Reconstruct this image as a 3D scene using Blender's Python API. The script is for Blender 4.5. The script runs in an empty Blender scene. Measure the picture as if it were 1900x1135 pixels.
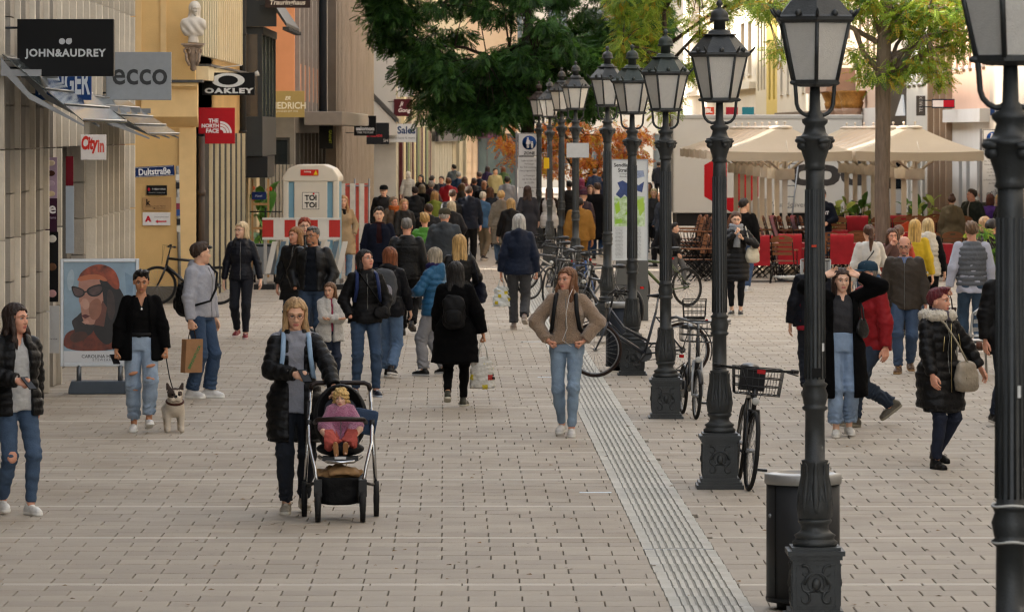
import bpy, bmesh, math, random
import numpy as np
from mathutils import Vector, Matrix, Euler
R = math.radians
sc = bpy.context.scene
COL = sc.collection
random.seed(7); RNG = np.random.default_rng(7)
# ------------------------------------------------------------------ camera
FPX, HC, HY = 9000.0, 3.05, 243.0           # focal length in photo pixels, eye height, horizon row
cam_d = bpy.data.cameras.new('camera'); cam = bpy.data.objects.new('camera', cam_d); COL.objects.link(cam)
cam.location = (0, 0, HC); cam.rotation_euler = (R(90), 0, 0)
cam_d.sensor_width = 36; cam_d.lens = FPX*36/1900; cam_d.shift_y = -(567.5-HY)/1900
cam_d.clip_start = 1; cam_d.clip_end = 3000
cam_d.dof.use_dof = True; cam_d.dof.focus_distance = 44; cam_d.dof.aperture_fstop = 12
sc.camera = cam
# ------------------------------------------------------------------ sky and sun
SUN_EL, SUN_AZ = R(34), R(-78)             # azimuth clockwise from +Y (the view direction); sun from the left, a little ahead
w = bpy.data.worlds.new('World'); sc.world = w; w.use_nodes = True
nt = w.node_tree; nt.nodes.clear()
sky = nt.nodes.new('ShaderNodeTexSky'); sky.sky_type = 'NISHITA'; sky.sun_disc = False
sky.sun_elevation = SUN_EL; sky.sun_rotation = SUN_AZ; sky.dust_density = 1.5; sky.air_density = 1.0; sky.ozone_density = 1.0
bwn = nt.nodes.new('ShaderNodeRGBToBW'); nt.links.new(sky.outputs[0], bwn.inputs[0])
warm = nt.nodes.new('ShaderNodeMixRGB'); warm.blend_type = 'MULTIPLY'; warm.inputs[0].default_value = 1
warm.inputs[2].default_value = (1.0, 0.99, 0.975, 1); nt.links.new(bwn.outputs[0], warm.inputs[1])
mixn = nt.nodes.new('ShaderNodeMixRGB'); mixn.inputs[0].default_value = 0.84      # high thin cloud greys the blue
nt.links.new(sky.outputs[0], mixn.inputs[1]); nt.links.new(warm.outputs[0], mixn.inputs[2])
bg = nt.nodes.new('ShaderNodeBackground'); bg.inputs[1].default_value = 0.15
out = nt.nodes.new('ShaderNodeOutputWorld')
nt.links.new(mixn.outputs[0], bg.inputs[0]); nt.links.new(bg.outputs[0], out.inputs[0])
sun_d = bpy.data.lights.new('sun', 'SUN'); sun_d.energy = 2.2; sun_d.angle = R(3); sun_d.color = (1.0, .93, .82)
sun = bpy.data.objects.new('sun', sun_d); COL.objects.link(sun)
sdir = Vector((math.sin(SUN_AZ)*math.cos(SUN_EL), math.cos(SUN_AZ)*math.cos(SUN_EL), math.sin(SUN_EL)))
sun.rotation_euler = sdir.to_track_quat('Z', 'Y').to_euler()
vs = sc.view_settings; vs.view_transform = 'Standard'; vs.look = 'None'; vs.exposure = 2.58; vs.gamma = 1
vs.use_curve_mapping = False
sc.render.engine = 'CYCLES'
cy = sc.cycles
cy.use_denoising = True; cy.max_bounces = 10; cy.diffuse_bounces = 4; cy.glossy_bounces = 2
cy.transmission_bounces = 8; cy.transparent_max_bounces = 6; cy.use_adaptive_sampling = True; cy.adaptive_threshold = 0.02
cy.caustics_reflective = False; cy.caustics_refractive = False; cy.sample_clamp_indirect = 6; cy.filter_width = 1.25

# ------------------------------------------------------------------ places: photo pixel <-> street
def gY(py): return FPX*HC/(py-HY)                        # distance of a ground point seen at row py
def wX(px, Y): return (px-950)*Y/FPX
def wZ(py, Y): return HC-(py-HY)*Y/FPX
def G(px, py): Y = gY(py); return Vector((wX(px, Y), Y, 0))
def PT(px, py, Y): return Vector((wX(px, Y), Y, wZ(py, Y)))
KS = 0.014                                               # the street runs slightly to the left of the view
def S(u, Y, z=0): return Vector((u-KS*Y, Y, z))
SROT = math.atan(KS)

# ------------------------------------------------------------------ materials
def lin(c):
    if isinstance(c, str): c = [int(c[i:i+2], 16)/255 for i in (0, 2, 4)]
    return tuple(((x+.055)/1.055)**2.4 if x > .04045 else x/12.92 for x in c[:3])
_M = {}
def M(name, col=None, rough=.65, metal=0, var=.1, vs=6, bump=0, bs=60, spec=.4, stretch=None, dirt=0, coat=0, trans=0, sheen=0, emit=None, hue=None):
    """A Principled material with procedural colour wear and fine relief. col: hex sRGB of the base colour."""
    if name in _M: return _M[name]
    m = bpy.data.materials.new(name); m.use_nodes = True; _M[name] = m
    n = m.node_tree.nodes; l = m.node_tree.links; b = n['Principled BSDF']
    c = lin(col)
    b.inputs['Roughness'].default_value = rough; b.inputs['Metallic'].default_value = metal
    b.inputs['Specular IOR Level'].default_value = spec
    if coat: b.inputs['Coat Weight'].default_value = coat
    if trans: b.inputs['Transmission Weight'].default_value = trans
    if sheen: b.inputs['Sheen Weight'].default_value = sheen
    tc = n.new('ShaderNodeTexCoord'); mp = n.new('ShaderNodeMapping'); l.new(tc.outputs['Object'], mp.inputs[0])
    if stretch: mp.inputs['Scale'].default_value = stretch
    if var or hue:
        t = n.new('ShaderNodeTexNoise'); t.inputs['Scale'].default_value = vs; t.inputs['Detail'].default_value = 5; t.inputs['Roughness'].default_value = .62
        l.new(mp.outputs[0], t.inputs[0])
        rp = n.new('ShaderNodeValToRGB'); l.new(t.outputs['Fac'], rp.inputs[0])
        e = rp.color_ramp.elements; e[0].position = .28; e[1].position = .74
        c2 = lin(hue) if hue else c
        e[0].color = (*[x*(1-var) for x in c2], 1); e[1].color = (*[min(1, x*(1+var)) for x in c], 1)
        src = rp.outputs[0]
        if dirt:
            t2 = n.new('ShaderNodeTexNoise'); t2.inputs['Scale'].default_value = vs*.23; t2.inputs['Detail'].default_value = 8
            l.new(tc.outputs['Object'], t2.inputs[0])
            r2 = n.new('ShaderNodeValToRGB'); l.new(t2.outputs['Fac'], r2.inputs[0])
            r2.color_ramp.elements[0].position = .45; r2.color_ramp.elements[1].position = .72
            r2.color_ramp.elements[0].color = (1, 1, 1, 1); k = 1-dirt; r2.color_ramp.elements[1].color = (k, k*.97, k*.92, 1)
            mx = n.new('ShaderNodeMixRGB'); mx.blend_type = 'MULTIPLY'; mx.inputs[0].default_value = 1
            l.new(src, mx.inputs[1]); l.new(r2.outputs[0], mx.inputs[2]); src = mx.outputs[0]
        l.new(src, b.inputs['Base Color'])
    else: b.inputs['Base Color'].default_value = (*c, 1)
    if bump:
        t = n.new('ShaderNodeTexNoise'); t.inputs['Scale'].default_value = bs; t.inputs['Detail'].default_value = 4
        l.new(mp.outputs[0], t.inputs[0]); bp = n.new('ShaderNodeBump'); bp.inputs['Strength'].default_value = bump; bp.inputs['Distance'].default_value = .02
        l.new(t.outputs['Fac'], bp.inputs['Height']); l.new(bp.outputs[0], b.inputs['Normal'])
    if emit: b.inputs['Emission Color'].default_value = (*c, 1); b.inputs['Emission Strength'].default_value = emit
    return m
def flat(hexcol, rough=.55, metal=0):
    return M(f'paint_{hexcol}_{rough}_{metal}', hexcol, rough, metal, var=.05, vs=15, spec=.18)
def objrand(m, amount=.25):
    """brightness varies from object to object"""
    n = m.node_tree.nodes; l = m.node_tree.links; b = n['Principled BSDF']
    src = b.inputs['Base Color'].links[0].from_socket
    oi = n.new('ShaderNodeObjectInfo'); mr = n.new('ShaderNodeMapRange'); mr.inputs['To Min'].default_value = 1-amount; mr.inputs['To Max'].default_value = 1+amount*.6
    l.new(oi.outputs['Random'], mr.inputs['Value'])
    mx = n.new('ShaderNodeMixRGB'); mx.blend_type = 'MULTIPLY'; mx.inputs[0].default_value = 1
    l.new(src, mx.inputs[1]); l.new(mr.outputs[0], mx.inputs[2]); l.new(mx.outputs[0], b.inputs['Base Color']); return m

# ------------------------------------------------------------------ mesh helpers
def tag(o, label=None, cat=None, group=None, kind=None):
    if label: o['label'] = label
    if cat: o['category'] = cat
    if group: o['group'] = group
    if kind: o['kind'] = kind
    return o
def link(o, parent=None, loc=None, rot=None, scale=None):
    COL.objects.link(o)
    if parent is not None: o.parent = parent
    if loc is not None: o.location = loc
    if rot is not None: o.rotation_euler = rot
    if scale is not None: o.scale = scale if hasattr(scale, '__len__') else (scale,)*3
    return o
def empty(name, loc=(0, 0, 0), rz=0, label=None, cat=None, group=None, parent=None):
    o = bpy.data.objects.new(name, None); o.empty_display_size = .2
    link(o, parent, loc, (0, 0, rz)); return tag(o, label, cat, group)
def inst(name, data, parent=None, loc=None, rot=None, scale=None, mats=None):
    o = bpy.data.objects.new(name, data); link(o, parent, loc, rot, scale)
    if mats:
        for i, m in enumerate(mats):
            o.material_slots[i].link = 'OBJECT'; o.material_slots[i].material = m
    return o
def copy_tree(o, parent=None):
    c = o.copy(); COL.objects.link(c); c.parent = parent
    for ch in list(o.children): copy_tree(ch, c)
    return c
class MB:
    def __init__(s): s.v = []; s.f = []; s.m = []; s.sm = []
    def add(s, verts, faces, mi=0, smooth=False, T=None):
        b = len(s.v)
        for p in verts:
            p = Vector(p)
            if T is not None: p = T @ p
            s.v.append(p[:])
        for f in faces: s.f.append([i+b for i in f]); s.m.append(mi); s.sm.append(smooth)
        return s
    def box(s, lo, hi, mi=0, T=None):
        (a, b, c), (d, e, f) = lo, hi
        V = [(a, b, c), (d, b, c), (d, e, c), (a, e, c), (a, b, f), (d, b, f), (d, e, f), (a, e, f)]
        return s.add(V, [(0, 3, 2, 1), (4, 5, 6, 7), (0, 1, 5, 4), (1, 2, 6, 5), (2, 3, 7, 6), (3, 0, 4, 7)], mi, False, T)
    def cbox(s, c, d, mi=0, T=None): return s.box([c[i]-d[i]/2 for i in range(3)], [c[i]+d[i]/2 for i in range(3)], mi, T)
    def lathe(s, prof, n=20, mi=0, smooth=True, T=None, a0=0, cap=True, sx=1, sy=1):
        V = []; F = []
        for r, z in prof:
            for k in range(n):
                a = a0+2*math.pi*k/n; V.append((r*math.cos(a)*sx, r*math.sin(a)*sy, z))
        for i in range(len(prof)-1):
            for k in range(n): F.append((i*n+k, i*n+(k+1) % n, (i+1)*n+(k+1) % n, (i+1)*n+k))
        if cap: F.append(list(range(n))[::-1]); F.append([(len(prof)-1)*n+k for k in range(n)])
        return s.add(V, F, mi, smooth, T)
    def tube(s, pts, r, n=8, mi=0, smooth=True, T=None, closed=False, flatk=1, cap=True):
        pts = [Vector(p) for p in pts]; N = len(pts); V = []; F = []
        rr = r if hasattr(r, '__len__') else [r]*N
        up = None
        for i, p in enumerate(pts):
            if closed: d = pts[(i+1) % N]-pts[i-1]
            else: d = pts[min(i+1, N-1)]-pts[max(i-1, 0)]
            d.normalize()
            if up is None:
                up = Vector((0, 0, 1)) if abs(d.z) < .9 else Vector((1, 0, 0))
            a = d.cross(up)
            if a.length < 1e-4: up = Vector((1, .1, 0)); a = d.cross(up)
            a.normalize(); b = a.cross(d).normalized(); up = b
            for k in range(n):
                t = 2*math.pi*k/n; V.append(p+(a*math.cos(t)+b*math.sin(t)*flatk)*rr[i])
        m = N if closed else N-1
        for i in range(m):
            j = (i+1) % N
            for k in range(n): F.append((i*n+k, i*n+(k+1) % n, j*n+(k+1) % n, j*n+k))
        if not closed and cap: F.append(list(range(n))[::-1]); F.append([(N-1)*n+k for k in range(n)])
        return s.add(V, F, mi, smooth, T)
    def prism(s, poly, y0, y1, mi=0, T=None, axis='y'):
        """poly: 2D outline (x,z); extruded along y (or other axis)"""
        n = len(poly)
        def p3(a, b, c): return {'y': (a, c, b), 'z': (a, b, c), 'x': (c, a, b)}[axis]
        V = [p3(a, b, y0) for a, b in poly]+[p3(a, b, y1) for a, b in poly]
        F = [list(range(n)), list(range(n, 2*n))[::-1]]+[(i, i+n, (i+1) % n+n, (i+1) % n) for i in range(n)]
        return s.add(V, F, mi, False, T)
    def sphere(s, c, r, mi=0, n=10, T=None):
        rx, ry, rz = r if hasattr(r, '__len__') else (r, r, r)
        m = max(5, n//2+1); V = []; F = []
        for i in range(m+1):
            ph = math.pi*i/m
            for k in range(n):
                a = 2*math.pi*k/n; V.append((c[0]+rx*math.sin(ph)*math.cos(a), c[1]+ry*math.sin(ph)*math.sin(a), c[2]+rz*math.cos(ph)))
        for i in range(m):
            for k in range(n): F.append((i*n+k, (i+1)*n+k, (i+1)*n+(k+1) % n, i*n+(k+1) % n))
        return s.add(V, F, mi, True, T)
    def mesh(s, name, mats=()):
        me = bpy.data.meshes.new(name); me.from_pydata(s.v, [], s.f)
        me.polygons.foreach_set('material_index', s.m); me.polygons.foreach_set('use_smooth', s.sm)
        for m in (mats if hasattr(mats, '__len__') else [mats]): me.materials.append(m)
        bm = bmesh.new(); bm.from_mesh(me); bmesh.ops.recalc_face_normals(bm, faces=bm.faces); bm.to_mesh(me); bm.free()
        me.update(); return me
    def obj(s, name, mats, parent=None, loc=None, rot=None, label=None, cat=None, group=None, kind=None, bevel=0):
        me = s.mesh(name, mats)
        if bevel:
            bm = bmesh.new(); bm.from_mesh(me)
            bmesh.ops.bevel(bm, geom=bm.edges[:], offset=bevel, segments=2, affect='EDGES', profile=.6, clamp_overlap=True)
            bm.to_mesh(me); bm.free()
        return tag(inst(name, me, parent, loc, rot), label, cat, group, kind)
def npmesh(name, V, F, mats, mi=None, smooth=True):
    """V (n,3), F (m,4) or (m,3) arrays"""
    me = bpy.data.meshes.new(name); k = F.shape[1]
    me.vertices.add(len(V)); me.vertices.foreach_set('co', np.ascontiguousarray(V, np.float32).ravel())
    me.loops.add(len(F)*k); me.loops.foreach_set('vertex_index', np.ascontiguousarray(F, np.int32).ravel())
    me.polygons.add(len(F)); me.polygons.foreach_set('loop_start', np.arange(len(F), dtype=np.int32)*k)
    if mi is not None: me.polygons.foreach_set('material_index', np.ascontiguousarray(mi, np.int32))
    me.polygons.foreach_set('use_smooth', np.full(len(F), smooth))
    for m in (mats if hasattr(mats, '__len__') else [mats]): me.materials.append(m)
    me.update(calc_edges=True); return me
def rotm(rx=0, ry=0, rz=0, loc=(0, 0, 0)): return Matrix.Translation(loc) @ Euler((rx, ry, rz)).to_matrix().to_4x4()
_txt = {}
def text_mesh(body, bold=0, shear=0, space=1.0, extrude=.004):
    """a mesh of the words in the xz plane (facing -y), width normalised to 1, centred; returns mesh, height"""
    key = (body, bold, shear, space)
    if key in _txt: return _txt[key]
    cu = bpy.data.curves.new('lettering', 'FONT'); cu.body = body; cu.size = 1; cu.align_x = 'CENTER'; cu.align_y = 'CENTER'
    cu.offset = bold; cu.shear = shear; cu.space_character = space; cu.resolution_u = 3
    o = bpy.data.objects.new('lettering', cu); COL.objects.link(o)
    dg = bpy.context.evaluated_depsgraph_get(); dg.update()
    me = bpy.data.meshes.new_from_object(o.evaluated_get(dg)); bpy.data.objects.remove(o)
    co = np.empty(len(me.vertices)*3, np.float32); me.vertices.foreach_get('co', co); co = co.reshape(-1, 3)
    lo, hi = co.min(0), co.max(0); wd = hi[0]-lo[0]
    co = (co-(lo+hi)/2)/wd
    co = np.stack([co[:, 0], -co[:, 2], co[:, 1]], 1)
    me.vertices.foreach_set('co', co.ravel()); me.materials.clear(); me.materials.append(None); me.update()
    _txt[key] = (me, (hi[1]-lo[1])/wd); return _txt[key]
def text(body, width, mat, parent, loc, height=None, rot=(0, 0, 0), name='lettering', **k):
    me, h = text_mesh(body, **k)
    return inst(name, me, parent, loc, rot, (width, width, height/h if height else width), [mat])
# ================================================================== ground
asph = M('joint_dirt', '5a5348', .95, var=.25, vs=3)
MB().box((-400, -60, -.4), (400, 900, -.03)).obj('ground', [asph], kind='structure')
# far paving: the pieces are too small to tell apart
far = M('far_paving', 'a1988b', .8, var=.12, vs=.5, dirt=.12)
fm = MB()
fm.add([S(-40, 109.6, -.002), S(60, 109.6, -.002), S(60, 700, -.002), S(-40, 700, -.002)], [(0, 1, 2, 3)])
fm.obj('pavement_far', [far], kind='structure')
slab_o = objrand(M('paving_slab', 'a59b8d', .78, var=.1, vs=2.6, bump=.25, bs=140, dirt=.16), .11)
def attr_tone(m, amt=1):
    n = m.node_tree.nodes; l = m.node_tree.links; b = n['Principled BSDF']; src = b.inputs['Base Color'].links[0].from_socket
    a = n.new('ShaderNodeAttribute'); a.attribute_name = 'tone'
    mx = n.new('ShaderNodeMixRGB'); mx.blend_type = 'MULTIPLY'; mx.inputs[0].default_value = amt
    l.new(src, mx.inputs[1]); l.new(a.outputs['Color'], mx.inputs[2]); l.new(mx.outputs[0], b.inputs['Base Color']); return m
slab_a = attr_tone(M('paving_slab_rest', 'a59b8d', .78, var=.1, vs=2.6, bump=.25, bs=140, dirt=.16))
band_m = objrand(M('band_slab', 'bbb3a6', .75, var=.08, vs=3, bump=.2, bs=120, dirt=.12), .08)
band_a = attr_tone(M('band_slab_rest', 'bbb3a6', .75, var=.08, vs=3, bump=.2, bs=120, dirt=.12))
SW, RD = .352, .36
UL, UR = -5.3, 13.0
pav = empty('pavement', (0, 0, 0)); pav['kind'] = 'structure'
def slab_mesh(wd, dp, mat):
    b = .004; gx, gy = .0046, .0024
    x0, x1, y0, y1 = gx, wd-gx, gy, dp-gy
    V = [(x0, y0, -.03), (x1, y0, -.03), (x1, y1, -.03), (x0, y1, -.03), (x0, y0, -b), (x1, y0, -b), (x1, y1, -b), (x0, y1, -b),
         (x0+b, y0+b, 0), (x1-b, y0+b, 0), (x1-b, y1-b, 0), (x0+b, y1-b, 0)]
    F = [(0, 1, 5, 4), (1, 2, 6, 5), (2, 3, 7, 6), (3, 0, 4, 7), (4, 5, 9, 8), (5, 6, 10, 9), (6, 7, 11, 10), (7, 4, 8, 11), (8, 9, 10, 11)]
    return np.array(V), F
T0, F0 = slab_mesh(SW, RD, None)
slab_me = MB().add(T0, F0).mesh('slab', [slab_o])
band_w = .62
T1, F1 = slab_mesh(band_w, .16, None); band_me = MB().add(T1, F1).mesh('band_slab', [band_m])
STRIP0, STRIP1 = 1.45, 1.97
cand = []
y = 26.5; row = 0; nextband = 2
rr = random.Random(3)
while y < 109.6:
    isb = nextband == 0
    d = .16 if isb else RD
    wd = band_w if isb else SW
    off = (row % 2)*SW/2 if not isb else rr.random()*band_w
    if not isb and rr.random() < .12: off += SW*.25
    u = UL+off
    # only what the lens can see, with a margin of some metres for a step to the side
    umin = (-1040/FPX)*y+KS*y-2; umax = (1040/FPX)*y+KS*y+5
    while u < UR:
        if u+wd > umin and u < umax and u > UL-.2:
            if not (u < STRIP1 and u+wd > STRIP0): cand.append((y, u, wd, d, isb))
            else:
                if u < STRIP0-.04: cand.append((y, u, STRIP0-u, d, isb))
                if u+wd > STRIP1+.04: cand.append((y, STRIP1, u+wd-STRIP1, d, isb))
        u += wd
    y += d
    nextband = rr.choice((3, 4, 5, 8, 7, 10, 6)) if isb else nextband-1
    row += 1
near_n = 0; V = []; Fq = []; tone = []; mi = []
cand.sort(key=lambda c: c[0])
for (y, u, wd, d, isb) in cand:
    dz = rr.uniform(-.0015, .0015)
    vis = -1000/FPX*y < u-KS*y < 1000/FPX*y and y > 30.6
    if vis and near_n < 300:
        o = inst('band_slab' if isb else 'slab', band_me if isb else slab_me, pav, S(u, y, dz)); near_n += 1
        bw = band_w if isb else SW
        if abs(bw-wd) > .001: o.scale = (wd/bw, 1, 1)
        continue
    T = T1 if isb else T0; bw = band_w if isb else SW
    p = S(u, y, dz); b = len(V)*12
    vv = T.copy(); vv[:, 0] *= wd/bw; V.append(vv+np.array(p)); Fq.append(np.array(F0)+b)
    t = rr.uniform(.9, 1.05); tone += [t]*12; mi += [1 if isb else 0]*9
me = npmesh('slab_field', np.concatenate(V), np.concatenate(Fq), [slab_a, band_a], mi, False)
at = me.attributes.new('tone', 'FLOAT', 'POINT'); at.data.foreach_set('value', np.array(tone, np.float32))
o = inst('slab_field', me, pav); o['kind'] = 'stuff'; o['label'] = 'grey-brown paving slabs further down the street'
# tactile guide strip
strip = empty('guide_strip', (0, 0, 0)); strip['kind'] = 'structure'
sm_ = objrand(M('guide_stone', 'b9b6ac', .7, var=.12, vs=9, bump=.3, bs=90, dirt=.2), .12)
gm = M('guide_groove', '8d8a82', .85, var=.15, vs=7)
mb = MB(); LEN = .6
for j in range(4):
    for k, u0 in enumerate((0, .445)):
        mb.box((u0+.002, j*.15+.002, -.03), (u0+.073, j*.15+.148, -.001), 0)
mb.box((.075, 0, -.03), (.443, LEN, -.006), 1)
for k in range(7):
    u0 = .083+k*.0525
    for j in range(2): mb.box((u0, j*.3+.003, -.006), (u0+.031, j*.3+.297, .002), 0)
gmesh = mb.mesh('guide_slab', [sm_, gm])
y = 28.2; k = 0
while y < 109:
    inst('guide_slab', gmesh, strip, S(STRIP0+.002, y)); y += LEN+(.0 if k % 12 else 0); k += 1
    if abs(y-35.4) < .31:
        MB().box((0, 0, -.02), (.5, .035, .001)).obj('drain_bar', [M('galv', '8f8f8c', .4, .8, var=.2)], strip, S(STRIP0, y+.004)); MB().box((0, 0, -.02), (.5, .03, -.012)).obj('drain_slot', [flat('1a1a1a')], strip, S(STRIP0, y+.04)); y += .075
# glass strip inlays and litter
for px, py, wd in ((1105, 914, .27), (1020, 700, .3), (985, 634, .3), (1385, 912, 0)):
    if wd:
        p = G(px, py); MB().box((-wd/2, 0, 0), (wd/2, .07, .004)).obj('ground_marker', [flat('c9d4dd', .35)], None, p, label=f'pale blue glassy marker strip let into the paving {"near the big guide strip" if py>900 else "beside the walking fleece woman" if py>690 else "far up by the walking navy lady"}', cat='marker')
# fallen leaves and crumbs
lv = M('fallen_leaf', '7a5a2a', .8, var=.4, vs=9)
mb = MB(); mb.add([(-.03, 0, .003), (0, -.02, .006), (.035, 0, .004), (0, .022, .012)], [(0, 1, 2, 3)])
leaf_me = mb.mesh('fallen_leaf', [lv])
lm = MB(); rl = random.Random(5)
for i in range(420):
    Y = 31+70*rl.random()**1.3; u = rl.uniform(-4.6, 9); a = rl.uniform(0, 6.28); s = rl.uniform(.3, .9)
    lm.add([Matrix.Rotation(a, 3, 'Z') @ (Vector(p)*s) for p in ((-.03, 0, .003), (0, -.02, .006), (.035, 0, .004), (0, .022, .012))], [(0, 1, 2, 3)], 0, False, Matrix.Translation(S(u, Y)))
lm.obj('fallen_leaves', [lv], kind='stuff')
lm = MB()
for i in range(900):
    Y = 31+55*rl.random()**1.2; u = rl.uniform(-4.6, 9); s = rl.uniform(.006, .016)
    lm.add([(s*math.cos(a)*rl.uniform(.7, 1.1), s*math.sin(a), .0022) for a in np.linspace(0, math.tau, 7, endpoint=False)], [list(range(7))], 0, False, Matrix.Translation(S(u, Y)))
lm.obj('gum_spots', [M('gum', '6b645b', .8, var=.2, vs=4)], kind='stuff')

# ================================================================== street lamps
iron = M('lamp_iron', '36393a', .5, .25, var=.25, vs=9, bump=.15, bs=70, spec=.5, dirt=.1)
ironG = M('lamp_iron_green', '3c4440', .5, .2, var=.25, vs=7, bump=.15, bs=50)
ironB = M('lamp_iron_brown', '453a34', .55, .25, var=.25, vs=7, bump=.15, bs=50)
def frosted():
    m = M('frosted_glass', 'eae7e0', .75, var=.06, vs=30, bump=.5, bs=160)
    b = m.node_tree.nodes['Principled BSDF']; b.inputs['Subsurface Weight'].default_value = 0
    tr = m.node_tree.nodes.new('ShaderNodeBsdfTranslucent'); mx = m.node_tree.nodes.new('ShaderNodeMixShader'); mx.inputs[0].default_value = .3
    tr.inputs[0].default_value = (.93, .92, .88, 1)
    l = m.node_tree.links; l.new(b.outputs[0], mx.inputs[1]); l.new(tr.outputs[0], mx.inputs[2]); l.new(mx.outputs[0], m.node_tree.nodes['Material Output'].inputs[0])
    return m
frost = frosted()
whitep = M('white_lamp_inside', 'd9d6cf', .6, var=.05)
def lamp_meshes():
    D = {}
    mb = MB()                                              # plinth: square foot, panelled block, cap
    for z0, z1, a in ((0, .035, .2), (.035, .06, .185), (.06, .09, .165), (.09, .40, .145), (.40, .425, .16), (.425, .455, .175), (.455, .475, .15)):
        mb.box((-a, -a, z0), (a, a, z1))
    mb.lathe([(.135, .475), (.14, .5), (.12, .515), (.118, .525), (.13, .54), (.1, .56), (.085, .575), (.085, .6), (.1, .615), (.105, .63), (.095, .645)], 20)
    D['plinth'] = mb
    mb = MB()                                              # cast relief on each plinth face
    for q in range(4):
        T = Matrix.Rotation(q*math.pi/2, 4, 'Z')
        for a, b in (((-.115, .115), (.118, .125)), ((.115, .115), (.122, .375)), ((-.122, .115), (-.115, .375)), ((-.115, .368), (.118, .375))):
            mb.box((min(a[0], b[0]), -.152, a[1]), (max(a[0], b[0])+.004, -.143, b[1]), 0, T)
        mb.sphere((0, -.147, .25), (.028, .022, .04), 0, 10, T)
        for sx in (-1, 1):
            for c in ((.0, .25, .075, 0), (.07, .33, .035, 1), (.07, .165, .035, 2), (.055, .25, .05, 3)):
                pts = []
                for k in range(9):
                    t = k/8*math.pi*1.5+c[3]
                    r = c[2]*(1-.06*k)
                    pts.append((sx*(c[0]+r*math.cos(t)), -.148, c[1]+r*math.sin(t)*1.15))
                mb.tube(pts, [.011-.0008*k for k in range(9)], 6, 0, True, T)
    D['relief'] = mb
    mb = MB()                                              # shaft with acanthus cup, collars
    prof = [(.06, .62), (.105, .65), (.11, .72), (.085, .9), (.078, .98), (.084, 1.0), (.062, 1.005), (.06, 1.3), (.075, 1.31), (.08, 1.325), (.066, 1.335), (.07, 1.35), (.08, 1.4), (.066, 1.44), (.072, 1.455), (.08, 1.465), (.06, 1.48), (.056, 2.68), (.053, 2.83)]
    mb.lathe(prof, 20)
    for k in range(8):                                     # leaves
        T = Matrix.Rotation(k*math.pi/4, 4, 'Z')
        mb.tube([(.098, 0, .66), (.106, 0, .72), (.094, 0, .82), (.08, 0, .9), (.082, 0, .97), (.09, 0, .985)], [.012, .018, .022, .018, .013, .005], 6, 0, True, T, flatk=.5)
        for s in (-1, 1):
            mb.tube([(.1, s*.01, .7), (.094, s*.03, .77), (.08, s*.034, .85)], [.006, .01, .004], 5, 0, True, T)
    for k in range(14):
        T = Matrix.Rotation(k*math.tau/14, 4, 'Z'); mb.tube([(.0605, 0, 1.5), (.056, 0, 2.66)], .006, 4, 0, True, T)
    D['pole'] = mb
    mb = MB()                                              # capital
    mb.lathe([(.055, 2.78), (.068, 2.79), (.06, 2.81), (.065, 2.84), (.085, 2.9), (.1, 2.955), (.115, 2.965), (.115, 2.985), (.085, 2.99), (.07, 3.01), (.06, 3.05), (.078, 3.07), (.08, 3.09), (.05, 3.105), (.045, 3.13), (.035, 3.14), (.03, 3.31)], 18)
    for k in range(4):
        T = Matrix.Rotation(k*math.pi/2+.5, 4, 'Z'); mb.sphere((.095, 0, 2.93), (.03, .035, .03), 0, 8, T); mb.sphere((.105, .0, 2.96), (.028, .05, .02), 0, 8, T)
    D['capital'] = mb
    mb = MB()
    pts = [(0.03, 0, 3.12)]+[(.05+.085*math.sin(t), 0, 3.20-.085*math.cos(t)) for t in (0.2, .6, 1, 1.4)]+[(.142, 0, 3.29), (.15, 0, 3.32)]
    mb.tube(pts, .013, 7); mb.sphere((.155, 0, 3.315), (.03, .018, .016), 0, 8)
    D['bracket_arm'] = mb
    # lantern: hexagon, foot radius .155, eave radius .245
    r0, z0, r1, z1 = .150, 3.32, .238, 3.70
    def hx(r, k, z): a = k*math.pi/3; return Vector((r*math.cos(a), r*math.sin(a), z))
    mb = MB()
    mb.lathe([(r0*.7, z0-.03), (r0+.012, z0-.012), (r0+.012, z0+.012), (r0-.015, z0+.014)], 6, 0, False)
    for k in range(6): mb.tube([hx(r0, k, z0), hx(r1, k, z1)], .012, 6)
    mb.lathe([(r1-.02, z1-.02), (r1+.005, z1-.02), (r1+.03, z1+.0), (r1+.03, z1+.018), (r1-.03, z1+.02)], 6, 0, False)
    D['lantern_frame'] = mb
    mb = MB()
    a, b, c, d = [p*1 for p in (hx(r0-.004, 0, z0+.012), hx(r0-.004, 1, z0+.012), hx(r1-.006, 1, z1-.016), hx(r1-.006, 0, z1-.016))]
    nrm = (a+b+c+d)/4; nrm.z = 0; nrm = nrm.normalized()*.006
    mb.add([a, b, c, d, a-nrm, b-nrm, c-nrm, d-nrm], [(0, 1, 2, 3), (7, 6, 5, 4), (0, 4, 5, 1), (1, 5, 6, 2), (2, 6, 7, 3), (3, 7, 4, 0)])
    D['glass_pane'] = mb
    mb = MB()
    mb.lathe([(r1+.03, z1+.019), (r1+.012, z1+.03), (.13, z1+.165), (.128, z1+.17)], 6, 0, False)
    for k in range(6):
        p = hx(r1+.025, k, z1+.02); mb.tube([p, p+Vector((p.x*.1, p.y*.1, .025)), p+Vector((p.x*.17, p.y*.17, .05))], [.012, .011, .005], 5)
        q = (hx(r1+.02, k, z1+.02)+hx(r1+.02, k+1, z1+.02))/2; mb.sphere(q+Vector((0, 0, .02)), (.022, .022, .024), 0, 7)
    mb.lathe([(.145, z1+.166), (.145, z1+.175), (.1, z1+.18), (.095, z1+.2), (.07, z1+.215)], 18)
    D['roof'] = mb
    mb = MB()
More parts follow.
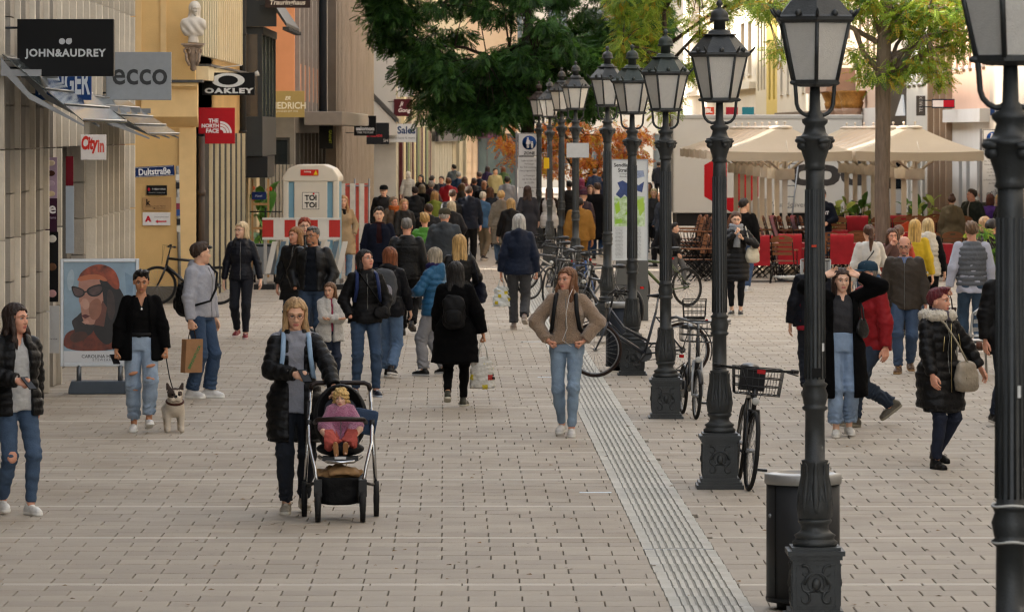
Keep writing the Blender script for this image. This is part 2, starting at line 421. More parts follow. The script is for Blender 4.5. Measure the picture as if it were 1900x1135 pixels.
    mb.lathe([(.052, z1+.2), (.05, z1+.285), (.085, z1+.29), (.086, z1+.305), (.075, z1+.315), (.078, z1+.33), (.07, z1+.36), (.045, z1+.385), (.018, z1+.4), (.016, z1+.415), (.03, z1+.435), (.022, z1+.455), (.004, z1+.475)], 18)
    D['chimney'] = mb
    mb = MB(); mb.lathe([(.035, z0+.01), (.05, z0+.05), (.055, z0+.2), (.03, z0+.3), (.02, z1)], 12); D['burner'] = mb
    return D
LM = {k: v.mesh(k, [iron]) for k, v in lamp_meshes().items()}
def lamp(Y, px, rot, label, dz=0, iron_m=None, hat=None, u=2.36):
    X = wX(px, Y)
    t = empty('street_lamp', (X, Y, dz), 0, label, 'lamp', 'old cast-iron gas-style lamps in a row')
    im = iron_m or iron
    for k in ('plinth', 'pole', 'capital'): inst(k, LM[k], t, mats=[im])
    inst('relief', LM['relief'], t.children[0], mats=[im])
    for q in range(2): inst('bracket_arm', LM['bracket_arm'], t, rot=(0, 0, rot+q*math.pi), mats=[im])
    fr = inst('lantern_frame', LM['lantern_frame'], t, rot=(0, 0, rot), mats=[im])
    for k in range(6): inst('glass_pane', LM['glass_pane'], fr, rot=(0, 0, k*math.pi/3), mats=[frost])
    inst('burner', LM['burner'], fr, mats=[whitep])
    rf = inst('roof', LM['roof'], t, rot=(0, 0, rot), mats=[hat or im]); inst('chimney', LM['chimney'], rf, mats=[hat or im])
    return t
lamp(20.1, 1875, .26, 'nearest street lamp, cropped by the right and upper picture edges', .03)
lamp(29.8, 1512, .52, 'tall dark street lamp with its plinth in front of the grey litter bin', .03)
MB().box((-.2, -.2, 0), (.2, .2, .032)).obj('foot_block', [iron], None)  # placed below
bpy.data.objects['foot_block'].parent = [o for o in bpy.data.objects if o.get('label', '').startswith('tall dark street')][0]; bpy.data.objects['foot_block'].location = (0, 0, -.03)
lamp(41.5, 1335, .0+.04, 'street lamp with a basket bicycle locked to its ornate plinth', 0)
lamp(51.6, 1235, .1, 'green-hatted street lamp with a small-wheeled bicycle at its plinth', -.04, None, ironG)
lamp(60.7, 1173, .05, 'green-hatted street lamp beside the dark city bicycle, left of the green-hatted nearer one', -.04, None, ironG)
lamp(70, 1127, .2, 'black-hatted street lamp just left of the street map board', .1)
lamp(87, 1068, -.1, 'street lamp with a blank white plate strapped to its pole', .13)
lamp(97.4, 1042, .3, 'slim far street lamp half hidden behind the one with the white plate', .15)
lamp(108, 1020, .1, 'far street lamp right behind the pedestrian zone sign', .05)
lamp(120.7, 1000, .3, 'farthest street lamp with a rusty brown hat', .12, None, ironB)
# small stickers and straps on the poles
def sticker(px, py, Y, wd, ht, col, lab):
    p = PT(px, py, Y); MB().box((-wd/2, -.001, -ht/2), (wd/2, .001, ht/2)).obj('sticker', [flat(col)], None, p-Vector((0, .068, 0)), label=lab, cat='sticker')
sticker(1526, 643, 29.8, .014, .05, 'd8d8d4', 'small white upright sticker on the lamp pole beside the dark coat')
sticker(1514, 690, 29.8, .06, .055, '0d0d0d', 'square black sticker on the lamp pole beside the dark coat')
sticker(1509, 456, 29.8, .03, .014, 'c8462e', 'small red oval sticker high on the lamp pole before the cafe')
sticker(1888, 725, 20.1, .013, .05, 'd8d8d4', 'small white sticker on the nearest lamp pole')
for z in (1.32, 1.47):
    mb = MB(); mb.tube([(.076*math.cos(t), .076*math.sin(t), .004*math.sin(3*t)) for t in np.linspace(0, math.tau, 20, endpoint=False)], .006, 5, closed=True)
    mb.obj('cable_tie', [flat('c9c9c4')], None, (wX(1875, 20.1), 20.1, z+.03), label=f'{"upper" if z>1.4 else "lower"} white cable tie round the collar of the nearest lamp', cat='cable tie')
# ================================================================== people: signed-distance bodies and garments, meshed with surface nets
def smin(a, b, k):
    h = np.clip(.5+.5*(b-a)/k, 0, 1); return b+(a-b)*h-k*h*(1-h)
class Fd:
    def __init__(s, lo, hi, h):
        s.lo = np.array(lo, np.float32); s.h = h
        n = [int(math.ceil((hi[i]-lo[i])/h))+1 for i in range(3)]
        ax = [np.float32(lo[i]+np.arange(n[i])*h) for i in range(3)]
        s.x, s.y, s.z = np.meshgrid(*ax, indexing='ij')
    def cap(s, a, b, ra, rb, ell=None, ax=None):
        """tapered capsule; ell<1 flattens it along the axis ax"""
        a = np.array(a, np.float32); b = np.array(b, np.float32); d = b-a; L = float(d@d)+1e-9
        px, py, pz = s.x-a[0], s.y-a[1], s.z-a[2]
        t = np.clip((px*d[0]+py*d[1]+pz*d[2])/L, 0, 1)
        px = px-t*d[0]; py = py-t*d[1]; pz = pz-t*d[2]
        r2 = px*px+py*py+pz*pz
        if ell is not None:
            n = np.array(ax, np.float32); n = n/np.linalg.norm(n); q = px*n[0]+py*n[1]+pz*n[2]
            r2 = r2+q*q*(1/ell**2-1)
        s.t = t
        return np.sqrt(r2)-(ra+(rb-ra)*t)
    def ell(s, c, r):
        q = np.sqrt(((s.x-c[0])/r[0])**2+((s.y-c[1])/r[1])**2+((s.z-c[2])/r[2])**2)
        return (q-1)*min(r)
    def prof(s, P, sx=0, sy=0, p=2.3):
        """stack of ellipses: P rows (z, rx, ry, cx, cy)"""
        P = np.array(sorted(P), np.float32); z = s.z
        f = lambda k: np.interp(z, P[:, 0], P[:, k])
        rx, ry, cx, cy = f(1), f(2), f(3), f(4)
        q = (np.abs((s.x-cx)/rx)**p+np.abs((s.y-cy)/ry)**p)**(1/p)
        d = (q-1)*np.minimum(rx, ry)
        zt, zb = P[-1, 0], P[0, 0]
        return np.maximum(d, np.maximum(z-zt, zb-z))
    def wr(s, amp, fr, seed):
        r = np.random.default_rng(seed); o = 0
        for k in range(3):
            w = r.normal(0, 1, 3)*fr*(1+.7*k); w2 = r.normal(0, 1, 3)*fr*.6; w[2] *= 1.2
            o = o+np.sin(s.x*w[0]+s.y*w[1]+s.z*w[2]+1.8*np.sin(s.x*w2[0]+s.y*w2[1]+s.z*w2[2])+r.uniform(0, 6))/(1+.5*k)
        return o*amp*.5
def nets(f, F):
    """naive surface nets -> verts, quads"""
    s = f < 0; sh = f.shape
    c = np.zeros((sh[0]-1, sh[1]-1, sh[2]-1), np.int8)
    for i in (0, 1):
        for j in (0, 1):
            for k in (0, 1): c += s[i:sh[0]-1+i, j:sh[1]-1+j, k:sh[2]-1+k]
    act = (c > 0) & (c < 8); ids = np.argwhere(act); n = len(ids)
    if n == 0: return np.zeros((0, 3)), np.zeros((0, 4), int)
    idx = np.full(act.shape, -1, np.int64); idx[act] = np.arange(n)
    acc = np.zeros((n, 3)); w = np.zeros(n)
    C = [(i, j, k) for i in (0, 1) for j in (0, 1) for k in (0, 1)]
    val = {q: f[ids[:, 0]+q[0], ids[:, 1]+q[1], ids[:, 2]+q[2]] for q in C}
    for a in C:
        for ax in range(3):
            if a[ax] == 0:
                b = list(a); b[ax] = 1; b = tuple(b)
                fa, fb = val[a], val[b]; m = (fa < 0) != (fb < 0)
                t = fa[m]/(fa[m]-fb[m]); p = np.tile(np.array(a, float), (m.sum(), 1)); p[:, ax] = t
                acc[m] += p; w[m] += 1
    V = (ids+acc/w[:, None])*F.h+F.lo
    Q = []
    for ax in range(3):
        o1, o2 = [(1, 2), (2, 0), (0, 1)][ax]
        sl0 = [slice(None)]*3; sl1 = [slice(None)]*3; sl0[ax] = slice(0, sh[ax]-1); sl1[ax] = slice(1, sh[ax])
        s0, s1 = s[tuple(sl0)], s[tuple(sl1)]; e = np.argwhere(s0 != s1)
        if not len(e): continue
        ok = (e[:, o1] > 0) & (e[:, o2] > 0) & (e[:, o1] < sh[o1]-1) & (e[:, o2] < sh[o2]-1); e = e[ok]
        flip = s0[tuple(e.T)]
        def cell(d1, d2):
            q = e.copy(); q[:, o1] -= d1; q[:, o2] -= d2; return idx[tuple(q.T)]
        q = np.stack([cell(1, 1), cell(0, 1), cell(0, 0), cell(1, 0)], 1)
        q[~flip] = q[~flip][:, ::-1]; Q.append(q)
    return V, np.concatenate(Q)
# ---------------------------------------------------------------- materials of people
SK = {'fair': 'd9a98c', 'pale': 'e0b59b', 'tan': 'b98362', 'rosy': 'd39a80', 'brown': '8d5c40'}
def skin_m(t): 
    m = M('skin_'+t, SK[t], .5, var=.1, vs=14, bump=.08, bs=150, spec=.35)
    b = m.node_tree.nodes['Principled BSDF']; b.inputs['Subsurface Weight'].default_value = .08; b.inputs['Subsurface Radius'].default_value = (.02, .008, .004); return m
def lip_m(t): return M('lips_'+t, {'fair': 'b8695f', 'pale': 'bd6f68', 'tan': '96564a', 'rosy': 'b3655c', 'brown': '6f3f35'}[t], .4, var=.05)
def hair_m(c): return M('hair_'+c, c, .5, var=.62, vs=11, stretch=(4, 4, .4), bump=1.0, bs=16, spec=.4)
def dn(c):
    r, g, b = [int(c[i:i+2], 16) for i in (0, 2, 4)]; a = (r+g+b)/3; return '%02x%02x%02x' % tuple(int(max(0, min(255, (a+(x-a)*.72)*(.82 if a < 105 else .98)))) for x in (r, g, b))
def dk(c):
    r, g, b = [int(c[i:i+2], 16) for i in (0, 2, 4)]; a = (r+g+b)/3; k = .66 if a < 50 else .84 if a < 120 else .96; return '%02x%02x%02x' % tuple(int(max(0, min(255, (a+(x-a)*.88)*k))) for x in (r, g, b))
def cloth(col, kind='cotton'):
    k = f'{kind}_{col}'
    if k in _M: return _M[k]
    if kind != 'denim': col = dk(col)
    if kind == 'denim': return M(k, dn(col), .88, var=.28, vs=6, bump=.3, bs=110)
    if kind == 'puffer': return M(k, col, .46, var=.1, vs=9, bump=.45, bs=34, spec=.22)
    if kind == 'leather': return M(k, col, .42, var=.15, vs=9, bump=.3, bs=45, spec=.3)
    if kind == 'fleece': return M(k, col, 1, var=.2, vs=45, bump=1, bs=110, sheen=.4)
    if kind == 'wool': return M(k, col, .95, var=.12, vs=20, bump=.35, bs=160, spec=.1)
    if kind == 'nylon': return M(k, col, .6, var=.12, vs=8, bump=.45, bs=18, spec=.18)
    if kind == 'knit': return M(k, col, .95, var=.12, vs=30, bump=.6, bs=150, stretch=(1, 1, 1.6), sheen=.2)
    return M(k, col, .88, var=.12, vs=9, bump=.3, bs=60, spec=.15)
eyew = M('eye_white', 'cfc8c0', .3, var=.02); irism = M('iris', '2a1d15', .25, var=.05)
browm = {}
# ---------------------------------------------------------------- templates
_tmpl = {}
def head_tmpl(sex, res):
    key = ('head', sex, res)
    if key in _tmpl: return _tmpl[key]
    F = Fd((-.1, -.135, -.16), (.1, .125, .135), res)
    d = F.ell((0, .014, .032), (.073, .092, .083))
    d = smin(d, F.ell((0, -.02, -.022), (.061 if sex == 'm' else .058, .07, .088)), .03)
    jw = .05 if sex == 'm' else .042
    d = smin(d, F.ell((0, -.034, -.064), (jw, .05, .044)), .025)
    d = smin(d, F.ell((0, -.068, -.094), (.024 if sex == 'm' else .018, .017, .017)), .022)
    for s in (-1, 1): d = smin(d, F.ell((s*.036, -.058, -.022), (.024, .024, .026)), .02)
    d = smin(d, F.ell((0, -.074, .026), (.05, .018, .013 if sex == 'm' else .01)), .018)
    for s in (-1, 1): d = -smin(-d, F.ell((s*.031, -.1, .006), (.021, .022, .014)), .012)
    d = smin(d, F.cap((0, -.084, .014), (0, -.104, -.028), .0075, .0115), .012)
    for s in (-1, 1): d = smin(d, F.ell((s*.011, -.094, -.032), (.009, .01, .008)), .008)
    d = smin(d, F.cap((0, .02, -.06), (0, .035, -.19), .05 if sex == 'm' else .044, .052 if sex == 'm' else .046), .02)
    d = smin(d, F.ell((0, -.086, -.057), (.021, .0085, .0055)), .006)
    d = smin(d, F.ell((0, -.085, -.067), (.019, .009, .0065)), .006)
    for s in (-1, 1): d = np.minimum(d, F.ell((s*.075, .008, -.006), (.011, .021, .031)))
    V, Q = nets(d, F)
    c = V[Q].mean(1); mi = np.zeros(len(Q), int)
    lip = (np.abs(c[:, 0]) < .023-.5*np.abs(c[:, 2]+.062)) & (c[:, 2] > -.0735) & (c[:, 2] < -.0505) & (c[:, 1] < -.079); mi[lip] = 1
    mb = MB()
    for s in (-1, 1):
        mb.sphere((s*.031, -.0755, .005), .0125, 3, 8); mb.sphere((s*.031, -.0835, .005), (.0062, .0055, .0062), 4, 7)
        mb.tube([(s*.015, -.0905, .0075), (s*.024, -.0935, .0125), (s*.034, -.092, .013), (s*.046, -.083, .008)], .0022, 4, 4)
        mb.tube([(s*.013, -.0965, .027), (s*.03, -.0955, .034), (s*.048, -.082, .03)], [.0035, .004, .002], 5, 2)
    V2 = np.array(mb.v); F2 = [f if len(f) == 4 else None for f in mb.f]
    ok = [i for i, f in enumerate(F2) if f]
    Q2 = np.array([F2[i] for i in ok])+len(V); m2 = np.array([mb.m[i] for i in ok])
    _tmpl[key] = (np.concatenate([V, V2]), np.concatenate([Q, Q2]), np.concatenate([mi, m2])); return _tmpl[key]
def hand_tmpl(kind, res):
    """left hand; wrist at origin, fingers towards -z, palm faces -x, thumb towards -y"""
    key = ('hand', kind, res)
    if key in _tmpl: return _tmpl[key]
    F = Fd((-.09, -.085, -.215), (.05, .06, .03), res)
    d = F.cap((0, 0, .03), (0, 0, -.02), .024, .027, .75, (1, 0, 0))
    d = smin(d, F.cap((0, -.018, -.03), (0, -.022, -.085), .024, .022, .55, (1, 0, 0)), .015)
    d = smin(d, F.cap((0, .018, -.03), (0, .022, -.08), .024, .02, .55, (1, 0, 0)), .015)
    cur = {'relax': (.3, .45, .3), 'grip': (1.15, 1.35, .9), 'flat': (.1, .15, .1)}[kind]
    for y, L, r, e in ((-.032, .072, .0092, 0), (-.011, .08, .0095, .05), (.01, .074, .0092, .1), (.029, .06, .0082, .16)):
        p = np.array((0, y, -.088 if abs(y) < .02 else -.08)); ang = 0
        for q, (c, f) in enumerate(zip(cur, (.45, .31, .24))):
            ang += c+(e if q == 0 else 0); n = p+L*f*np.array((-math.sin(ang), y*.15, -math.cos(ang)))
            g = F.cap(p, n, r*(1-.07*q), r*(1-.07*(q+1))); d = smin(d, g, .004 if q else .008); p = n
    th = {'relax': ((0, -.03, -.025), (-.015, -.05, -.06), (-.022, -.055, -.088), (-.03, -.052, -.108)), 'flat': ((0, -.03, -.025), (-.012, -.056, -.055), (-.016, -.066, -.082), (-.018, -.066, -.102)),
          'grip': ((0, -.03, -.025), (-.022, -.048, -.055), (-.045, -.045, -.078), (-.055, -.03, -.09))}[kind]
    for q in range(3): d = smin(d, F.cap(th[q], th[q+1], .013-.0015*q, .0115-.0015*q), .007)
    V, Q = nets(d, F); _tmpl[key] = (V, Q); return _tmpl[key]
def shoe_mesh(kind):
    key = ('shoe', kind)
    if key in _tmpl: return _tmpl[key]
    F = Fd((-.065, -.215, -.012), (.065, .1, .26 if kind == 'boot' else .15), .0085)
    d = F.cap((0, .045, .05), (0, .02, .06), .042, .04)
    d = smin(d, F.cap((0, .04, .03), (-.004, -.1, .036), .038, .044), .02)
    d = smin(d, F.cap((-.004, -.09, .036), (-.006, -.15, .03), .045, .04, .8, (0, 0, 1)), .02)
    d = smin(d, F.cap((0, -.02, .07), (0, .015, .1), .03, .038), .03)
    if kind == 'boot': d = smin(d, F.cap((0, .015, .08), (0, .02, .23), .043, .05), .03)
    else: d = np.maximum(d, F.z-.118)
    sole = F.cap((0, .045, .012), (-.005, -.145, .012), .044, .047)
    sole = np.maximum(sole, np.abs(F.z-.012)-.014)
    d = np.minimum(np.maximum(d, .012-F.z), sole+.001)
    V, Q = nets(d, F); c = V[Q].mean(1); mi = (c[:, 2] < .026).astype(int)
    mi[(np.abs(c[:, 0]) < .016) & (c[:, 1] < -.03) & (c[:, 1] > -.11) & (c[:, 2] > .06) & (np.floor(c[:, 1]/.014) % 2 == 0)] = 2
    _tmpl[key] = npmesh('shoe', V, Q, [None, None, None], mi); return _tmpl[key]
def hair_mesh(style, near):
    key = ('hair', style, near)
    if key in _tmpl: return _tmpl[key]
    res = .0075 if near else .014
    long = style in ('long', 'longfront', 'half', 'wavy', 'bob', 'shoulder', 'child')
    F = Fd((-.17, -.15, -.52 if style in ('long', 'longfront', 'wavy', 'ponytail') else -.3), (.17, .24, .24), res)
    t = {'short': .011, 'crop': .006, 'bald': .004, 'curlyshort': .02, 'bun': .01, 'ponytail': .01, 'pixie': .012}.get(style, .017)
    th = np.arctan2(F.x, F.y-.01); cap_ = F.ell((0, .018, .034), (.074+t, .094+t, .085+t))
    line = F.z-(.084-(F.y+.085)*.84)                       # hairline plane: forehead to nape
    if style == 'bald': line = np.minimum(F.z-(.0-(F.y+.02)*.5), .045-F.z)
    line = line+.006*np.sin(th*8+1)+.004*np.sin(th*21)
    cap_ = np.maximum(cap_, -line*.8)
    face = F.ell((.006, -.105, -.012), (.06, .062, .098))
    d = np.maximum(cap_, -face)
    if style in ('short', 'crop', 'curlyshort', 'pixie'):
        d = smin(d, np.maximum(F.ell((.012, -.02, .1), (.06, .052, .036 if style != 'crop' else .012)), -(F.z-.086)), .02)+.0035*np.sin(F.x*130+3*np.sin(F.z*28+F.y*22)+4*F.y/.1)*(style != 'crop')
    if long:
        L = {'bob': -.13, 'shoulder': -.2, 'child': -.2, 'half': -.26, 'long': -.42, 'longfront': -.36, 'wavy': -.4}[style]
        P = [(.12, .03, .03, 0, .03), (.1, .07, .07, 0, .022), (.05, .092, .1, 0, .018), (0, .096, .1, 0, .02), (-.06, .098, .092, 0, .028), (-.11, .1, .072, 0, .045), (-.17, .108, .056, 0, .07), (L+.03, .1, .04, 0, .085), (L, .07, .022, 0, .09)]
        P = [q for q in P if q[0] >= L]
        if style in ('bob', 'shoulder', 'child'): P = [q for q in P if q[0] > L+.03]+[(L+.03, .102, .07, 0, .04), (L, .085, .05, 0, .045)]
        b = F.prof(P, p=2)
        b = np.maximum(b, -F.ell((.008, -.112, -.02), (.067, .1, .112)))
        b = np.maximum(b, -np.maximum(np.abs(F.x)-.075, F.y+.012))
        neck = F.cap((0, .01, -.08), (0, .02, -.2), .05, .05)
        b = np.maximum(b, np.where(F.y < .03, -neck, -1))
        d = smin(d, b, .015)
        if style in ('longfront', 'wavy', 'half'):
            for s in (-1, 1):
                d = smin(d, F.cap((s*.078, -.02, .0), (s*.085, -.055, -.16), .022, .03, .7, (0, 1, 0)), .02)
                d = smin(d, F.cap((s*.085, -.055, -.16), (s*.078, -.075, -.3 if style != 'half' else -.24), .03, .014, .6, (0, 1, 0)), .02)
    if style == 'ponytail':
        d = smin(d, F.ell((0, .115, .05), (.028, .03, .03)), .02)
        d = smin(d, F.cap((0, .13, .05), (.01, .14, -.08), .028, .036), .02); d = smin(d, F.cap((.01, .14, -.08), (.015, .12, -.36), .036, .012), .02)
    if style == 'bun': d = smin(d, F.ell((0, .07, .125), (.045, .045, .038)), .012)
    if style == 'updo': d = smin(d, F.ell((0, .1, .03), (.05, .04, .05)), .02)
    if style == 'childcurl':
        d = F.ell((0, .015, .03), (.1, .118, .1)); d = np.maximum(d, -F.ell((0, -.12, -.04), (.062, .085, .1))); d = smin(d, np.maximum(F.ell((0, .04, -.06), (.1, .075, .06)), -F.ell((0, -.1, -.06), (.06, .1, .1))), .03)
        d = d+.009*np.sin(F.x*110+2*np.sin(F.z*70))*np.sin(F.y*105+2*np.sin(F.x*60))+.007*np.sin(F.z*120+F.x*50)
    if style == 'pixie': d = smin(d, np.maximum(F.ell((.02, -.05, .115), (.06, .045, .022)), -(F.z-.09)), .02)
    if style == 'curlyshort': d = d+.005*np.sin(F.x*140)*np.sin(F.y*130+1)*np.sin(F.z*130)
    st = .0016 if near else .002
    if style in ('wavy', 'half'): d = d+.006*np.sin(F.z*55+3*np.sin(th*2))*np.clip(-F.z*8, 0, 1)
    d = d+st*np.sin(th*17+2.2*np.sin(F.z*22+th*3))+.0035*np.sin(th*7+1.6*np.sin(F.z*17+th*2)+1)*np.clip(.11-F.z, 0, .06)/.06+.003*np.clip(.012-np.abs(F.x-.012), 0, .012)/.012*(F.z > .09)*3+.0012*np.sin(th*31+F.z*30)
    V, Q = nets(d, F); _tmpl[key] = npmesh('hair', V, Q, [None]); return _tmpl[key]
def hat_mesh(kind):
    key = ('hat', kind)
    if key in _tmpl: return _tmpl[key]
    mb = MB()
    if kind == 'cap':
        mb.lathe([(.094, .035), (.096, .06), (.088, .1), (.06, .128), (.02, .137), (.001, .138)], 20, sy=1.13, T=Matrix.Translation((0, .012, 0)), cap=False)
        V = []; n = 12
        for k in range(n+1):
            a = math.pi*(k/n); V += [(.09*math.cos(a), -.06-.03*math.sin(a), .05), (.084*math.cos(a), -.07-.11*math.sin(a), .035)]
        mb.add(V+[(x, y, z-.004) for x, y, z in V], [(2*k, 2*k+1, 2*k+3, 2*k+2) for k in range(n)]+[(2*k+26, 2*k+28, 2*k+29, 2*k+27) for k in range(n)]+[(2*k+1, 2*k+27, 2*k+29, 2*k+3) for k in range(n)], 0, True)
    else:
        mb.lathe([(.09, .02), (.1, .025), (.1, .06), (.093, .065), (.096, .085), (.085, .125), (.05, .155), (.001, .165)], 20, sy=1.14, T=Matrix.Translation((0, .018, 0)), cap=False)
    _tmpl[key] = mb.mesh('hat', [None]); return _tmpl[key]
def glasses_mesh():
    if 'gl' in _tmpl: return _tmpl['gl']
    mb = MB()
    for s in (-1, 1):
        mb.tube([(s*.031+.0215*math.cos(a), -.104+.006*abs(math.cos(a)), .003+.017*math.sin(a)) for a in np.linspace(0, math.tau, 12, endpoint=False)], .0016, 4, closed=True)
        mb.tube([(s*.052, -.1, .006), (s*.074, -.06, .008), (s*.08, .01, .006)], .0016, 4)
    mb.tube([(-.01, -.105, .006), (0, -.107, .009), (.01, -.105, .006)], .0016, 4)
    _tmpl['gl'] = mb.mesh('glasses', [None]); return _tmpl['gl']
# ---------------------------------------------------------------- skeleton
def ik(a, t, l1, l2, pole):
    a = Vector(a); t = Vector(t); d = t-a; L = d.length
    if L > (l1+l2)*.995: t = a+d*((l1+l2)*.995/L); d = t-a; L = d.length
    if L < abs(l1-l2)*1.05+.02: L = abs(l1-l2)*1.05+.02; t = a+d.normalized()*L; d = t-a
    x = (l1*l1-l2*l2+L*L)/(2*L); hgt = math.sqrt(max(0, l1*l1-x*x)); u = d/L
    p = Vector(pole); p = p-u*p.dot(u)
    if p.length < 1e-3: p = Vector((0, 1, 0))
    return a+u*x+p.normalized()*hgt, t
ARM = {  # hand target for the left hand (mirrored for the right), elbow pole, hand template
    'hang': ((.27, -.03, .80), (.5, .8, 0), 'relax'), 'back': ((.25, .17, .83), (.4, 1, 0), 'relax'), 'fwd': ((.235, -.2, .87), (.4, 1, 0), 'relax'),
    'pocket': ((.2, -.13, .93), (.8, 1, .1), None), 'phone': ((.10, -.27, 1.10), (.9, .5, -.4), 'grip'), 'hip': ((.18, -.105, .975), (1, .35, .1), 'grip'),
    'head': ((.175, -.02, 1.63), (1, -.4, .5), 'relax'), 'carry': ((.27, -.03, .76), (.6, .8, 0), 'grip'), 'push': ((.2, -.42, 1.02), (.6, .6, -.4), 'grip'),
    'chest': ((.03, -.2, 1.2), (.9, .2, -.5), 'grip'), 'face': ((.05, -.17, 1.46), (.8, -.1, -.8), 'grip'), 'strap': ((.12, -.17, 1.27), (.9, .3, -.6), 'grip'), 'crossed': ((-.08, -.22, 1.12), (.9, .2, -.3), 'relax'),
    'out': ((.42, -.1, .95), (.5, .6, .2), 'relax')}
def skeleton(h, sex, p):
    s = h/1.7; J = {'s': s}
    fl, fr = p.get('L', (.04, 0)), p.get('R', (-.04, 0))          # (forward, heel lift)
    st = max(abs(fl[0]-fr[0]), .02); drop = .07*(st/.6)**2 if st > .15 else 0
    lean = p.get('lean', .0)
    pz = (.91-drop)*s; hw = .088*s
    J['pel'] = Vector((0, 0, pz))
    for k, (f, sg) in (('l', (fl, 1)), ('r', (fr, -1))):
        hip = Vector((sg*hw, 0, pz-.01*s)); up = f[1]
        spread = p.get('spread', .075)
        ank = Vector((sg*spread*s, -f[0]*s, (.085+up)*s))
        if up > .02: ank.y -= up*.35*s
        kn, an = ik(hip, ank, .43*s, .405*s, (sg*.06, -1, 0) if up < .5 else (sg*.9, -.3, 1)); J['hip'+k] = hip; J['kn'+k] = kn; J['an'+k] = an
        J['fp'+k] = f[2] if len(f) > 2 else up*2.6                # foot pitch
    def sp(z, x=0, y=0): return Vector((x*s, (y-lean*max(0, z-.9))*s, (z-drop)*s))
    J['sp'] = sp; bw = .147 if sex == 'f' else .168
    if p.get('sw'): bw *= p['sw']
    for k, sg in (('l', 1), ('r', -1)):
        spec = p.get('a'+k.upper(), 'hang')
        if isinstance(spec, str): tg, pole, hk = ARM[spec]
        else: tg, pole, hk = spec[0], spec[1] if len(spec) > 1 else (.6, .8, 0), spec[2] if len(spec) > 2 else 'relax'
        raised = tg[2] > 1.4
        sh = sp(1.385+(.03 if raised else 0), sg*bw, .012)
        t = sp(tg[2], sg*tg[0], tg[1])
        el, wr = ik(sh, t, .285*s, .25*s, (sg*pole[0], pole[1], pole[2]))
        J['sh'+k] = sh; J['el'+k] = el; J['wr'+k] = wr; J['hk'+k] = hk; J['raised'+k] = raised
    J['neck'] = sp(1.45, 0, .02); J['headc'] = sp(1.582, 0, -.005); J['head'] = p.get('head', (0, 0, 0)); return J
PF = {'m': [(.84, .14, .1), (.92, .16, .112), (1.02, .15, .108), (1.10, .148, .106), (1.28, .166, .12), (1.36, .15, .106), (1.405, .096, .08), (1.445, .066, .06)],
      'f': [(.84, .145, .105), (.92, .165, .118), (1.0, .148, .105), (1.08, .122, .092), (1.24, .142, .118), (1.34, .13, .097), (1.4, .086, .072), (1.44, .054, .053)]}
def tprof(J, sex, e, z0=None, z1=None, flare=0, wide=1, ey=None, belly=0):
    s = J['s']; sp = J['sp']; P = []
    base = PF[sex]; zs = [q[0] for q in base]
    def at(z): return [np.interp(z, zs, [q[k] for q in base]) for k in (1, 2)]
    zz = sorted(set([z for z in zs if (z0 is None or z > z0) and (z1 is None or z < z1)]+([z0] if z0 is not None else [])+([z1] if z1 is not None else [])))
    for z in zz:
        rx, ry = at(z); fl = max(0, (1.0-z))*flare
        if z < .92: rx, ry = at(.92)
        c = sp(z); b = belly*math.exp(-((z-1.05)/.12)**2)
        P.append((c.z, (rx*wide+e+fl)*s, (ry+(ey if ey is not None else e)+fl*.8+b)*s, 0, c.y-b*s*.6))
    return P
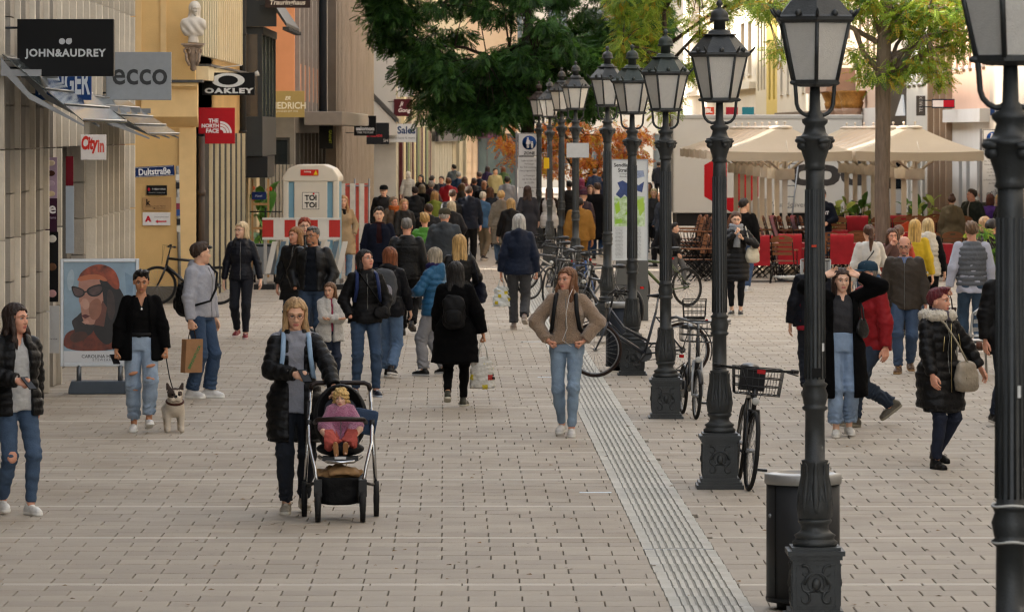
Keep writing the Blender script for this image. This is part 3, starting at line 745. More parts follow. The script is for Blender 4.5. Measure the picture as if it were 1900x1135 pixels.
def garment_top(J, sex, g, res, seed):
    """jacket, coat, sweater, shirt ...; returns V,Q"""
    s = J['s']; e = g.get('ease', .02); hem = g.get('hem', .88); kind = g.get('kind', 'jacket'); z1 = g.get('neckz', 1.445)
    sleeves = g.get('sleeves', 'long'); puff = g.get('puff', 0); fl = g.get('flare', .0)
    xs = [abs(J[k].x) for k in ('ell', 'elr', 'wrl', 'wrr', 'shl', 'shr')]; ys = [J[k].y for k in ('ell', 'elr', 'wrl', 'wrr', 'shl')]
    m = .11+e
    zmax = max(J['sp'](1.5).z, max(J[k].z for k in ('ell', 'elr', 'wrl', 'wrr'))+.04)+.05
    zmin = min(J['sp'](hem).z-.04, min(J['wrl'].z, J['wrr'].z)-.06 if sleeves == 'long' else 9)
    ext = .23*s+e+fl*max(0, 1-hem)
    F = Fd((-max(max(xs)+m, ext), min(min(ys)-m, -ext*.95), zmin), (max(max(xs)+m, ext), max(max(ys)+m, ext*.95), zmax), res)
    def quilt(t, L): 
        sp_ = g.get('qs', .075)
        return puff*(np.abs(np.sin(np.pi*t*L/sp_))**.55-.72)
    d = F.prof(tprof(J, sex, e, hem, z1, fl, g.get('wide', 1), belly=g.get('belly', 0)))
    # legs push the skirt of a coat
    if hem < .8:
        for k in 'lr':
            lg = F.cap(J['hip'+k], J['kn'+k], (.1+e*.6)*s, (.085+e*.7)*s)
            lg = np.maximum(lg, J['sp'](hem).z-F.z); d = smin(d, lg, .09)
    if puff: d = d-quilt((F.z-J['sp'](hem).z), 1.0)
    at = {'wool': .5, 'puffer': .45}.get(g.get('mat'), 1)
    d = d+F.wr(.012*at, 13, seed)+F.wr(.0052*at, 34, seed+1)
    if g.get('open'):
        w0, wz = g['open'], g.get('openz', None)
        wid = w0*s*(1-.45*np.clip((F.z/s-1.0)/.45, 0, 1)) if hem > .6 else w0*s
        cut = np.maximum(np.abs(F.x-g.get('openx', 0))-wid, F.y-J['sp'](1.1).y)
        if wz: cut = np.maximum(cut, wz*s-F.z)
        d = np.maximum(d, -cut)
    vn = g.get('vneck')
    if vn: d = np.maximum(d, -np.maximum(np.maximum(np.abs(F.x)-np.maximum(0, (F.z/s-vn)*.32*s), vn*s-F.z), F.y))
    if sleeves:
        for k in 'lr':
            sh, el, wr = J['sh'+k], J['el'+k], J['wr'+k]; ae = e*.8
            top = sh+Vector((0, 0, -.005)) 
            a = F.cap(top, el, (.052 if sex == 'm' else .045)*s+ae*.85, (.047 if sex == 'm' else .042)*s+ae)
            if puff: a = a-quilt(F.t, .29*s)*.8
            if sleeves == 'long':
                wend = el+(wr-el)*g.get('cuff', .97)
                b = F.cap(el, wend, (.047 if sex == 'm' else .042)*s+ae, .034*s+ae*.75)
                if puff: b = b-quilt(F.t, .26*s)*.8
                u = (wend-el).normalized(); b = np.maximum(b, (F.x-wend.x)*u.x+(F.y-wend.y)*u.y+(F.z-wend.z)*u.z)
                a = smin(a, b, .03)
                q = el; fold = np.exp(-((F.x-q.x)**2+(F.y-q.y)**2+(F.z-q.z)**2)/(.09*s)**2)
                a = a+fold*.006*np.sin(F.z*95+F.x*40+seed)
            else:
                u = (el-sh).normalized(); wend = sh+(el-sh)*.55; a = np.maximum(a, (F.x-wend.x)*u.x+(F.y-wend.y)*u.y+(F.z-wend.z)*u.z)
            a = a+F.wr(.006*at, 34, seed+7)
            d = smin(d, a, .014)
    nk = J['neck']; hc = J['headc']
    if g.get('collar'):
        hgt = g['collar']; n0 = J['sp'](1.405, 0, .012); n1 = J['sp'](1.405+hgt, 0, -.0)
        c = F.cap(n0, n1, (.09+e*.5)*s, (.078+e*.4)*s); c = np.maximum(c, F.z-n1.z); c = np.maximum(c, -(F.cap(n0, n1, .062*s, .06*s)))
        if g.get('open') or g.get('vneck'): c = np.maximum(c, -np.maximum(np.abs(F.x)-.045*s, F.y-hc.y))
        d = smin(d, c, .02)
    if g.get('hood'):
        q = J['sp'](1.43, 0, .085); c = F.cap(q+Vector((-.07*s, -.05*s, .0)), q+Vector((.07*s, -.05*s, 0)), .055*s, .055*s); c = smin(c, F.cap(q+Vector((0, .0, .01)), q+Vector((0, .03, -.09))*s, .075*s, .05*s), .05)
        for sg in (-1, 1): c = smin(c, F.cap(q+Vector((sg*.075*s, -.05*s, 0)), J['sp'](1.39, sg*.06, -.09), .04*s, .026*s), .03)
        c = np.maximum(c, -F.cap(J['sp'](1.4), J['headc'], .066*s, .085*s))
        d = smin(d, c+F.wr(.005, 40, seed+3), .025)
    return nets(d, F)
def garment_legs(J, sex, g, res, seed):
    s = J['s']; e = g.get('ease', .008); hemt = g.get('hem', .96)
    ys = [J[k].y for k in ('knl', 'knr', 'anl', 'anr')]; top = g.get('top', 1.03)
    F = Fd((-.27*s, min(ys+[-.15])-.13*s, min(J['anl'].z, J['anr'].z)-.05*s), (.27*s, max(ys+[.15])+.13*s, J['sp'](top).z+.03), res)
    d = F.prof(tprof(J, sex, e*.6, .86, top), p=2.2)
    if sex == 'f' or True:
        for sg in (-1, 1): d = smin(d, F.ell(J['sp'](.9, sg*.075, .062), (.085*s, .075*s, .09*s)), .03)
    for k, sg in (('l', 1), ('r', -1)):
        hip, kn, an = J['hip'+k], J['kn'+k], J['an'+k]
        a = F.cap(hip, kn, (.088 if sex == 'f' else .09)*s+e*.4, .058*s+e)
        hemp = kn+(an-kn)*hemt; w1 = g.get('hemr', .042)*s+e*.8
        calf = F.cap(kn, kn+(an-kn)*.4, .057*s+e, max(.053*s+e, w1*.95)); b = F.cap(kn+(an-kn)*.35, hemp, max(.053*s+e, w1*.95), w1)
        b = smin(calf, b, .02); u = (an-kn).normalized(); b = np.maximum(b, (F.x-hemp.x)*u.x+(F.y-hemp.y)*u.y+(F.z-hemp.z)*u.z)
        fk = np.exp(-((F.z-kn.z)/(.08*s))**2); fa = np.exp(-((F.z-hemp.z-.05*s)/(.09*s))**2)
        lg = smin(a, b, .03)
        lg = lg+(fk*.006+fa*.007*min(1.5, e/.012))*np.sin(F.z*105+7*np.sin(F.x*14+F.y*20+seed))+F.wr(.0055, 26, seed+int(sg)+2)
        d = smin(d, lg, .022)
    return nets(d, F)
def body_mesh(J, sex, tone, res, near, brow, bare):
    s = J['s']
    xs = [abs(J[k].x) for k in ('ell', 'elr', 'wrl', 'wrr')]; ys = [J[k].y for k in ('ell', 'elr', 'wrl', 'wrr', 'knl', 'knr', 'anl', 'anr')]
    zs = [J[k].z for k in ('ell', 'elr', 'wrl', 'wrr')]
    hr = max(res, .016) if near else max(res, .03)
    F = Fd((-max(xs+[.2])-.09, min(ys)-.13, .02), (max(xs+[.2])+.09, max(ys+[.12])+.13, max(zs+[1.5*s])+.09), hr)
    d = F.prof(tprof(J, sex, -.006, .86, 1.455))
    d = smin(d, F.cap(J['sp'](1.40, 0, .02), J['headc']+Vector((0, .012, -.06))*s, .056*s if sex == 'm' else .048*s, .05*s if sex == 'm' else .044*s), .035)
    for k in 'lr':
        d = smin(d, F.cap(J['hip'+k], J['kn'+k], .08*s, .048*s), .02); d = smin(d, F.cap(J['kn'+k], J['an'+k], .048*s, .033*s), .015)
        d = smin(d, F.cap(J['an'+k], J['an'+k]+Vector((0, -.03, -.04)), .033*s, .025*s), .01)
        d = smin(d, F.cap(J['sh'+k], J['el'+k], .046*s, .037*s), .02); d = smin(d, F.cap(J['el'+k], J['wr'+k], .037*s, .025*s), .015)
    V, Q = nets(d, F); mi = np.zeros(len(Q), int); parts = [(V, Q, mi)]; n = len(V)
    hv, hq, hm = head_tmpl(sex, .0055 if near else .011)
    hs = s*(1.0 if s > .85 else 1.0+(.85-s)*.75)*1.0
    yaw, pit, roll = [R(q) for q in J['head']]
    A = Matrix.Translation(J['headc']) @ Euler((pit, roll, yaw), 'XYZ').to_matrix().to_4x4() @ Matrix.Scale(hs, 4)
    J['HM'] = A
    An = np.array(A); parts.append((hv@An[:3, :3].T+An[:3, 3], hq+n, hm)); n += len(hv)
    for k, sg in (('l', 1), ('r', -1)):
        hk = J['hk'+k]
        if hk is None: continue
        tv, tq = hand_tmpl(hk, .0052 if near else .0095)
        dr = (J['wr'+k]-J['el'+k]).normalized(); zc = -dr
        fwd = Vector((0, -1, 0)) if abs(dr.y) < .75 else Vector((-sg*.6, 0, 1))
        if J['raised'+k]: fwd = Vector((-sg, -.2, -.1))
        if hk == 'grip' and dr.y < -.5: fwd = Vector((-sg*.8, 0, .6))
        yc = -(fwd-zc*fwd.dot(zc)).normalized(); xc = yc.cross(zc)
        B = np.array([xc, yc, zc]).T
        v = tv.copy(); q = tq
        if sg < 0: v[:, 0] *= -1; q = tq[:, ::-1]
        v = v*(s*.98)@B.T+np.array(J['wr'+k]); parts.append((v, q+n, np.zeros(len(q), int))); n += len(v)
        J['HB'+k] = Matrix.Translation(J['wr'+k]) @ Matrix([list(r) for r in B]).to_4x4()
    V = np.concatenate([q[0] for q in parts]); Q = np.concatenate([q[1] for q in parts]); mi = np.concatenate([q[2] for q in parts])
    return npmesh('body', V, Q, [skin_m(tone), lip_m(tone), hair_m(brow), eyew, irism], mi)
PEOPLE = []
def person(px, py, h, yaw, label, sex='f', skin='fair', pose=None, hair=('long', '3a2618'), tops=(), legs=None, shoes=('222222', 'cfcac0'), shoe='sneaker', glasses=None, hat=None, beard=None, group=None, loc=None, scarf=None, near=None):
    Y = gY(py) if loc is None else loc[1]
    pos = G(px, py) if loc is None else Vector(loc)
    near = Y < 72 if near is None else near
    res = .0135 if Y < 62 else .018 if Y < 85 else .026
    seed = int(px*7+py) % 9973
    J = skeleton(h, sex, pose or {})
    t = empty('person', pos, R(yaw), label, 'person', group)
    bm_ = body_mesh(J, sex, skin, res, near, hair[1] if hair else '3a2618', None); inst('body', bm_, t)
    if legs:
        V, Q = garment_legs(J, sex, legs, res, seed)
        inst(legs.get('name', 'trousers'), npmesh('trousers', V, Q, [cloth(legs['col'], legs.get('mat', 'denim'))]), t)
    for i, g in enumerate(tops):
        V, Q = garment_top(J, sex, g, res, seed+i*31)
        inst(g.get('name', 'jacket'), npmesh(g.get('name', 'jacket'), V, Q, [cloth(g['col'], g.get('mat', 'cotton'))]), t)
        if Y < 75 and g.get('sleeves', 1) and not g.get('open') and g.get('mat') in ('puffer', 'nylon', 'fleece', 'cotton') and g.get('name') == 'jacket' and abs((yaw+180) % 360-180) < 80:
            P = sorted(tprof(J, sex, g['ease'], g['hem'], 1.43, g.get('flare', 0), g.get('wide', 1))); z0, z1 = P[0][0], P[-1][0]; zz = np.linspace(z0+.01, z1, 14); A = np.array(P)
            mz = MB(); mz.tube([(.003*math.sin(k*2), np.interp(z, A[:, 0], A[:, 4])-np.interp(z, A[:, 0], A[:, 2])-.004, z) for k, z in enumerate(zz)], .004, 4); mz.obj('zip', [flat('7d7d7a', .35, .6)], t)
    s = J['s']
    sm = shoe_mesh(shoe)
    for k, sg in (('l', 1), ('r', -1)):
        a = J['an'+k]; pit = J['fp'+k]
        o = inst('shoe', sm, t, a+Matrix.Rotation(pit, 3, 'X') @ Vector((0, 0, -.085*s)), (pit, 0, sg*.12), s*(.98 if sex == 'm' else .9), [cloth(shoes[0], 'leather'), flat(shoes[1]), flat(shoes[2] if len(shoes) > 2 else shoes[1])])
    HM = J['HM']
    hs = HM.to_scale()[0]
    if hair and hair[0] != 'none':
        o = inst('hair', hair_mesh(hair[0], near), t, HM.to_translation(), HM.to_euler(), hs, [hair_m(hair[1])])
    if hat: inst('cap', hat_mesh(hat[0]), t, HM.to_translation(), HM.to_euler(), hs, [cloth(hat[1])])
    if glasses: inst('glasses', glasses_mesh(), t, HM.to_translation(), HM.to_euler(), hs, [flat(glasses, .3)])
    if beard:
        F = Fd((-.09, -.13, -.13), (.09, .06, .02), .008)
        d = np.minimum(F.ell((0, -.034, -.064), (.055, .058, .051)), F.ell((0, -.068, -.094), (.029, .023, .023)))
        d = np.maximum(d, np.maximum(F.z+.04-np.clip(-F.y-.03, -1, .0)*.8, -np.maximum(np.maximum(np.abs(F.x)-.024, np.abs(F.z+.063)-.009), F.y+.07))); d = np.maximum(d, F.y-.0)
        V, Q = nets(d+.002*np.sin(F.x*400)*np.sin(F.z*380), F)
        inst('beard', npmesh('beard', V, Q, [hair_m(beard)]), t, HM.to_translation(), HM.to_euler(), hs)
    if scarf:
        mb = MB(); c = J['sp'](1.45, 0, .0)
        for j in range(2): mb.tube([c+Vector((.088*math.cos(a)*s, .085*math.sin(a)*s, (-.02+.045*j+.012*math.sin(2*a+j))*s)) for a in np.linspace(0, math.tau, 18, endpoint=False)], .036*s, 8, closed=True)
        if len(scarf) > 1: mb.tube([c+Vector((.02, -.11, -.03)), c+Vector((.03, -.17, -.15)), c+Vector((.02, -.18, -.32))], [.035, .05, .06], 8, flatk=.5)
        mb.obj('scarf', [cloth(scarf[0], 'wool')], t)
    J['obj'] = t; t['_'] = 0; del t['_']
    PEOPLE.append(t)
    def to_world(v): return t.location+Matrix.Rotation(R(yaw), 3, 'Z') @ Vector(v)
    J['W'] = to_world; J['yaw'] = R(yaw); return J
# ---------------------------------------------------------------- garment shorthand
def puffer(col, hem=.86, **k): return dict(dict(name='jacket', col=col, mat='puffer', hem=hem, ease=.034, puff=.018, qs=.075, collar=.06), **k)
def jacket(col, hem=.86, **k): return dict(dict(name='jacket', col=col, mat='nylon', hem=hem, ease=.028, collar=.05), **k)
def coat(col, hem=.5, **k): return dict(dict(name='coat', col=col, mat='wool', hem=hem, ease=.03, flare=.09, collar=.05), **k)
def shirt(col, **k): return dict(dict(name='shirt', col=col, mat='cotton', hem=.9, ease=.012), **k)
def jeans(col, **k): return dict(dict(col=col, mat='denim', ease=.01), **k)
def walk(a=.27, lift=.1, **k): return dict(dict(L=(a, 0), R=(-a, lift)), **k)
def walkR(a=.27, lift=.1, **k): return dict(dict(R=(a, 0), L=(-a, lift)), **k)
# ================================================================== buildings
def glass_m(name, col='2a3136', rough=.08):
    m = M(name, col, rough, 0, var=.35, vs=.7, spec=.8); return m
gl_dark = glass_m('pane_dark', '20262a'); gl_mid = glass_m('pane_mid', '4b555a', .1); gl_warm = glass_m('pane_warm', '4a4238', .15); gl_teal = glass_m('pane_teal', '3f5a60', .08)
class Facade:
    """local frame: x along the wall from A to B, -y out to the street, z up"""
    def __init__(s, name, A, B, label, cat='building', group=None):
        s.A = Vector((A[0], A[1], 0)); s.B = Vector((B[0], B[1], 0)); d = s.B-s.A; s.L = d.length
        s.d = d.normalized(); s.n = Vector((s.d.y, -s.d.x, 0)); s.rz = math.atan2(d.y, d.x)
        s.root = empty(name, s.A, s.rz, label, cat, group)
    def s_at(s, px, out=0):
        k = (px-950)/FPX; O = s.A+s.n*out            # (O.x + t d.x) = k (O.y + t d.y)
        return (k*O.y-O.x)/(s.d.x-k*s.d.y)
    def Yat(s, t, out=0): return (s.A+s.n*out+s.d*t).y
    def at(s, px, py, out=0): t = s.s_at(px, out); return t, wZ(py, s.Yat(t, out))
    def box(s, name, t0, t1, o0, o1, z0, z1, mat, parent=None, bevel=0):
        return MB().box((t0, -o1, z0), (t1, -o0, z1)).obj(name, [mat], parent or s.root, bevel=bevel)
    def wall(s, z0, z1, mat, holes=(), depth=.2, t0=0, t1=None, frame=None, pane=None, fw=.06, mull=1, bars=0, name='wall', thick=.6, sill=None):
        t1 = s.L if t1 is None else t1
        xs = sorted({t0, t1, *[h[0] for h in holes], *[h[1] for h in holes]}); zs = sorted({z0, z1, *[h[2] for h in holes], *[h[3] for h in holes]})
        mb = MB()
        for i in range(len(xs)-1):
            for j in range(len(zs)-1):
                cx, cz = (xs[i]+xs[i+1])/2, (zs[j]+zs[j+1])/2
                if any(h[0] < cx < h[1] and h[2] < cz < h[3] for h in holes): continue
                mb.add([(xs[i], 0, zs[j]), (xs[i+1], 0, zs[j]), (xs[i+1], 0, zs[j+1]), (xs[i], 0, zs[j+1])], [(0, 1, 2, 3)])
        for a, b, c, d in [h[:4] for h in holes]:
            mb.add([(a, 0, c), (b, 0, c), (b, 0, d), (a, 0, d), (a, depth, c), (b, depth, c), (b, depth, d), (a, depth, d)], [(0, 1, 5, 4), (1, 2, 6, 5), (2, 3, 7, 6), (3, 0, 4, 7)])
        mb.add([(t0, thick, z0), (t1, thick, z0), (t1, thick, z1), (t0, thick, z1), (t0, 0, z0), (t1, 0, z0), (t1, 0, z1), (t0, 0, z1)], [(0, 3, 2, 1), (0, 4, 7, 3), (1, 2, 6, 5), (3, 7, 6, 2), (0, 1, 5, 4)])
        w = mb.obj(name, [mat], s.root)
        cache = {}
        for h in holes:
            a, b, c, d = h[:4]; key = (round(b-a, 3), round(d-c, 3))
            if key not in cache:
                W, H = b-a, d-c; f = MB(); y0, y1 = depth-.07, depth-.005
                f.box((0, y0, 0), (fw, y1, H)); f.box((W-fw, y0, 0), (W, y1, H)); f.box((fw, y0, 0), (W-fw, y1, fw)); f.box((fw, y0, H-fw), (W-fw, y1, H))
                for k in range(mull): x = W*(k+1)/(mull+1); f.box((x-fw*.4, y0+.01, fw), (x+fw*.4, y1, H-fw))
                for k in range(bars): z = H*(k+1)/(bars+1); f.box((fw, y0+.012, z-fw*.35), (W-fw, y1, z+fw*.35))
                p = MB().box((0, depth-.03, 0), (W, depth+.01, H))
                cache[key] = (f.mesh('window', [frame]), p.mesh('pane', [pane]))
            f, p = cache[key]; o = inst('window', f, w, (a, 0, c)); inst('pane', p, o)
            if sill: MB().box((-.06, -.09, -.07), (b-a+.06, .05, -.003)).obj('sill', [sill], o)
        return w
def hang_sign(px0, px1, py0, py1, Y, col, label, txts=(), name='shop_sign', thick=.09, rough=.4, bracket=None, metal=0, edge=None, rz=0):
    """a flat board across the street direction, facing the viewer"""
    a = PT(px0, py1, Y); b = PT(px1, py0, Y); W = b.x-a.x; H = b.z-a.z; c = (a+b)/2
    t = empty(name, (c.x, Y, c.z), rz, label, 'sign')
    MB().box((-W/2, -thick/2, -H/2), (W/2, thick/2, H/2)).obj('board', [flat(col, rough, metal)], t, bevel=.006)
    for q in txts:
        body, fx, fy, fw, colr = q[:5]; kw = dict(q[5]) if len(q) > 5 else {}
        hh = kw.pop('h', None)
        text(body, fw*W, flat(colr, .5), t, ((fx-.5)*W, -thick/2-.003, (.5-fy)*H), height=hh*H if hh else None, **kw)
    if bracket is not None:
        mb = MB()
        for z in (-.35, .35): mb.tube([(-W/2+.02, 0, z*H), (-W/2-bracket, 0, z*H)], .014, 6)
        mb.obj('bracket', [flat('33363a', .4, .6)], t)
    return t, W, H, thick
UF = -4.9
# ---------------------------------------------------------------- grey stone block with pilasters (left edge)
stone = objrand(M('grey_stone', 'ada69b', .8, var=.12, vs=3, bump=.3, bs=40, dirt=.25), .14)
stone2 = M('darkened_stone_wall', '6e6962', .85, var=.15, vs=2, bump=.3, bs=30, dirt=.2)  # same stone darkened: shade of the gaps between pilasters put into the colour
lt = objrand(M('lit_stone_tone', 'd2cabb', .75, var=.1, vs=4, bump=.25, bs=40, dirt=.25), .1)  # same stone lightened: lit fronts of the fins put into the colour
b1 = Facade('stone_shop_building', S(UF, 46), S(UF, 72.4), 'grey stone shop building with close upright pilasters at the left edge')
y2s = lambda Y: Y-46
holes = [(y2s(48), y2s(50.6), .25, 3.0), (y2s(51.5), y2s(53.4), .25, 3.0), (y2s(59.7), y2s(61.2), .2, 3.05), (y2s(61.35), y2s(63.0), .2, 3.05)]
k = 63.9
while k < 72: holes.append((y2s(k), y2s(k+.75), .45, 3.0)); k += 1.15
for zz in (3.6, 6.9, 10.2):
    k = 47
    while k < 71.5: holes.append((y2s(k), y2s(k+.7), zz, zz+2.3)); k += 1.15
dkframe = flat('3a3a38', .4, .3)
b1.wall(0, 19, stone2, holes, .22, frame=dkframe, pane=gl_mid, fw=.05, mull=0, thick=11)
mbw = MB().box((-.34, -.24, .007), (.2, 0, .468)).mesh('stone_block', [stone]); mbk = MB().box((-.16, -.17, .007), (.16, 0, .468)).mesh('stone_block', [stone]); mbf = MB().box((-.06, -.3, .009), (.06, -.001, .941)).mesh('stone_fin', [lt])
k = 46.75; pil = 0
while k < 72.3:
    gf = 59.2 < k < 63.2
    for j in range(0, 7):
        if gf and j < 3: continue
        [inst('stone_block', mbw if k < 59 else mbk, b1.root, (y2s(k), 0, j*.95+q*.475)) for q in (0, 1)]; inst('stone_fin', mbf, b1.root, (y2s(k)+.225, 0, j*.95))
    MB().box((-.16, -.17, 6.66), (.285, 0, 19)).obj('pilaster', [stone], b1.root, (y2s(k), 0, 0)); k += 1.15 if k > 58 else 1.9
b1.box('plinth_course', 0, y2s(59.4), .001, .19, 0, .32, stone)
# shop posters in the entrance
for (px0, px1, py0, py1, c, nm) in ((83, 106, 292, 368, 'b9a2c0', 'poster'), (84, 106, 368, 430, '3a1530', 'poster'), (122, 136, 290, 345, '6d1020', 'poster'), (122, 137, 345, 470, 'a9b3bd', 'poster'), (86, 108, 430, 560, '0d0c0e', 'poster'), (86, 110, 567, 655, 'd9dadb', 'poster')):
    t0, z0 = b1.at(px0, py1, .18); t1, z1 = b1.at(px1, py0, .18); Y = b1.Yat(t0, .18)
    a = PT(px0, py1, Y); b = PT(px1, py0, Y)
    pst = MB().box((a.x, Y, a.z), (b.x, Y+.02, b.z)).obj('window_poster', [flat(c, .35)], None, label={292: 'lilac sweets poster on the left shop front', 368: 'dark purple poster with white script below the lilac poster', 290: 'dark red upright panel by the shop entrance', 345: 'pale blue-grey panel below the dark red panel', 430: 'tall black poster on the left shop front', 567: 'white poster low behind the sunglasses advert'}[py0], cat='poster')
    cx, W, H = (a.x+b.x)/2, b.x-a.x, b.z-a.z
    if py0 == 292:
        for j, cc in enumerate(('e8d8c0', '4a2a20', 'cdb8d2', 'e0cfae')):
            MB().sphere((0, 0, 0), (W*.34, .006, H*.07), 0, 14).obj('print', [flat(cc)], pst, (cx, Y-.002, b.z-H*(.14+.25*j)))
    if py0 == 368: text('e', W*.6, flat('eeeaf0'), pst, (cx+W*.1, Y-.004, a.z+H*.66), bold=.02); text('eatore', W*.8, flat('cdb8d2'), pst, (cx, Y-.004, a.z+H*.42))
    if py0 == 430:
        for j, (cc, fz) in enumerate((('d8d4cc', .9), ('6a4a34', .5), ('c99b9b', .12))): MB().sphere((0, 0, 0), (W*.36, .006, H*.055), 0, 14).obj('print', [flat(cc)], pst, (cx, Y-.002, a.z+H*fz))
    if py0 == 567: text('LOVE IONS', W*.7, flat('3a3a3e'), pst, (cx, Y-.004, a.z+H*.3))
# steel and glass canopies
steel = M('brushed_steel', '8f9092', .38, .75, var=.15, vs=5); cglass = M('canopy_glass', '9aa6a4', .1, 0, var=.1, vs=2, trans=.75, spec=.6)
def canopy(Y0, Y1, zin, zout, depth, label):
    f = Facade('glass_canopy', S(UF, Y0), S(UF, Y1), label, 'canopy')
    L = f.L; n = 4
    for j in range(n):
        t = L*(j+.03)/(n-.94)
        mb = MB(); mb.prism([(0.28, zin+.06), (depth*.5, (zin+zout)/2+.03), (depth, zout+.01), (depth, zout+.03), (depth*.5, (zin+zout)/2+.1), (0.28, zin+.2)], t-.012, t+.012, 0, T=Matrix(((0, 1, 0, 0), (-1, 0, 0, 0), (0, 0, 1, 0), (0, 0, 0, 1))))
        mb.obj('rib', [steel], f.root)
        MB().box((t-.02, -.7, zin+.0), (t+.02, -.28, zin+.07)).obj('arm', [steel], f.root)
    for k in range(5):
        o = .35+(depth-.35)*k/4.; z = zin+.2+(zout+.04-zin-.2)*(o-.28)/(depth-.28)+.02
        mb = MB(); mb.tube([(0, -o, z+.03), (L, -o, z+.03)], .011, 6); mb.obj('glazing_bar', [steel], f.root)
    mb = MB(); a, b = zin+.2, zout+.04
    mb.add([(0, -.3, a+.02), (L, -.3, a+.02), (L, -depth, b+.02), (0, -depth, b+.02), (0, -.3, a+.032), (L, -.3, a+.032), (L, -depth, b+.032), (0, -depth, b+.032)], [(0, 1, 2, 3), (4, 7, 6, 5), (0, 4, 5, 1), (3, 2, 6, 7), (0, 3, 7, 4), (1, 5, 6, 2)])
    mb.obj('glass_sheet', [cglass], f.root)
canopy(50.5, 57.2, 3.62, 3.08, 1.15, 'steel and glass canopy sloping down under the black eyewear sign')
canopy(62.5, 69.5, 3.3, 2.93, 1.1, 'steel and glass canopy sloping down under the brushed metal shoe sign')
# signs on the stone building
hs, W, H, th = hang_sign(33, 212, 36, 142, 52.0, '070708', 'large black hanging sign with white eyewear shop lettering', [('JOHN&AUDREY', .5, .61, .84, 'c9ccce', dict(bold=.035, space=1.12))], bracket=.3, thick=.14)
mb = MB()
for sx, corner in ((-1, 0), (1, 1)):
    pts = [(sx*.036+.033*math.cos(a), .033*math.sin(a)) for a in np.linspace(0, math.tau, 24, endpoint=False)]
    if corner: pts = [(x, z) if not (x > .036 and z > 0) else (min(.069, .036+(x-.036)*1.3), min(.033, z*1.3)) for x, z in pts]
    mb.prism(pts, -th/2-.006, -th/2-.001)
mb.obj('emblem', [flat('b9bcbf')], hs, (0, 0, H*.11))
hs, W, H, th = hang_sign(197, 318, 97, 186, 66.0, '8d9093', 'brushed silver hanging shoe shop sign with dark rounded letters', [('ecco', .52, .52, .84, '3c3e40', dict(bold=.015, h=.33))], bracket=.2, rough=.35, metal=.7)
hang_sign(66, 170, 118, 186, 54.4, '1c3f78', 'blue and white upper-case shop sign half hidden below the black sign', [('LANGER', .52, .5, .92, 'd5dce6', dict(bold=.03, h=.72))], bracket=.2)
hs, W, H, th = hang_sign(150, 197, 250, 297, 61.0, 'e6e0dc', 'small white sign with loose red letters under the second canopy', [('City', .36, .4, .66, 'd0352a', dict(bold=.05, h=.7, shear=.15)), ('in', .8, .45, .26, 'd8655a', dict(bold=.04, h=.5))], thick=.05)
# ---------------------------------------------------------------- yellow corner house
yel = M('yellow_render', 'e2bd80', .88, var=.08, vs=1.6, bump=.2, bs=50, dirt=.14); yel2 = M('yellow_trim', 'e6c58e', .85, var=.07, vs=3, dirt=.12)
slate = M('slate', '4a4a4a', .6, var=.3, vs=12)
XE = -5.62
y1 = Facade('yellow_corner_house', (-14, 86), (XE, 86), 'yellow rendered corner house with a bracketed oriel and street nameplate')
d0 = y1.s_at(213)
y1.wall(0, 14, yel, [(d0-1.2, y1.s_at(232), 0.05, wZ(258, 86)), (y1.s_at(205), y1.s_at(226), 3.4, 6.5)], .14, frame=M('orange_frame', '9a5a1e', .5, var=.1), pane=gl_dark, fw=.1, mull=0, thick=16)
y1.box('plinth', y1.s_at(233), y1.L+.03, .001, .035, 0, .3, M('dark_plinth', '6b665e', .85, var=.15, vs=4))
a, b = y1.s_at(262, .3), y1.s_at(366, .3)
mb = MB()
mb.prism([(0, 3.12), (.3, 3.3), (.3, 3.78), (.38, 3.82), (.42, 3.84), (.42, 3.9), (0, 3.9)], a, b, T=Matrix(((0, 1, 0, 0), (-1, 0, 0, 0), (0, 0, 1, 0), (0, 0, 0, 1)))); mb.obj('oriel', [yel2], y1.root)
y1.box('oriel_cover', y1.s_at(300, .4), b+.1, .001, .47, 3.905, 3.95, slate)
y1.box('corner_strip', y1.L-.28, y1.L+.02, .001, .05, .3, 3.1, yel2)
for t in (236, 252, 298): y1.box('pilaster_strip', y1.s_at(t), y1.s_at(t)+.1, .001, .04, 3.96, 9, yel2)
mb = MB()
for k in range(14): mb.tube([(y1.s_at(232)+.07*k, -.06, 3.85), (y1.s_at(232)+.07*k, -.07, 3.99)], .004, 4)
mb.obj('pigeon_spikes', [steel], y1.root)
mb = MB(); dp = M('downpipe', '4b4038', .6, .2, var=.2); mb.tube([(0, 0, 0), (0, 0, 2.95)], .055, 8); mb.tube([(0, 0, 1.9), (0, 0, 2.0)], .075, 8)
mb.obj('downpipe', [dp], y1.root, (y1.L+.1, .25, 0))
# the bust on its bracket
plaster = M('white_plaster', 'cfc8bd', .8, var=.1, vs=9, bump=.3, bs=60, dirt=.2)
bt = empty('bust_statue', (wX(359, 85.6), 85.55, 0), 0, 'white plaster bust of a veiled woman on a scroll bracket at the yellow corner', 'statue')
hv, hq, hm = head_tmpl('f', .0055); an = Matrix.Translation((0.02, 0, 5.2)) @ Euler((.15, 0, .5)).to_matrix().to_4x4() @ Matrix.Scale(1.05, 4); an = np.array(an)
F = Fd((-.3, -.25, 4.55), (.3, .22, 5.42), .014)
d = F.ell((0, .02, 4.86), (.21, .13, .2)); d = smin(d, F.cap((0, .02, 5), (.01, .01, 5.12), .07, .06), .06); d = smin(d, F.cap((-.15, 0, 4.95), (.15, 0, 4.95), .075, .075), .06)
d = np.maximum(d, 4.72-F.z); d = smin(d, F.cap((0, 0, 4.6), (0, 0, 4.73), .1, .08), .02); d = np.maximum(d, 4.6-F.z)
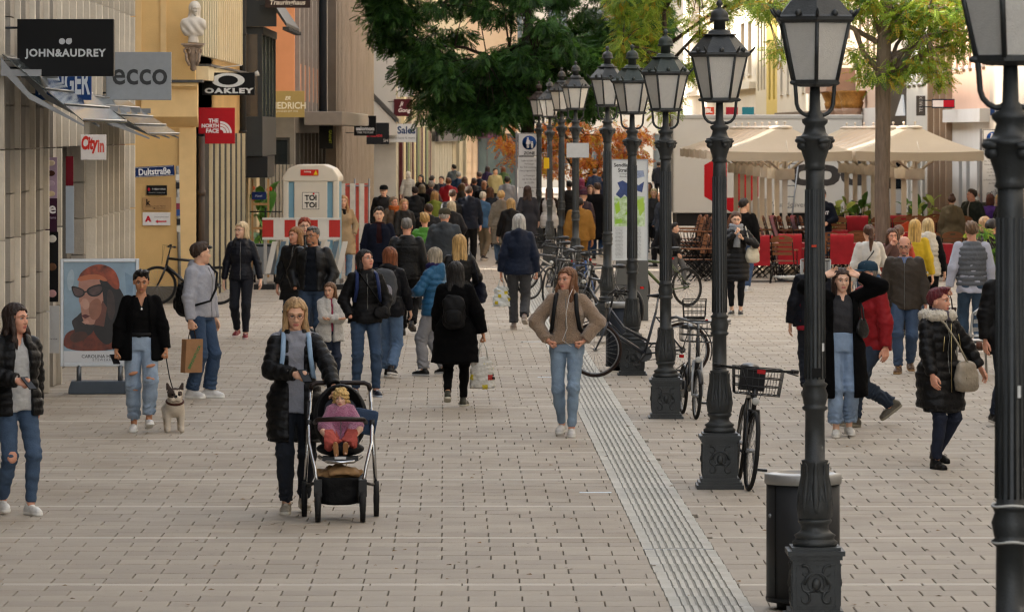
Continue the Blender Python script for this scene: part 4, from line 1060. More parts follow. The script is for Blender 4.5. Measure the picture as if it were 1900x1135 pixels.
veil = F.ell((.02, .05, 5.22), (.105, .115, .125)); veil = smin(veil, F.cap((.02, .1, 5.2), (0, .1, 4.95), .09, .13), .05); veil = np.maximum(veil, -F.ell((.07, -.1, 5.18), (.085, .1, .12)))
d = smin(d, veil, .015); d = d+.012*np.sin(F.x*42+F.z*30)*np.clip((5.05-F.z)*4, 0, 1)*np.clip((F.z-4.72)*10, 0, 1)
V, Q = nets(d, F); n = len(V)
inst('figure', npmesh('bust', np.concatenate([V, hv@an[:3, :3].T+an[:3, 3]]), np.concatenate([Q, hq+n]), [plaster]), bt, (0, 0, -.0))
mb = MB(); mb.box((-.17, -.17, 4.03), (.17, .17, 4.06)); mb.box((-.2, -.2, 4.06), (.2, .2, 4.09)); mb.lathe([(.02, 3.6), (.06, 3.63), (.06, 3.7), (.09, 3.76), (.12, 3.9), (.15, 4.0), (.16, 4.03)], 12, sx=.9)
for s in (-1, 1):
    mb.tube([(s*(.1+.05*math.cos(a)), -.12, 3.96+.05*math.sin(a)) for a in np.linspace(-1, 4.2, 9)], .02, 6); mb.tube([(s*.06, -.1, 3.7), (s*.11, -.13, 3.8), (s*.12, -.13, 3.92)], .025, 6)
mb.obj('scroll_bracket', [M('old_plaster', '9a8878', .85, var=.25, vs=9, bump=.3)], bt, (0, 0, .5))
# street nameplate on its pole, plaques
post = empty('street_name_post', (wX(329, 85.7), 85.7, 0), 0, 'thin stickered post carrying the blue Dultstrasse nameplate', 'street sign')
mb = MB(); mb.tube([(.05, 0, 0), (0, 0, wZ(308, 85.7))], .03, 8); mb.obj('post', [M('post_grey', '8e8e8a', .5, .4, var=.3, vs=18)], post)
for k, (py, c) in enumerate(((330, 'd8d4cc'), (345, '2a2a2e'), (372, 'b9b4aa'), (383, '8a3a4a'), (395, '33508a'), (412, '2a2a2a'), (425, 'd0c8b8'))):
    MB().box((-.032, -.033, -.05), (.034, -.028, .06)).obj('sticker', [flat(c)], post, (.05*(py-308)/260., 0, wZ(py, 85.7)))
Wd, Hd = .7, .185
mb = MB(); mb.box((-Wd/2, -.01, -Hd/2), (Wd/2, .01, Hd/2)); nb = mb.obj('nameplate', [flat('1d2f5e', .25)], post, (-.4, -.04, wZ(318, 85.7)), rot=(0, -.055, 0))
mb = MB()
for z in (-Hd/2+.012, Hd/2-.018): mb.box((-Wd/2+.02, -.013, z), (Wd/2-.02, -.0105, z+.006))
mb.obj('border', [flat('e2e4e6')], nb); text('Dultstraße', .56, flat('e8eaec'), nb, (0, -.013, 0), height=.12, bold=.025)
def plaque(px0, px1, py0, py1, col, label, lines, Yp=85.98, name='wall_plaque'):
    a, b = PT(px0, py1, Yp), PT(px1, py0, Yp); W, H = b.x-a.x, b.z-a.z; c = (a+b)/2
    o = MB().box((-W/2, -.012, -H/2), (W/2, .01, H/2)).obj(name, [flat(col, .3)], None, (c.x, Yp-.012, c.z), label=label, cat='plaque')
    for body, fx, fy, fw, cc, kw in lines: text(body, fw*W, flat(cc), o, ((fx-.5)*W, -.015, (.5-fy)*H), **kw)
    return o, W, H
o, W, H = plaque(272, 310, 344, 362, '17171a', 'small black plaque with white lettering on the yellow wall', [('T HELLY HAUS', .6, .38, .66, 'd8d8d8', dict(bold=.03)), ('MUNICH OLD TOWN LODGE', .5, .75, .8, 'b8b8b8', {})])
MB().sphere((0, 0, 0), (.025, .004, .03), 0, 8).obj('crest', [flat('c22a3a')], o, (-W*.38, -.014, H*.08))
o, W, H = plaque(265, 318, 366, 390, 'b58f62', 'clear acrylic plaque with a large k on the yellow wall', [('k', .2, .38, .16, '2a1e18', dict(bold=.04)), ('Kinderarzt am Markt', .45, .68, .7, '4a3a30', {})])
mb = MB(); mb.box((-.1, -.016, -.002), (.1, -.013, .004)); mb.add([(-.13, -.014, .001), (-.09, -.014, .014), (-.09, -.014, -.012)], [(0, 1, 2)]); mb.obj('arrow', [flat('1a1512')], o, (W*.1, 0, -H*.36))
o, W, H = plaque(265, 316, 394, 418, 'e4e2e0', 'white pharmacy plaque with a red gothic letter and arrow', [('A', .2, .5, .24, 'c31f30', dict(bold=.09)), ('ADLER APOTHEKE', .68, .36, .52, '5a5a5e', {})])
mb = MB(); mb.box((-.06, -.016, -.012), (.09, -.013, .012)); mb.add([(-.11, -.014, 0), (-.06, -.014, .032), (-.06, -.014, -.032)], [(0, 1, 2)]); mb.obj('arrow', [flat('c31f30')], o, (W*.18, 0, -H*.2))
# ---------------------------------------------------------------- cream house behind the corner, dark bay, orange house
cream = M('cream_render', 'c9b993', .85, var=.08, vs=2, dirt=.15); creamd = M('cream_trim', 'd3c6a4', .8, var=.08, vs=3, dirt=.1)
c1 = Facade('cream_shop_house', (XE, 86.3), (XE, 100), 'cream house with fluted upper strips above black shop fronts')
hol = [(q, q+1.0, .15, 2.9) for q in (.9, 2.7, 4.5, 6.3, 8.1, 9.9, 11.7)]
c1.wall(0, 15, cream, hol, .25, frame=flat('141414'), pane=gl_dark, fw=.05, mull=0, thick=8)
for k in range(19): c1.box('flute', .35+k*.7, .35+k*.7+.28, .001, .1, 4.4, 9, creamd)
for k in range(7): c1.box('black_pier', .3+k*1.8, 1.75+k*1.8, .001, .12, 0, 3.0, flat('0e0e0d', .6)); c1.box('cream_fin', 1.88+k*1.8, 2.0+k*1.8, .001, .17, 0, 3.0, creamd)
c1.box('cornice', 0.02, c1.L, .001, .22, 3.95, 4.2, creamd); c1.box('cornice_lead', 0.02, c1.L, .001, .26, 4.203, 4.24, slate)
mb = MB(); mb.tube([(0, 0, 0), (0, 0, 9)], .07, 8)
for z in (1.0, 3.0, 5.0): mb.tube([(0, 0, z), (0, 0, z+.06)], .085, 8)
mb.obj('downpipe', [flat('2b2b2a', .5, .2)], c1.root, (c1.L-.5, -.1, 0))
dark = M('dark_cladding', '2d3030', .5, .2, var=.15, vs=4); darkL = M('dark_roof', '3a3c3c', .55, .3, var=.2, vs=8, stretch=(8, 1, 1))
bay = Facade('dark_bay_house', (XE, 100.2), (XE, 108), 'house with a dark metal oriel bay and small tiled roof over the street')
bay.wall(0, 15, M('bay_house_wall', 'b9aa88', .85, var=.1, vs=2), [(1, 3.2, .1, 2.8), (4, 6.5, .1, 2.8)], .2, frame=flat('2a2a28'), pane=gl_dark, thick=8)
bp = .46
def bbox(name, z0, z1, t0, t1, o1, mat, o0=.001): return bay.box(name, t0, t1, o0, o1, z0, z1, mat)
bbox('bay_base', 3.05-.62+.1, 3.05+.3, .1, 5.9, bp, dark); bbox('bay_skirt', 2.08, 2.52, .2, 3.2, bp+.1, flat('1f2122', .4))
for t in (.1, 1.5, 2.95, 4.4, 5.82): bbox('bay_post', 3.35, 5.05, t, t+.08, bp-.005, dark, bp-.1)
bbox('bay_head', 5.05, 5.2, .08, 5.92, bp+.02, dark)
refl = M('bay_glass', '5d6b58', .06, 0, var=.6, vs=5, stretch=(6, 1, .6), spec=.9)
bbox('bay_pane', 3.352, 5.048, .19, 5.8, bp-.04, refl, bp-.07); bay.box('bay_side_pane', .12, .15, .02, bp-.1, 3.352, 5.048, gl_warm)
mb = MB(); mb.prism([(0, 6.6), (bp+.5, 5.2), (bp+.5, 5.28), (0, 6.75)], -.1, 6.1, T=Matrix(((0, 1, 0, 0), (-1, 0, 0, 0), (0, 0, 1, 0), (0, 0, 0, 1)))); mb.obj('bay_roof', [darkL], bay.root)
for k in range(12): bay.box('gutter_tooth', k*.5, k*.5+.22, bp+.42, bp+.56, 5.13, 5.2, darkL)
bay.box('bay_side', -.08, -.04, .01, bp+.3, 5.2, 6.2, dark)
gold = flat('b19a5e', .4, .2)
hs, W, H, th = hang_sign(484, 565, 169, 218, 109.0, 'a8935c', 'gold hanging jeweller sign with white serif lettering', [('FRIEDRICH', .58, .55, .9, 'e8e2cc', dict(bold=.02, h=.26)), ('JUWELIER SEIT 1920', .6, .78, .5, 'e8e2cc', {}), ('ER', .62, .27, .13, 'e8e2cc', dict(bold=.03, shear=.3))], bracket=.2)
hang_sign(492, 576, -14, 15, 99.6, '2f2320', 'dark brown curved wedding ring shop sign at the top', [('Trauringhaus', .5, .7, .78, 'd9d2c6', dict(bold=.02, shear=.2))], bracket=.1)
# orange house
orange = M('orange_render', 'cf8f66', .85, var=.08, vs=1.5, dirt=.14)
XO = -4.94
o1 = Facade('orange_house_side', (wX(495, 110), 110), (XO, 110), 'orange rendered side wall behind the gold jeweller sign', 'building')
o1.wall(3.4, 15, orange, thick=.4); o1.wall(0, 3.4, M('shop_stone', '6f6a62', .7, var=.2, vs=2), [(o1.L-1.1, o1.L-.1, .2, 2.9)], .1, frame=dkframe, pane=gl_dark, thick=.4, name='shop_wall')
o2 = Facade('orange_grey_house', (XO, 110.4), (XO, 164.6), 'orange and grey house with tall window strips and a flat entrance canopy')
hol = []
for k in range(7): hol += [(.6+k*2.35, 1.55+k*2.35, 4.75, 7.9), (.6+k*2.35, 1.55+k*2.35, 9, 12)]
gr = M('grey_frames', '8a857e', .6, .1, var=.1)
o2.wall(3.5, 15, M('orange_grey_wall', '9c8474', .8, var=.12, vs=1), hol, .25, t1=18, frame=gr, pane=gl_teal, mull=0, thick=8)
for k in range(7): o2.box('orange_panel', 1.7+k*2.35, 2.75+k*2.35, .001, .04, 3.75, 4.6, orange); 
for k in range(8): o2.box('grey_pier', .0+k*2.35, .55+k*2.35, .001, .1, 3.5, 13, gr)
o2.wall(3.5, 15, M('rib_base', '6a6054', .8, var=.1, vs=1), (), t0=18.02, thick=8, name='ribbed_wall')
ribm = M('rib_stone', '988a7a', .8, var=.15, vs=2, dirt=.2)
for k in range(34): o2.box('stone_rib', 18.2+k*1.05, 18.65+k*1.05, .001, .28, 0, 15, ribm)
mb = MB(); mb.tube([(0, 0, 3.4), (0, 0, 13)], .1, 8); mb.obj('downpipe', [flat('33373c', .5, .2)], o2.root, (10.6, -.22, 0))
o2.wall(0, 3.5, flat('4a463f'), [(.5+k*2.2, 2.5+k*2.2, .1, 3.0) for k in range(8)], .3, frame=flat('8d8672', .5), pane=gl_dark, mull=1, thick=8, name='shop_front')
o2.box('entrance_canopy', 2.2, 22.5, .11, 1.0, 3.18, 3.5, M('canopy_fascia', '857c70', .5, .2, var=.12, vs=3), bevel=.02)
hang_sign(592, 618, 232, 276, 118, '14140f', 'black hanging banner with green upright lettering under the canopy', [('GRANIT', .8, .5, .95, 'b9c93a', dict(rot=(0, R(90), 0)))], thick=.03)
hs, W, H, th = hang_sign(657, 698, 215, 252, 136, '0f1012', 'black outdoor shop sign with white S badge beside the canopy', [('salomon', .5, .64, .82, 'e4e4e4', dict(bold=.04)), ('TIME TO PLAY', .5, .84, .76, 'd0d0d0', dict(bold=.02)), ], bracket=.3)
MB().box((-.12, -.006, -.1), (.1, 0, .1)).obj('badge', [flat('e4e4e4')], hs, (0, -th/2-.002, H*.2)); text('S', .1, flat('101010'), hs, (-.01, -th/2-.012, H*.2), bold=.08)
hs, W, H, th = hang_sign(680, 722, 228, 268, 146, '23262a', 'dark square sign with red friends lettering behind the badge sign', [('& FRIENDS', .35, .6, .7, 'c8424a', dict(bold=.03)), ('SH', .85, .82, .2, 'd8d8d8', {})])
# brand signs at the yellow corner
hs, W, H, th = hang_sign(374, 473, 135, 177, 88, '0d0e0d', 'wide black eyewear sign with a white flattened ring', [('OAKLEY', .52, .8, .92, 'd5d8d6', dict(bold=.06, space=1.25, h=.24))], bracket=.15)
mb = MB(); n = 32
for k in range(n):
    a0, a1 = math.tau*k/n, math.tau*(k+1)/n
    f = lambda a, i: ((.3, .155)[i]*math.cos(a), (.115, .075)[i]*math.sin(a)*(1 if i == 0 else 1))
    o_, p_, q_, r_ = f(a0, 0), f(a1, 0), f(a1, 1), f(a0, 1)
    o_, p_, q_, r_ = [(.3*math.cos(a0), .13*math.sin(a0)), (.3*math.cos(a1), .13*math.sin(a1)), (.18*math.cos(a1), .085*math.sin(a1)), (.18*math.cos(a0), .085*math.sin(a0))]
    mb.add([(o_[0], 0, o_[1]), (p_[0], 0, p_[1]), (q_[0], 0, q_[1]), (r_[0], 0, r_[1])], [(0, 1, 2, 3)])
mb.obj('ring_emblem', [flat('d5d8d6')], hs, (0, -th/2-.004, H*.16))
mb = MB(); mb.tube([(-.3, 0, .28), (-.1, 0, .3), (.25, 0, .34)], .012, 6); mb.lathe([(.04, .3), (.05, .38)], 10, T=rotm(0, 1.2, 0, (.2, 0, .06))); mb.obj('spotlight', [flat('c9c4ba')], hs)
hs, W, H, th = hang_sign(368, 436, 200, 267, 87, 'b01620', 'square red outdoor clothing sign with white lettering', [('THE', .42, .36, .27, 'e8dede', dict(bold=.05)), ('NORTH', .33, .5, .47, 'e8dede', dict(bold=.05)), ('FACE', .39, .64, .35, 'e8dede', dict(bold=.05))], bracket=.1, thick=.1)
mb = MB()
for r0, r1 in ((.06, .11), (.12, .16), (.17, .21)):
    for k in range(8):
        a0, a1 = math.pi/2*k/8, math.pi/2*(k+1)/8
        mb.add([(r0*math.cos(a0), 0, r0*math.sin(a0)), (r1*math.cos(a0), 0, r1*math.sin(a0)), (r1*math.cos(a1), 0, r1*math.sin(a1)), (r0*math.cos(a1), 0, r0*math.sin(a1))], [(0, 1, 2, 3)])
mb.obj('arch_emblem', [flat('e8dede')], hs, (W*.1, -th/2-.004, -H*.2))
# ---------------------------------------------------------------- white gabled house and the cream row further on
white = M('white_render', 'c9c7c3', .85, var=.05, vs=1, dirt=.08)
w1 = Facade('white_gable_house', (wX(672, 165), 165), (wX(735, 165), 165), 'plain white house wall with a small dark pent roof')
w1.wall(3.0, 16, white, thick=20); w1.wall(0, 3.0, M('white_base', 'b9b6b0', .8, var=.08, vs=2, dirt=.1), thick=20, name='base_wall')
mb = MB(); mb.prism([(.0, 4.55), (w1.L+.1, 3.3), (w1.L+.1, 3.45), (.0, 4.75)], -.9, .02); mb.obj('pent_roof', [slate], w1.root)
mb = MB(); mb.prism([(.0, 4.54), (w1.L+.05, 3.29), (w1.L+.05, 2.9), (w1.L-.3, 2.9), (.0, 3.6)], -.85, .01); mb.obj('pent_gable', [white], w1.root)
XW = wX(735, 165)
w2 = Facade('pale_row_house', (XW, 165.3), (XW+.4, 205), 'pale row of houses with upright stone strips and projecting shop signs')
w2.wall(0, 15, M('pale_row', '9c917f', .85, var=.08, vs=1, dirt=.1), [(1+k*2.4, 2.3+k*2.4, .2, 3.0) for k in range(16)]+[(1+k*2.4, 2.2+k*2.4, 4.4, 6.4) for k in range(16)], .25, frame=flat('8a7f6a'), pane=gl_dark, thick=8)
for k in range(1, 17): w2.box('strip', .1+k*2.4, 1.5+k*2.4, .001, .12, 0, 3.3 if k % 5 in (1, 3, 4) else 14, (ribm, flat('4a2024'), creamd, flat('26272a'), flat('78855f'))[k % 5])
hs, W, H, th = hang_sign(738, 768, 112, 180, 165.1, 'c9cacb', 'tall white and dark sign with a bold letter a', [], bracket=.2)
MB().box((-W/2, -.01, -.0), (W/2, 0, H/2)).obj('dark_field', [flat('3a3838')], hs, (0, -th/2-.002, 0)); text('a', W*.62, flat('d8d8d8'), hs, (-W*.08, -th/2-.015, H*.26), bold=.06); text('TAXTER', W*.5, flat('7a7a7a'), hs, (-W*.1, -th/2-.004, -H*.35))
hang_sign(731, 764, 184, 216, 165.0, '4f1a22', 'dark red restaurant sign with white italic lettering', [('Ji', .42, .3, .22, 'e6dcd8', dict(shear=.25, bold=.03)), ('Gong', .6, .68, .7, 'e6dcd8', dict(shear=.25, bold=.03))], bracket=.2)
hang_sign(716, 772, 230, 264, 164.6, 'c9cdd2', 'white second hand shop sign with large blue lettering', [('ReSales', .52, .34, .92, '2a4068', dict(bold=.03, h=.42)), ('second hand & more', .52, .76, .88, '5a6068', {})], bracket=.2)
hang_sign(764, 793, 222, 236, 167, 'd8d2bc', 'small pale vintage shop sign right of the second hand sign', [('AMERICAN', .55, .3, .9, '4a463e', {}), ('VINTAGE', .55, .72, .7, '4a463e', {})], thick=.05)
w3 = Facade('cream_arcade_house', (wX(800, 205.5), 205.5), (wX(866, 226), 226), 'cream house with fluted pilasters below the big tree')
w3.wall(0, 15, M('pale_cream', 'aea48e', .85, var=.08, vs=1, dirt=.1), [(2+k*4, 4+k*4, .2, 3.2) for k in range(5)], .3, frame=flat('6a6048'), pane=gl_dark, thick=6)
for k in range(11): w3.box('flute', .3+k*.9, .65+k*.9, .001, .14, 0, 2.6, M('pale_flute', 'bfb9ac', .8, var=.08, vs=2))
w3.box('dark_fascia', .2, 14, .16, .3, 2.6, 3.2, flat('3a3a3e'))
pinkst = objrand(M('pink_stone', 'c4ae98', .8, var=.07, vs=2, dirt=.1), .05)
w4 = Facade('rusticated_corner_house', (wX(838, 229), 229), (wX(960, 229), 229), 'pale pink stone corner house with a glazed shop at the street bend')
a, b = w4.s_at(886), w4.s_at(958)
w4.wall(0, 18, pinkst, [(a, b, .1, wZ(248, 229)), (a, b-.8, 4.4, 6.4)], .4, frame=flat('5a5a60'), pane=M('shop_glass', '59686c', .08, var=.4, vs=.5, spec=.7), mull=3, thick=10)
for j in range(9):
    for (t0, t1) in ((.3, .95), (1.0, w4.s_at(884))): MB().box((t0+.02, -.05, j*.52+.02), (t1-.02, -.001, j*.52+.5)).obj('stone_block', [pinkst], w4.root)
MB().box((a, -.4, 2.7), (a+1.0, -.3, 3.25)).obj('shop_banner', [flat('5c3a52')], w4.root)
far1 = Facade('far_end_house', (wX(930, 262), 262), (wX(1330, 262), 262), 'far pale house closing the street behind the trees')
far1.wall(0, 18, M('far_house', 'b3ab9e', .85, var=.06, vs=.6), [(.6+k*1.9, 1.7+k*1.9, z, z+1.9) for k in range(6) for z in (1.0, 4.4, 7.8, 11)], .25, frame=flat('77726a'), pane=gl_mid, thick=8)
# ---------------------------------------------------------------- right-hand side of the street
UR_ = 12.1
def rfac(name, p0, p1, label):
    Ya, Yb = (UR_*9000/(p-824) for p in (p0, p1)); return Facade(name, S(UR_, Ya), S(UR_, Yb), label)
def rows(f, px_list, wd, zs): return [(f.s_at(px)-wd/2, f.s_at(px)+wd/2, z0, z1) for px in px_list for z0, z1 in zs if .1 < f.s_at(px)-wd/2 and f.s_at(px)+wd/2 < f.L-.1]
sunw = M('sunny_white', 'd2c8b4', .85, var=.05, vs=1, dirt=.06); brown = flat('6a5a4c')
r = rfac('white_corner_building', 1268, 1402, 'bright sunlit white building with brown window blinds above the white truck')
r.wall(0, 20, sunw, rows(r, (1278, 1295, 1312, 1330, 1352, 1378, 1391), 2.3, ((5.3, 7.4), (9, 11.2), (12.6, 14.8))), .35, frame=flat('8a7c68'), pane=M('brown_blind', '7a6650', .7, var=.1), mull=1, thick=9, sill=sunw)
for z in (4.7, 8.3, 11.9): r.box('string_course', 0, r.L, .001, .25, z, z+.25, sunw)
r.box('shop_fascia', 0, r.L, .001, .12, 3.0, 3.7, flat('8f3a30'))
for px, c, tx in ((1314, 'c8432a', 'JBL'), (1358, '9a2030', ''), (1388, '2a7a8a', '')):
    a = PT(px, 207, 150); t_, W_, H_, h_ = hang_sign(px-11, px+11, 199, 214, 160, c, {'JBL': 'orange-red speaker shop sign above the truck roof', '': f'small {"dark red" if px==1358 else "teal"} sign above the truck roof'}[tx], [(tx, .5, .5, .7, 'f0e8e0', dict(bold=.05))] if tx else [])
r = rfac('grey_window_building', 1402, 1422, 'narrow cream building with paired dark window strips'); r.wall(0, 19, M('cream2', 'c9bda2', .85, var=.06), rows(r, (1407, 1413, 1418), 1.0, ((4.6, 7.2), (8.2, 10.8), (12, 14))), .3, frame=brown, pane=gl_warm, mull=1, thick=9)
r = rfac('lemon_building', 1422, 1442, 'narrow lemon yellow building between white fronts'); r.wall(0, 19, M('lemon', 'cdb35e', .85, var=.06), rows(r, (1428, 1436), 1.1, ((4.2, 6), (7.4, 9.2), (11, 13))), .25, frame=flat('cfc9bc'), pane=gl_mid, thick=9)
r = rfac('pale_tall_building', 1442, 1545, 'pale tall building behind the lanterns with many upright windows'); r.wall(0, 20, sunw, rows(r, (1450, 1462, 1476, 1490, 1505, 1520, 1534), 1.1, ((4.4, 6.6), (7.8, 10), (11.4, 13.6))), .3, frame=brown, pane=gl_warm, thick=9, sill=sunw)
r.box('shop_fascia', 0, r.L, .001, .1, 3.1, 3.7, flat('6a5a4a'))
rose = M('rose_stone', 'a88a74', .7, var=.15, vs=3, dirt=.15)
r = rfac('column_portal_building', 1545, 1587, 'stone building with a pinkish column portal and gilded capital'); r.wall(0, 19, M('portal_wall', 'a89884', .8, var=.1), rows(r, (1556, 1574), 1.2, ((.4, 2.8), (5.8, 8))), .35, frame=brown, pane=gl_dark, thick=9)
for px in (1550, 1566, 1581):
    mb = MB(); mb.lathe([(.4, 0), (.4, .3), (.3, .35), (.27, 3.6), (.3, 3.7)], 14); mb.obj('column', [rose], r.root, (r.s_at(px, .4), -.4, 0)); mb = MB(); mb.lathe([(.29, 3.7), (.34, 3.85), (.31, 3.9), (.42, 4.15), (.45, 4.2)], 14); mb.obj('gilded_capital', [M('gilding', 'a8793a', .5, .3, var=.4, vs=14, bump=.6, bs=30)], r.root, (r.s_at(px, .4), -.4, 0))
r.box('entablature', 0, r.L, .001, .85, 4.21, 4.9, rose)
r = rfac('blush_building', 1587, 1648, 'blush pink building partly behind the tree trunk'); r.wall(0, 18, M('blush', 'c2a68e', .85, var=.06, vs=1), rows(r, (1596, 1610, 1622, 1636), .9, ((4.6, 6.8), (8, 10.2))), .25, frame=flat('c9c4ba'), pane=gl_mid, thick=9, sill=white)
r.box('shop_fascia', 0, r.L, .001, .1, 3.0, 3.7, flat('d0ccc4'))
r = rfac('black_shop_building', 1648, 1682, 'black clad shop with a white triangle emblem'); r.wall(0, 5.2, flat('16171a', .4), [(.6, r.L-.6, .2, 2.8)], .3, frame=flat('101010'), pane=gl_dark, thick=9)
r.wall(5.2, 18, M('black_upper', '8d8378', .85, var=.06), rows(r, (1655, 1664, 1674), .7, ((5.8, 8), (9, 11))), .2, frame=flat('d0ccc4'), pane=gl_mid, thick=9, name='upper_wall')
t0 = r.s_at(1660, .06); mb = MB(); mb.prism([(t0, 3.45), (t0+2.4, 3.45), (t0+1.9, 4.0)], -.05, -.002); mb.obj('triangle_emblem', [flat('e0e0dc')], r.root)
r = rfac('white_strip_building', 1682, 1722, 'white building with tall strip windows next to the black shop'); r.wall(0, 18, M('whitish', 'c6c0b4', .85, var=.05, vs=1), rows(r, (1687, 1696, 1705, 1714), .8, ((.3, 2.9), (4.3, 6.8), (8, 10.5))), .25, frame=flat('d6d2c8'), pane=gl_mid, mull=0, thick=9, sill=white)
hang_sign(1700, 1717, 178, 215, 119.3, '57534e', 'dark grey upright outdoor brand banner', [('TERREX', .5, .42, 1.7, 'd5d2cc', dict(rot=(0, R(-90), 0)))], thick=.05)
r = rfac('brown_pier_building', 1722, 1766, 'beige building with brown piers and a flag-like brand sign'); r.wall(0, 18, M('beige_r', 'b7a58a', .85, var=.06, vs=1), rows(r, (1730, 1741, 1752), .95, ((.3, 3.0), (4.5, 6.9), (8.2, 10.6))), .25, frame=flat('7a6a58'), pane=gl_warm, mull=0, thick=9, sill=white)
for px in (1724, 1735.5, 1746.5, 1758): t0 = r.s_at(px, .1); r.box('brown_pier', t0-.12, t0+.12, .001, .14, 0, 14, flat('a08a74'))
hs, W, H, th = hang_sign(1729, 1771, 184, 201, 112.6, '23263c', 'flag-like hanging sign in white, red and navy', [], bracket=.3); MB().box((-W*.47, -.012, -H*.36), (0, 0, H*.36)).obj('white_field', [flat('e6e4e2')], hs, (0, -th/2, 0)); MB().box((0, -.012, -H*.36), (W*.47, 0, H*.36)).obj('red_field', [flat('b8182c')], hs, (0, -th/2, 0))
r = rfac('pink_building', 1766, 1836, 'soft pink building with a white shop floor at the right'); r.wall(3.45, 18, M('soft_pink', 'cba892', .85, var=.05, vs=1, dirt=.06), rows(r, (1776, 1788, 1800, 1813, 1825), .55, ((4.55, 7.2), (8.2, 10.6))), .25, frame=flat('d6d2c8'), pane=gl_mid, mull=0, thick=9, sill=white)
r.wall(0, 3.45, white, rows(r, (1782, 1796), .75, ((.3, 2.55),))+rows(r, (1815, 1827), .5, ((.3, 2.5),)), .25, frame=flat('e0deda'), pane=gl_mid, mull=0, thick=9, name='shop_floor'); r.box('cornice', 0, r.L, .001, .22, 3.25, 3.55, white)
r = rfac('grey_beige_building', 1836, 1990, 'plain grey beige building at the right edge with a blue street nameplate'); r.wall(0, 18, M('greybeige', 'ac9f8f', .85, var=.06, vs=1, dirt=.08), rows(r, (1875, 1915, 1955), .7, ((.3, 2.7), (5.4, 7.6))), .25, frame=flat('8a8278'), pane=gl_warm, thick=9)
nb = MB().box((-.55, -.012, -.11), (.55, .012, .11)).obj('street_nameplate', [flat('24427c', .3)], None, PT(1885, 205, 103.5), label='blue street nameplate high on the grey beige wall at the right', cat='street sign'); text('Hackenstraße', .9, flat('e8eaec'), nb, (0, -.015, 0), height=.13)
# unseen houses outside the view, needed to block light from the street
bk = Facade('unseen_house_left', S(-4.9, -10), S(-4.9, 45.9), 'unseen tall grey house on the left, blocking light before the picture begins'); bk.wall(0, 19, stone2, [(2+k*3, 4+k*3, z, z+2) for k in range(17) for z in (4, 7.5, 11)], .25, frame=dkframe, pane=gl_mid, thick=11)
bk2 = Facade('unseen_house_right', S(12.1, 95), S(12.1, 0), 'unseen tall house on the right, blocking light before the picture begins'); bk2.wall(0, 18, M('greybeige2', 'b0a494', .85, var=.06, vs=1), [(2+k*3, 4+k*3, z, z+2) for k in range(30) for z in (4, 7.5, 11)], .25, frame=dkframe, pane=gl_mid, thick=11)
# ================================================================== bicycles
chrome = M('chrome', 'b8b8b8', .2, 1, var=.05); rubber = M('tyre_rubber', '161616', .8, var=.15, vs=20); alu = M('dull_alu', '8c8e90', .4, .8, var=.1)
blk = M('black_plastic', '121213', .45, var=.1)
def wheel_meshes(r):
    a = np.linspace(0, math.tau, 36, endpoint=False)
    ty = MB(); ty.tube([((r-.018)*math.cos(t), 0, (r-.018)*math.sin(t)) for t in a], .019, 8, closed=True)
    ri = MB(); ri.tube([((r-.042)*math.cos(t), 0, (r-.042)*math.sin(t)) for t in a], .011, 6, closed=True)
    sp = MB()
    for k in range(28):
        t = math.tau*k/28; sd = .028 if k % 2 else -.028; t2 = t+(.5 if k % 4 < 2 else -.5)
        sp.tube([(.018*math.cos(t2), sd, .018*math.sin(t2)), ((r-.045)*math.cos(t), 0, (r-.045)*math.sin(t))], .0016, 3)
    sp.tube([(0, -.05, 0), (0, .05, 0)], .018, 8)
    return ty.mesh('tyre', [None]), ri.mesh('rim', [None]), sp.mesh('spokes', [None])
WH = {.34: wheel_meshes(.34), .25: wheel_meshes(.25)}
BK = {}
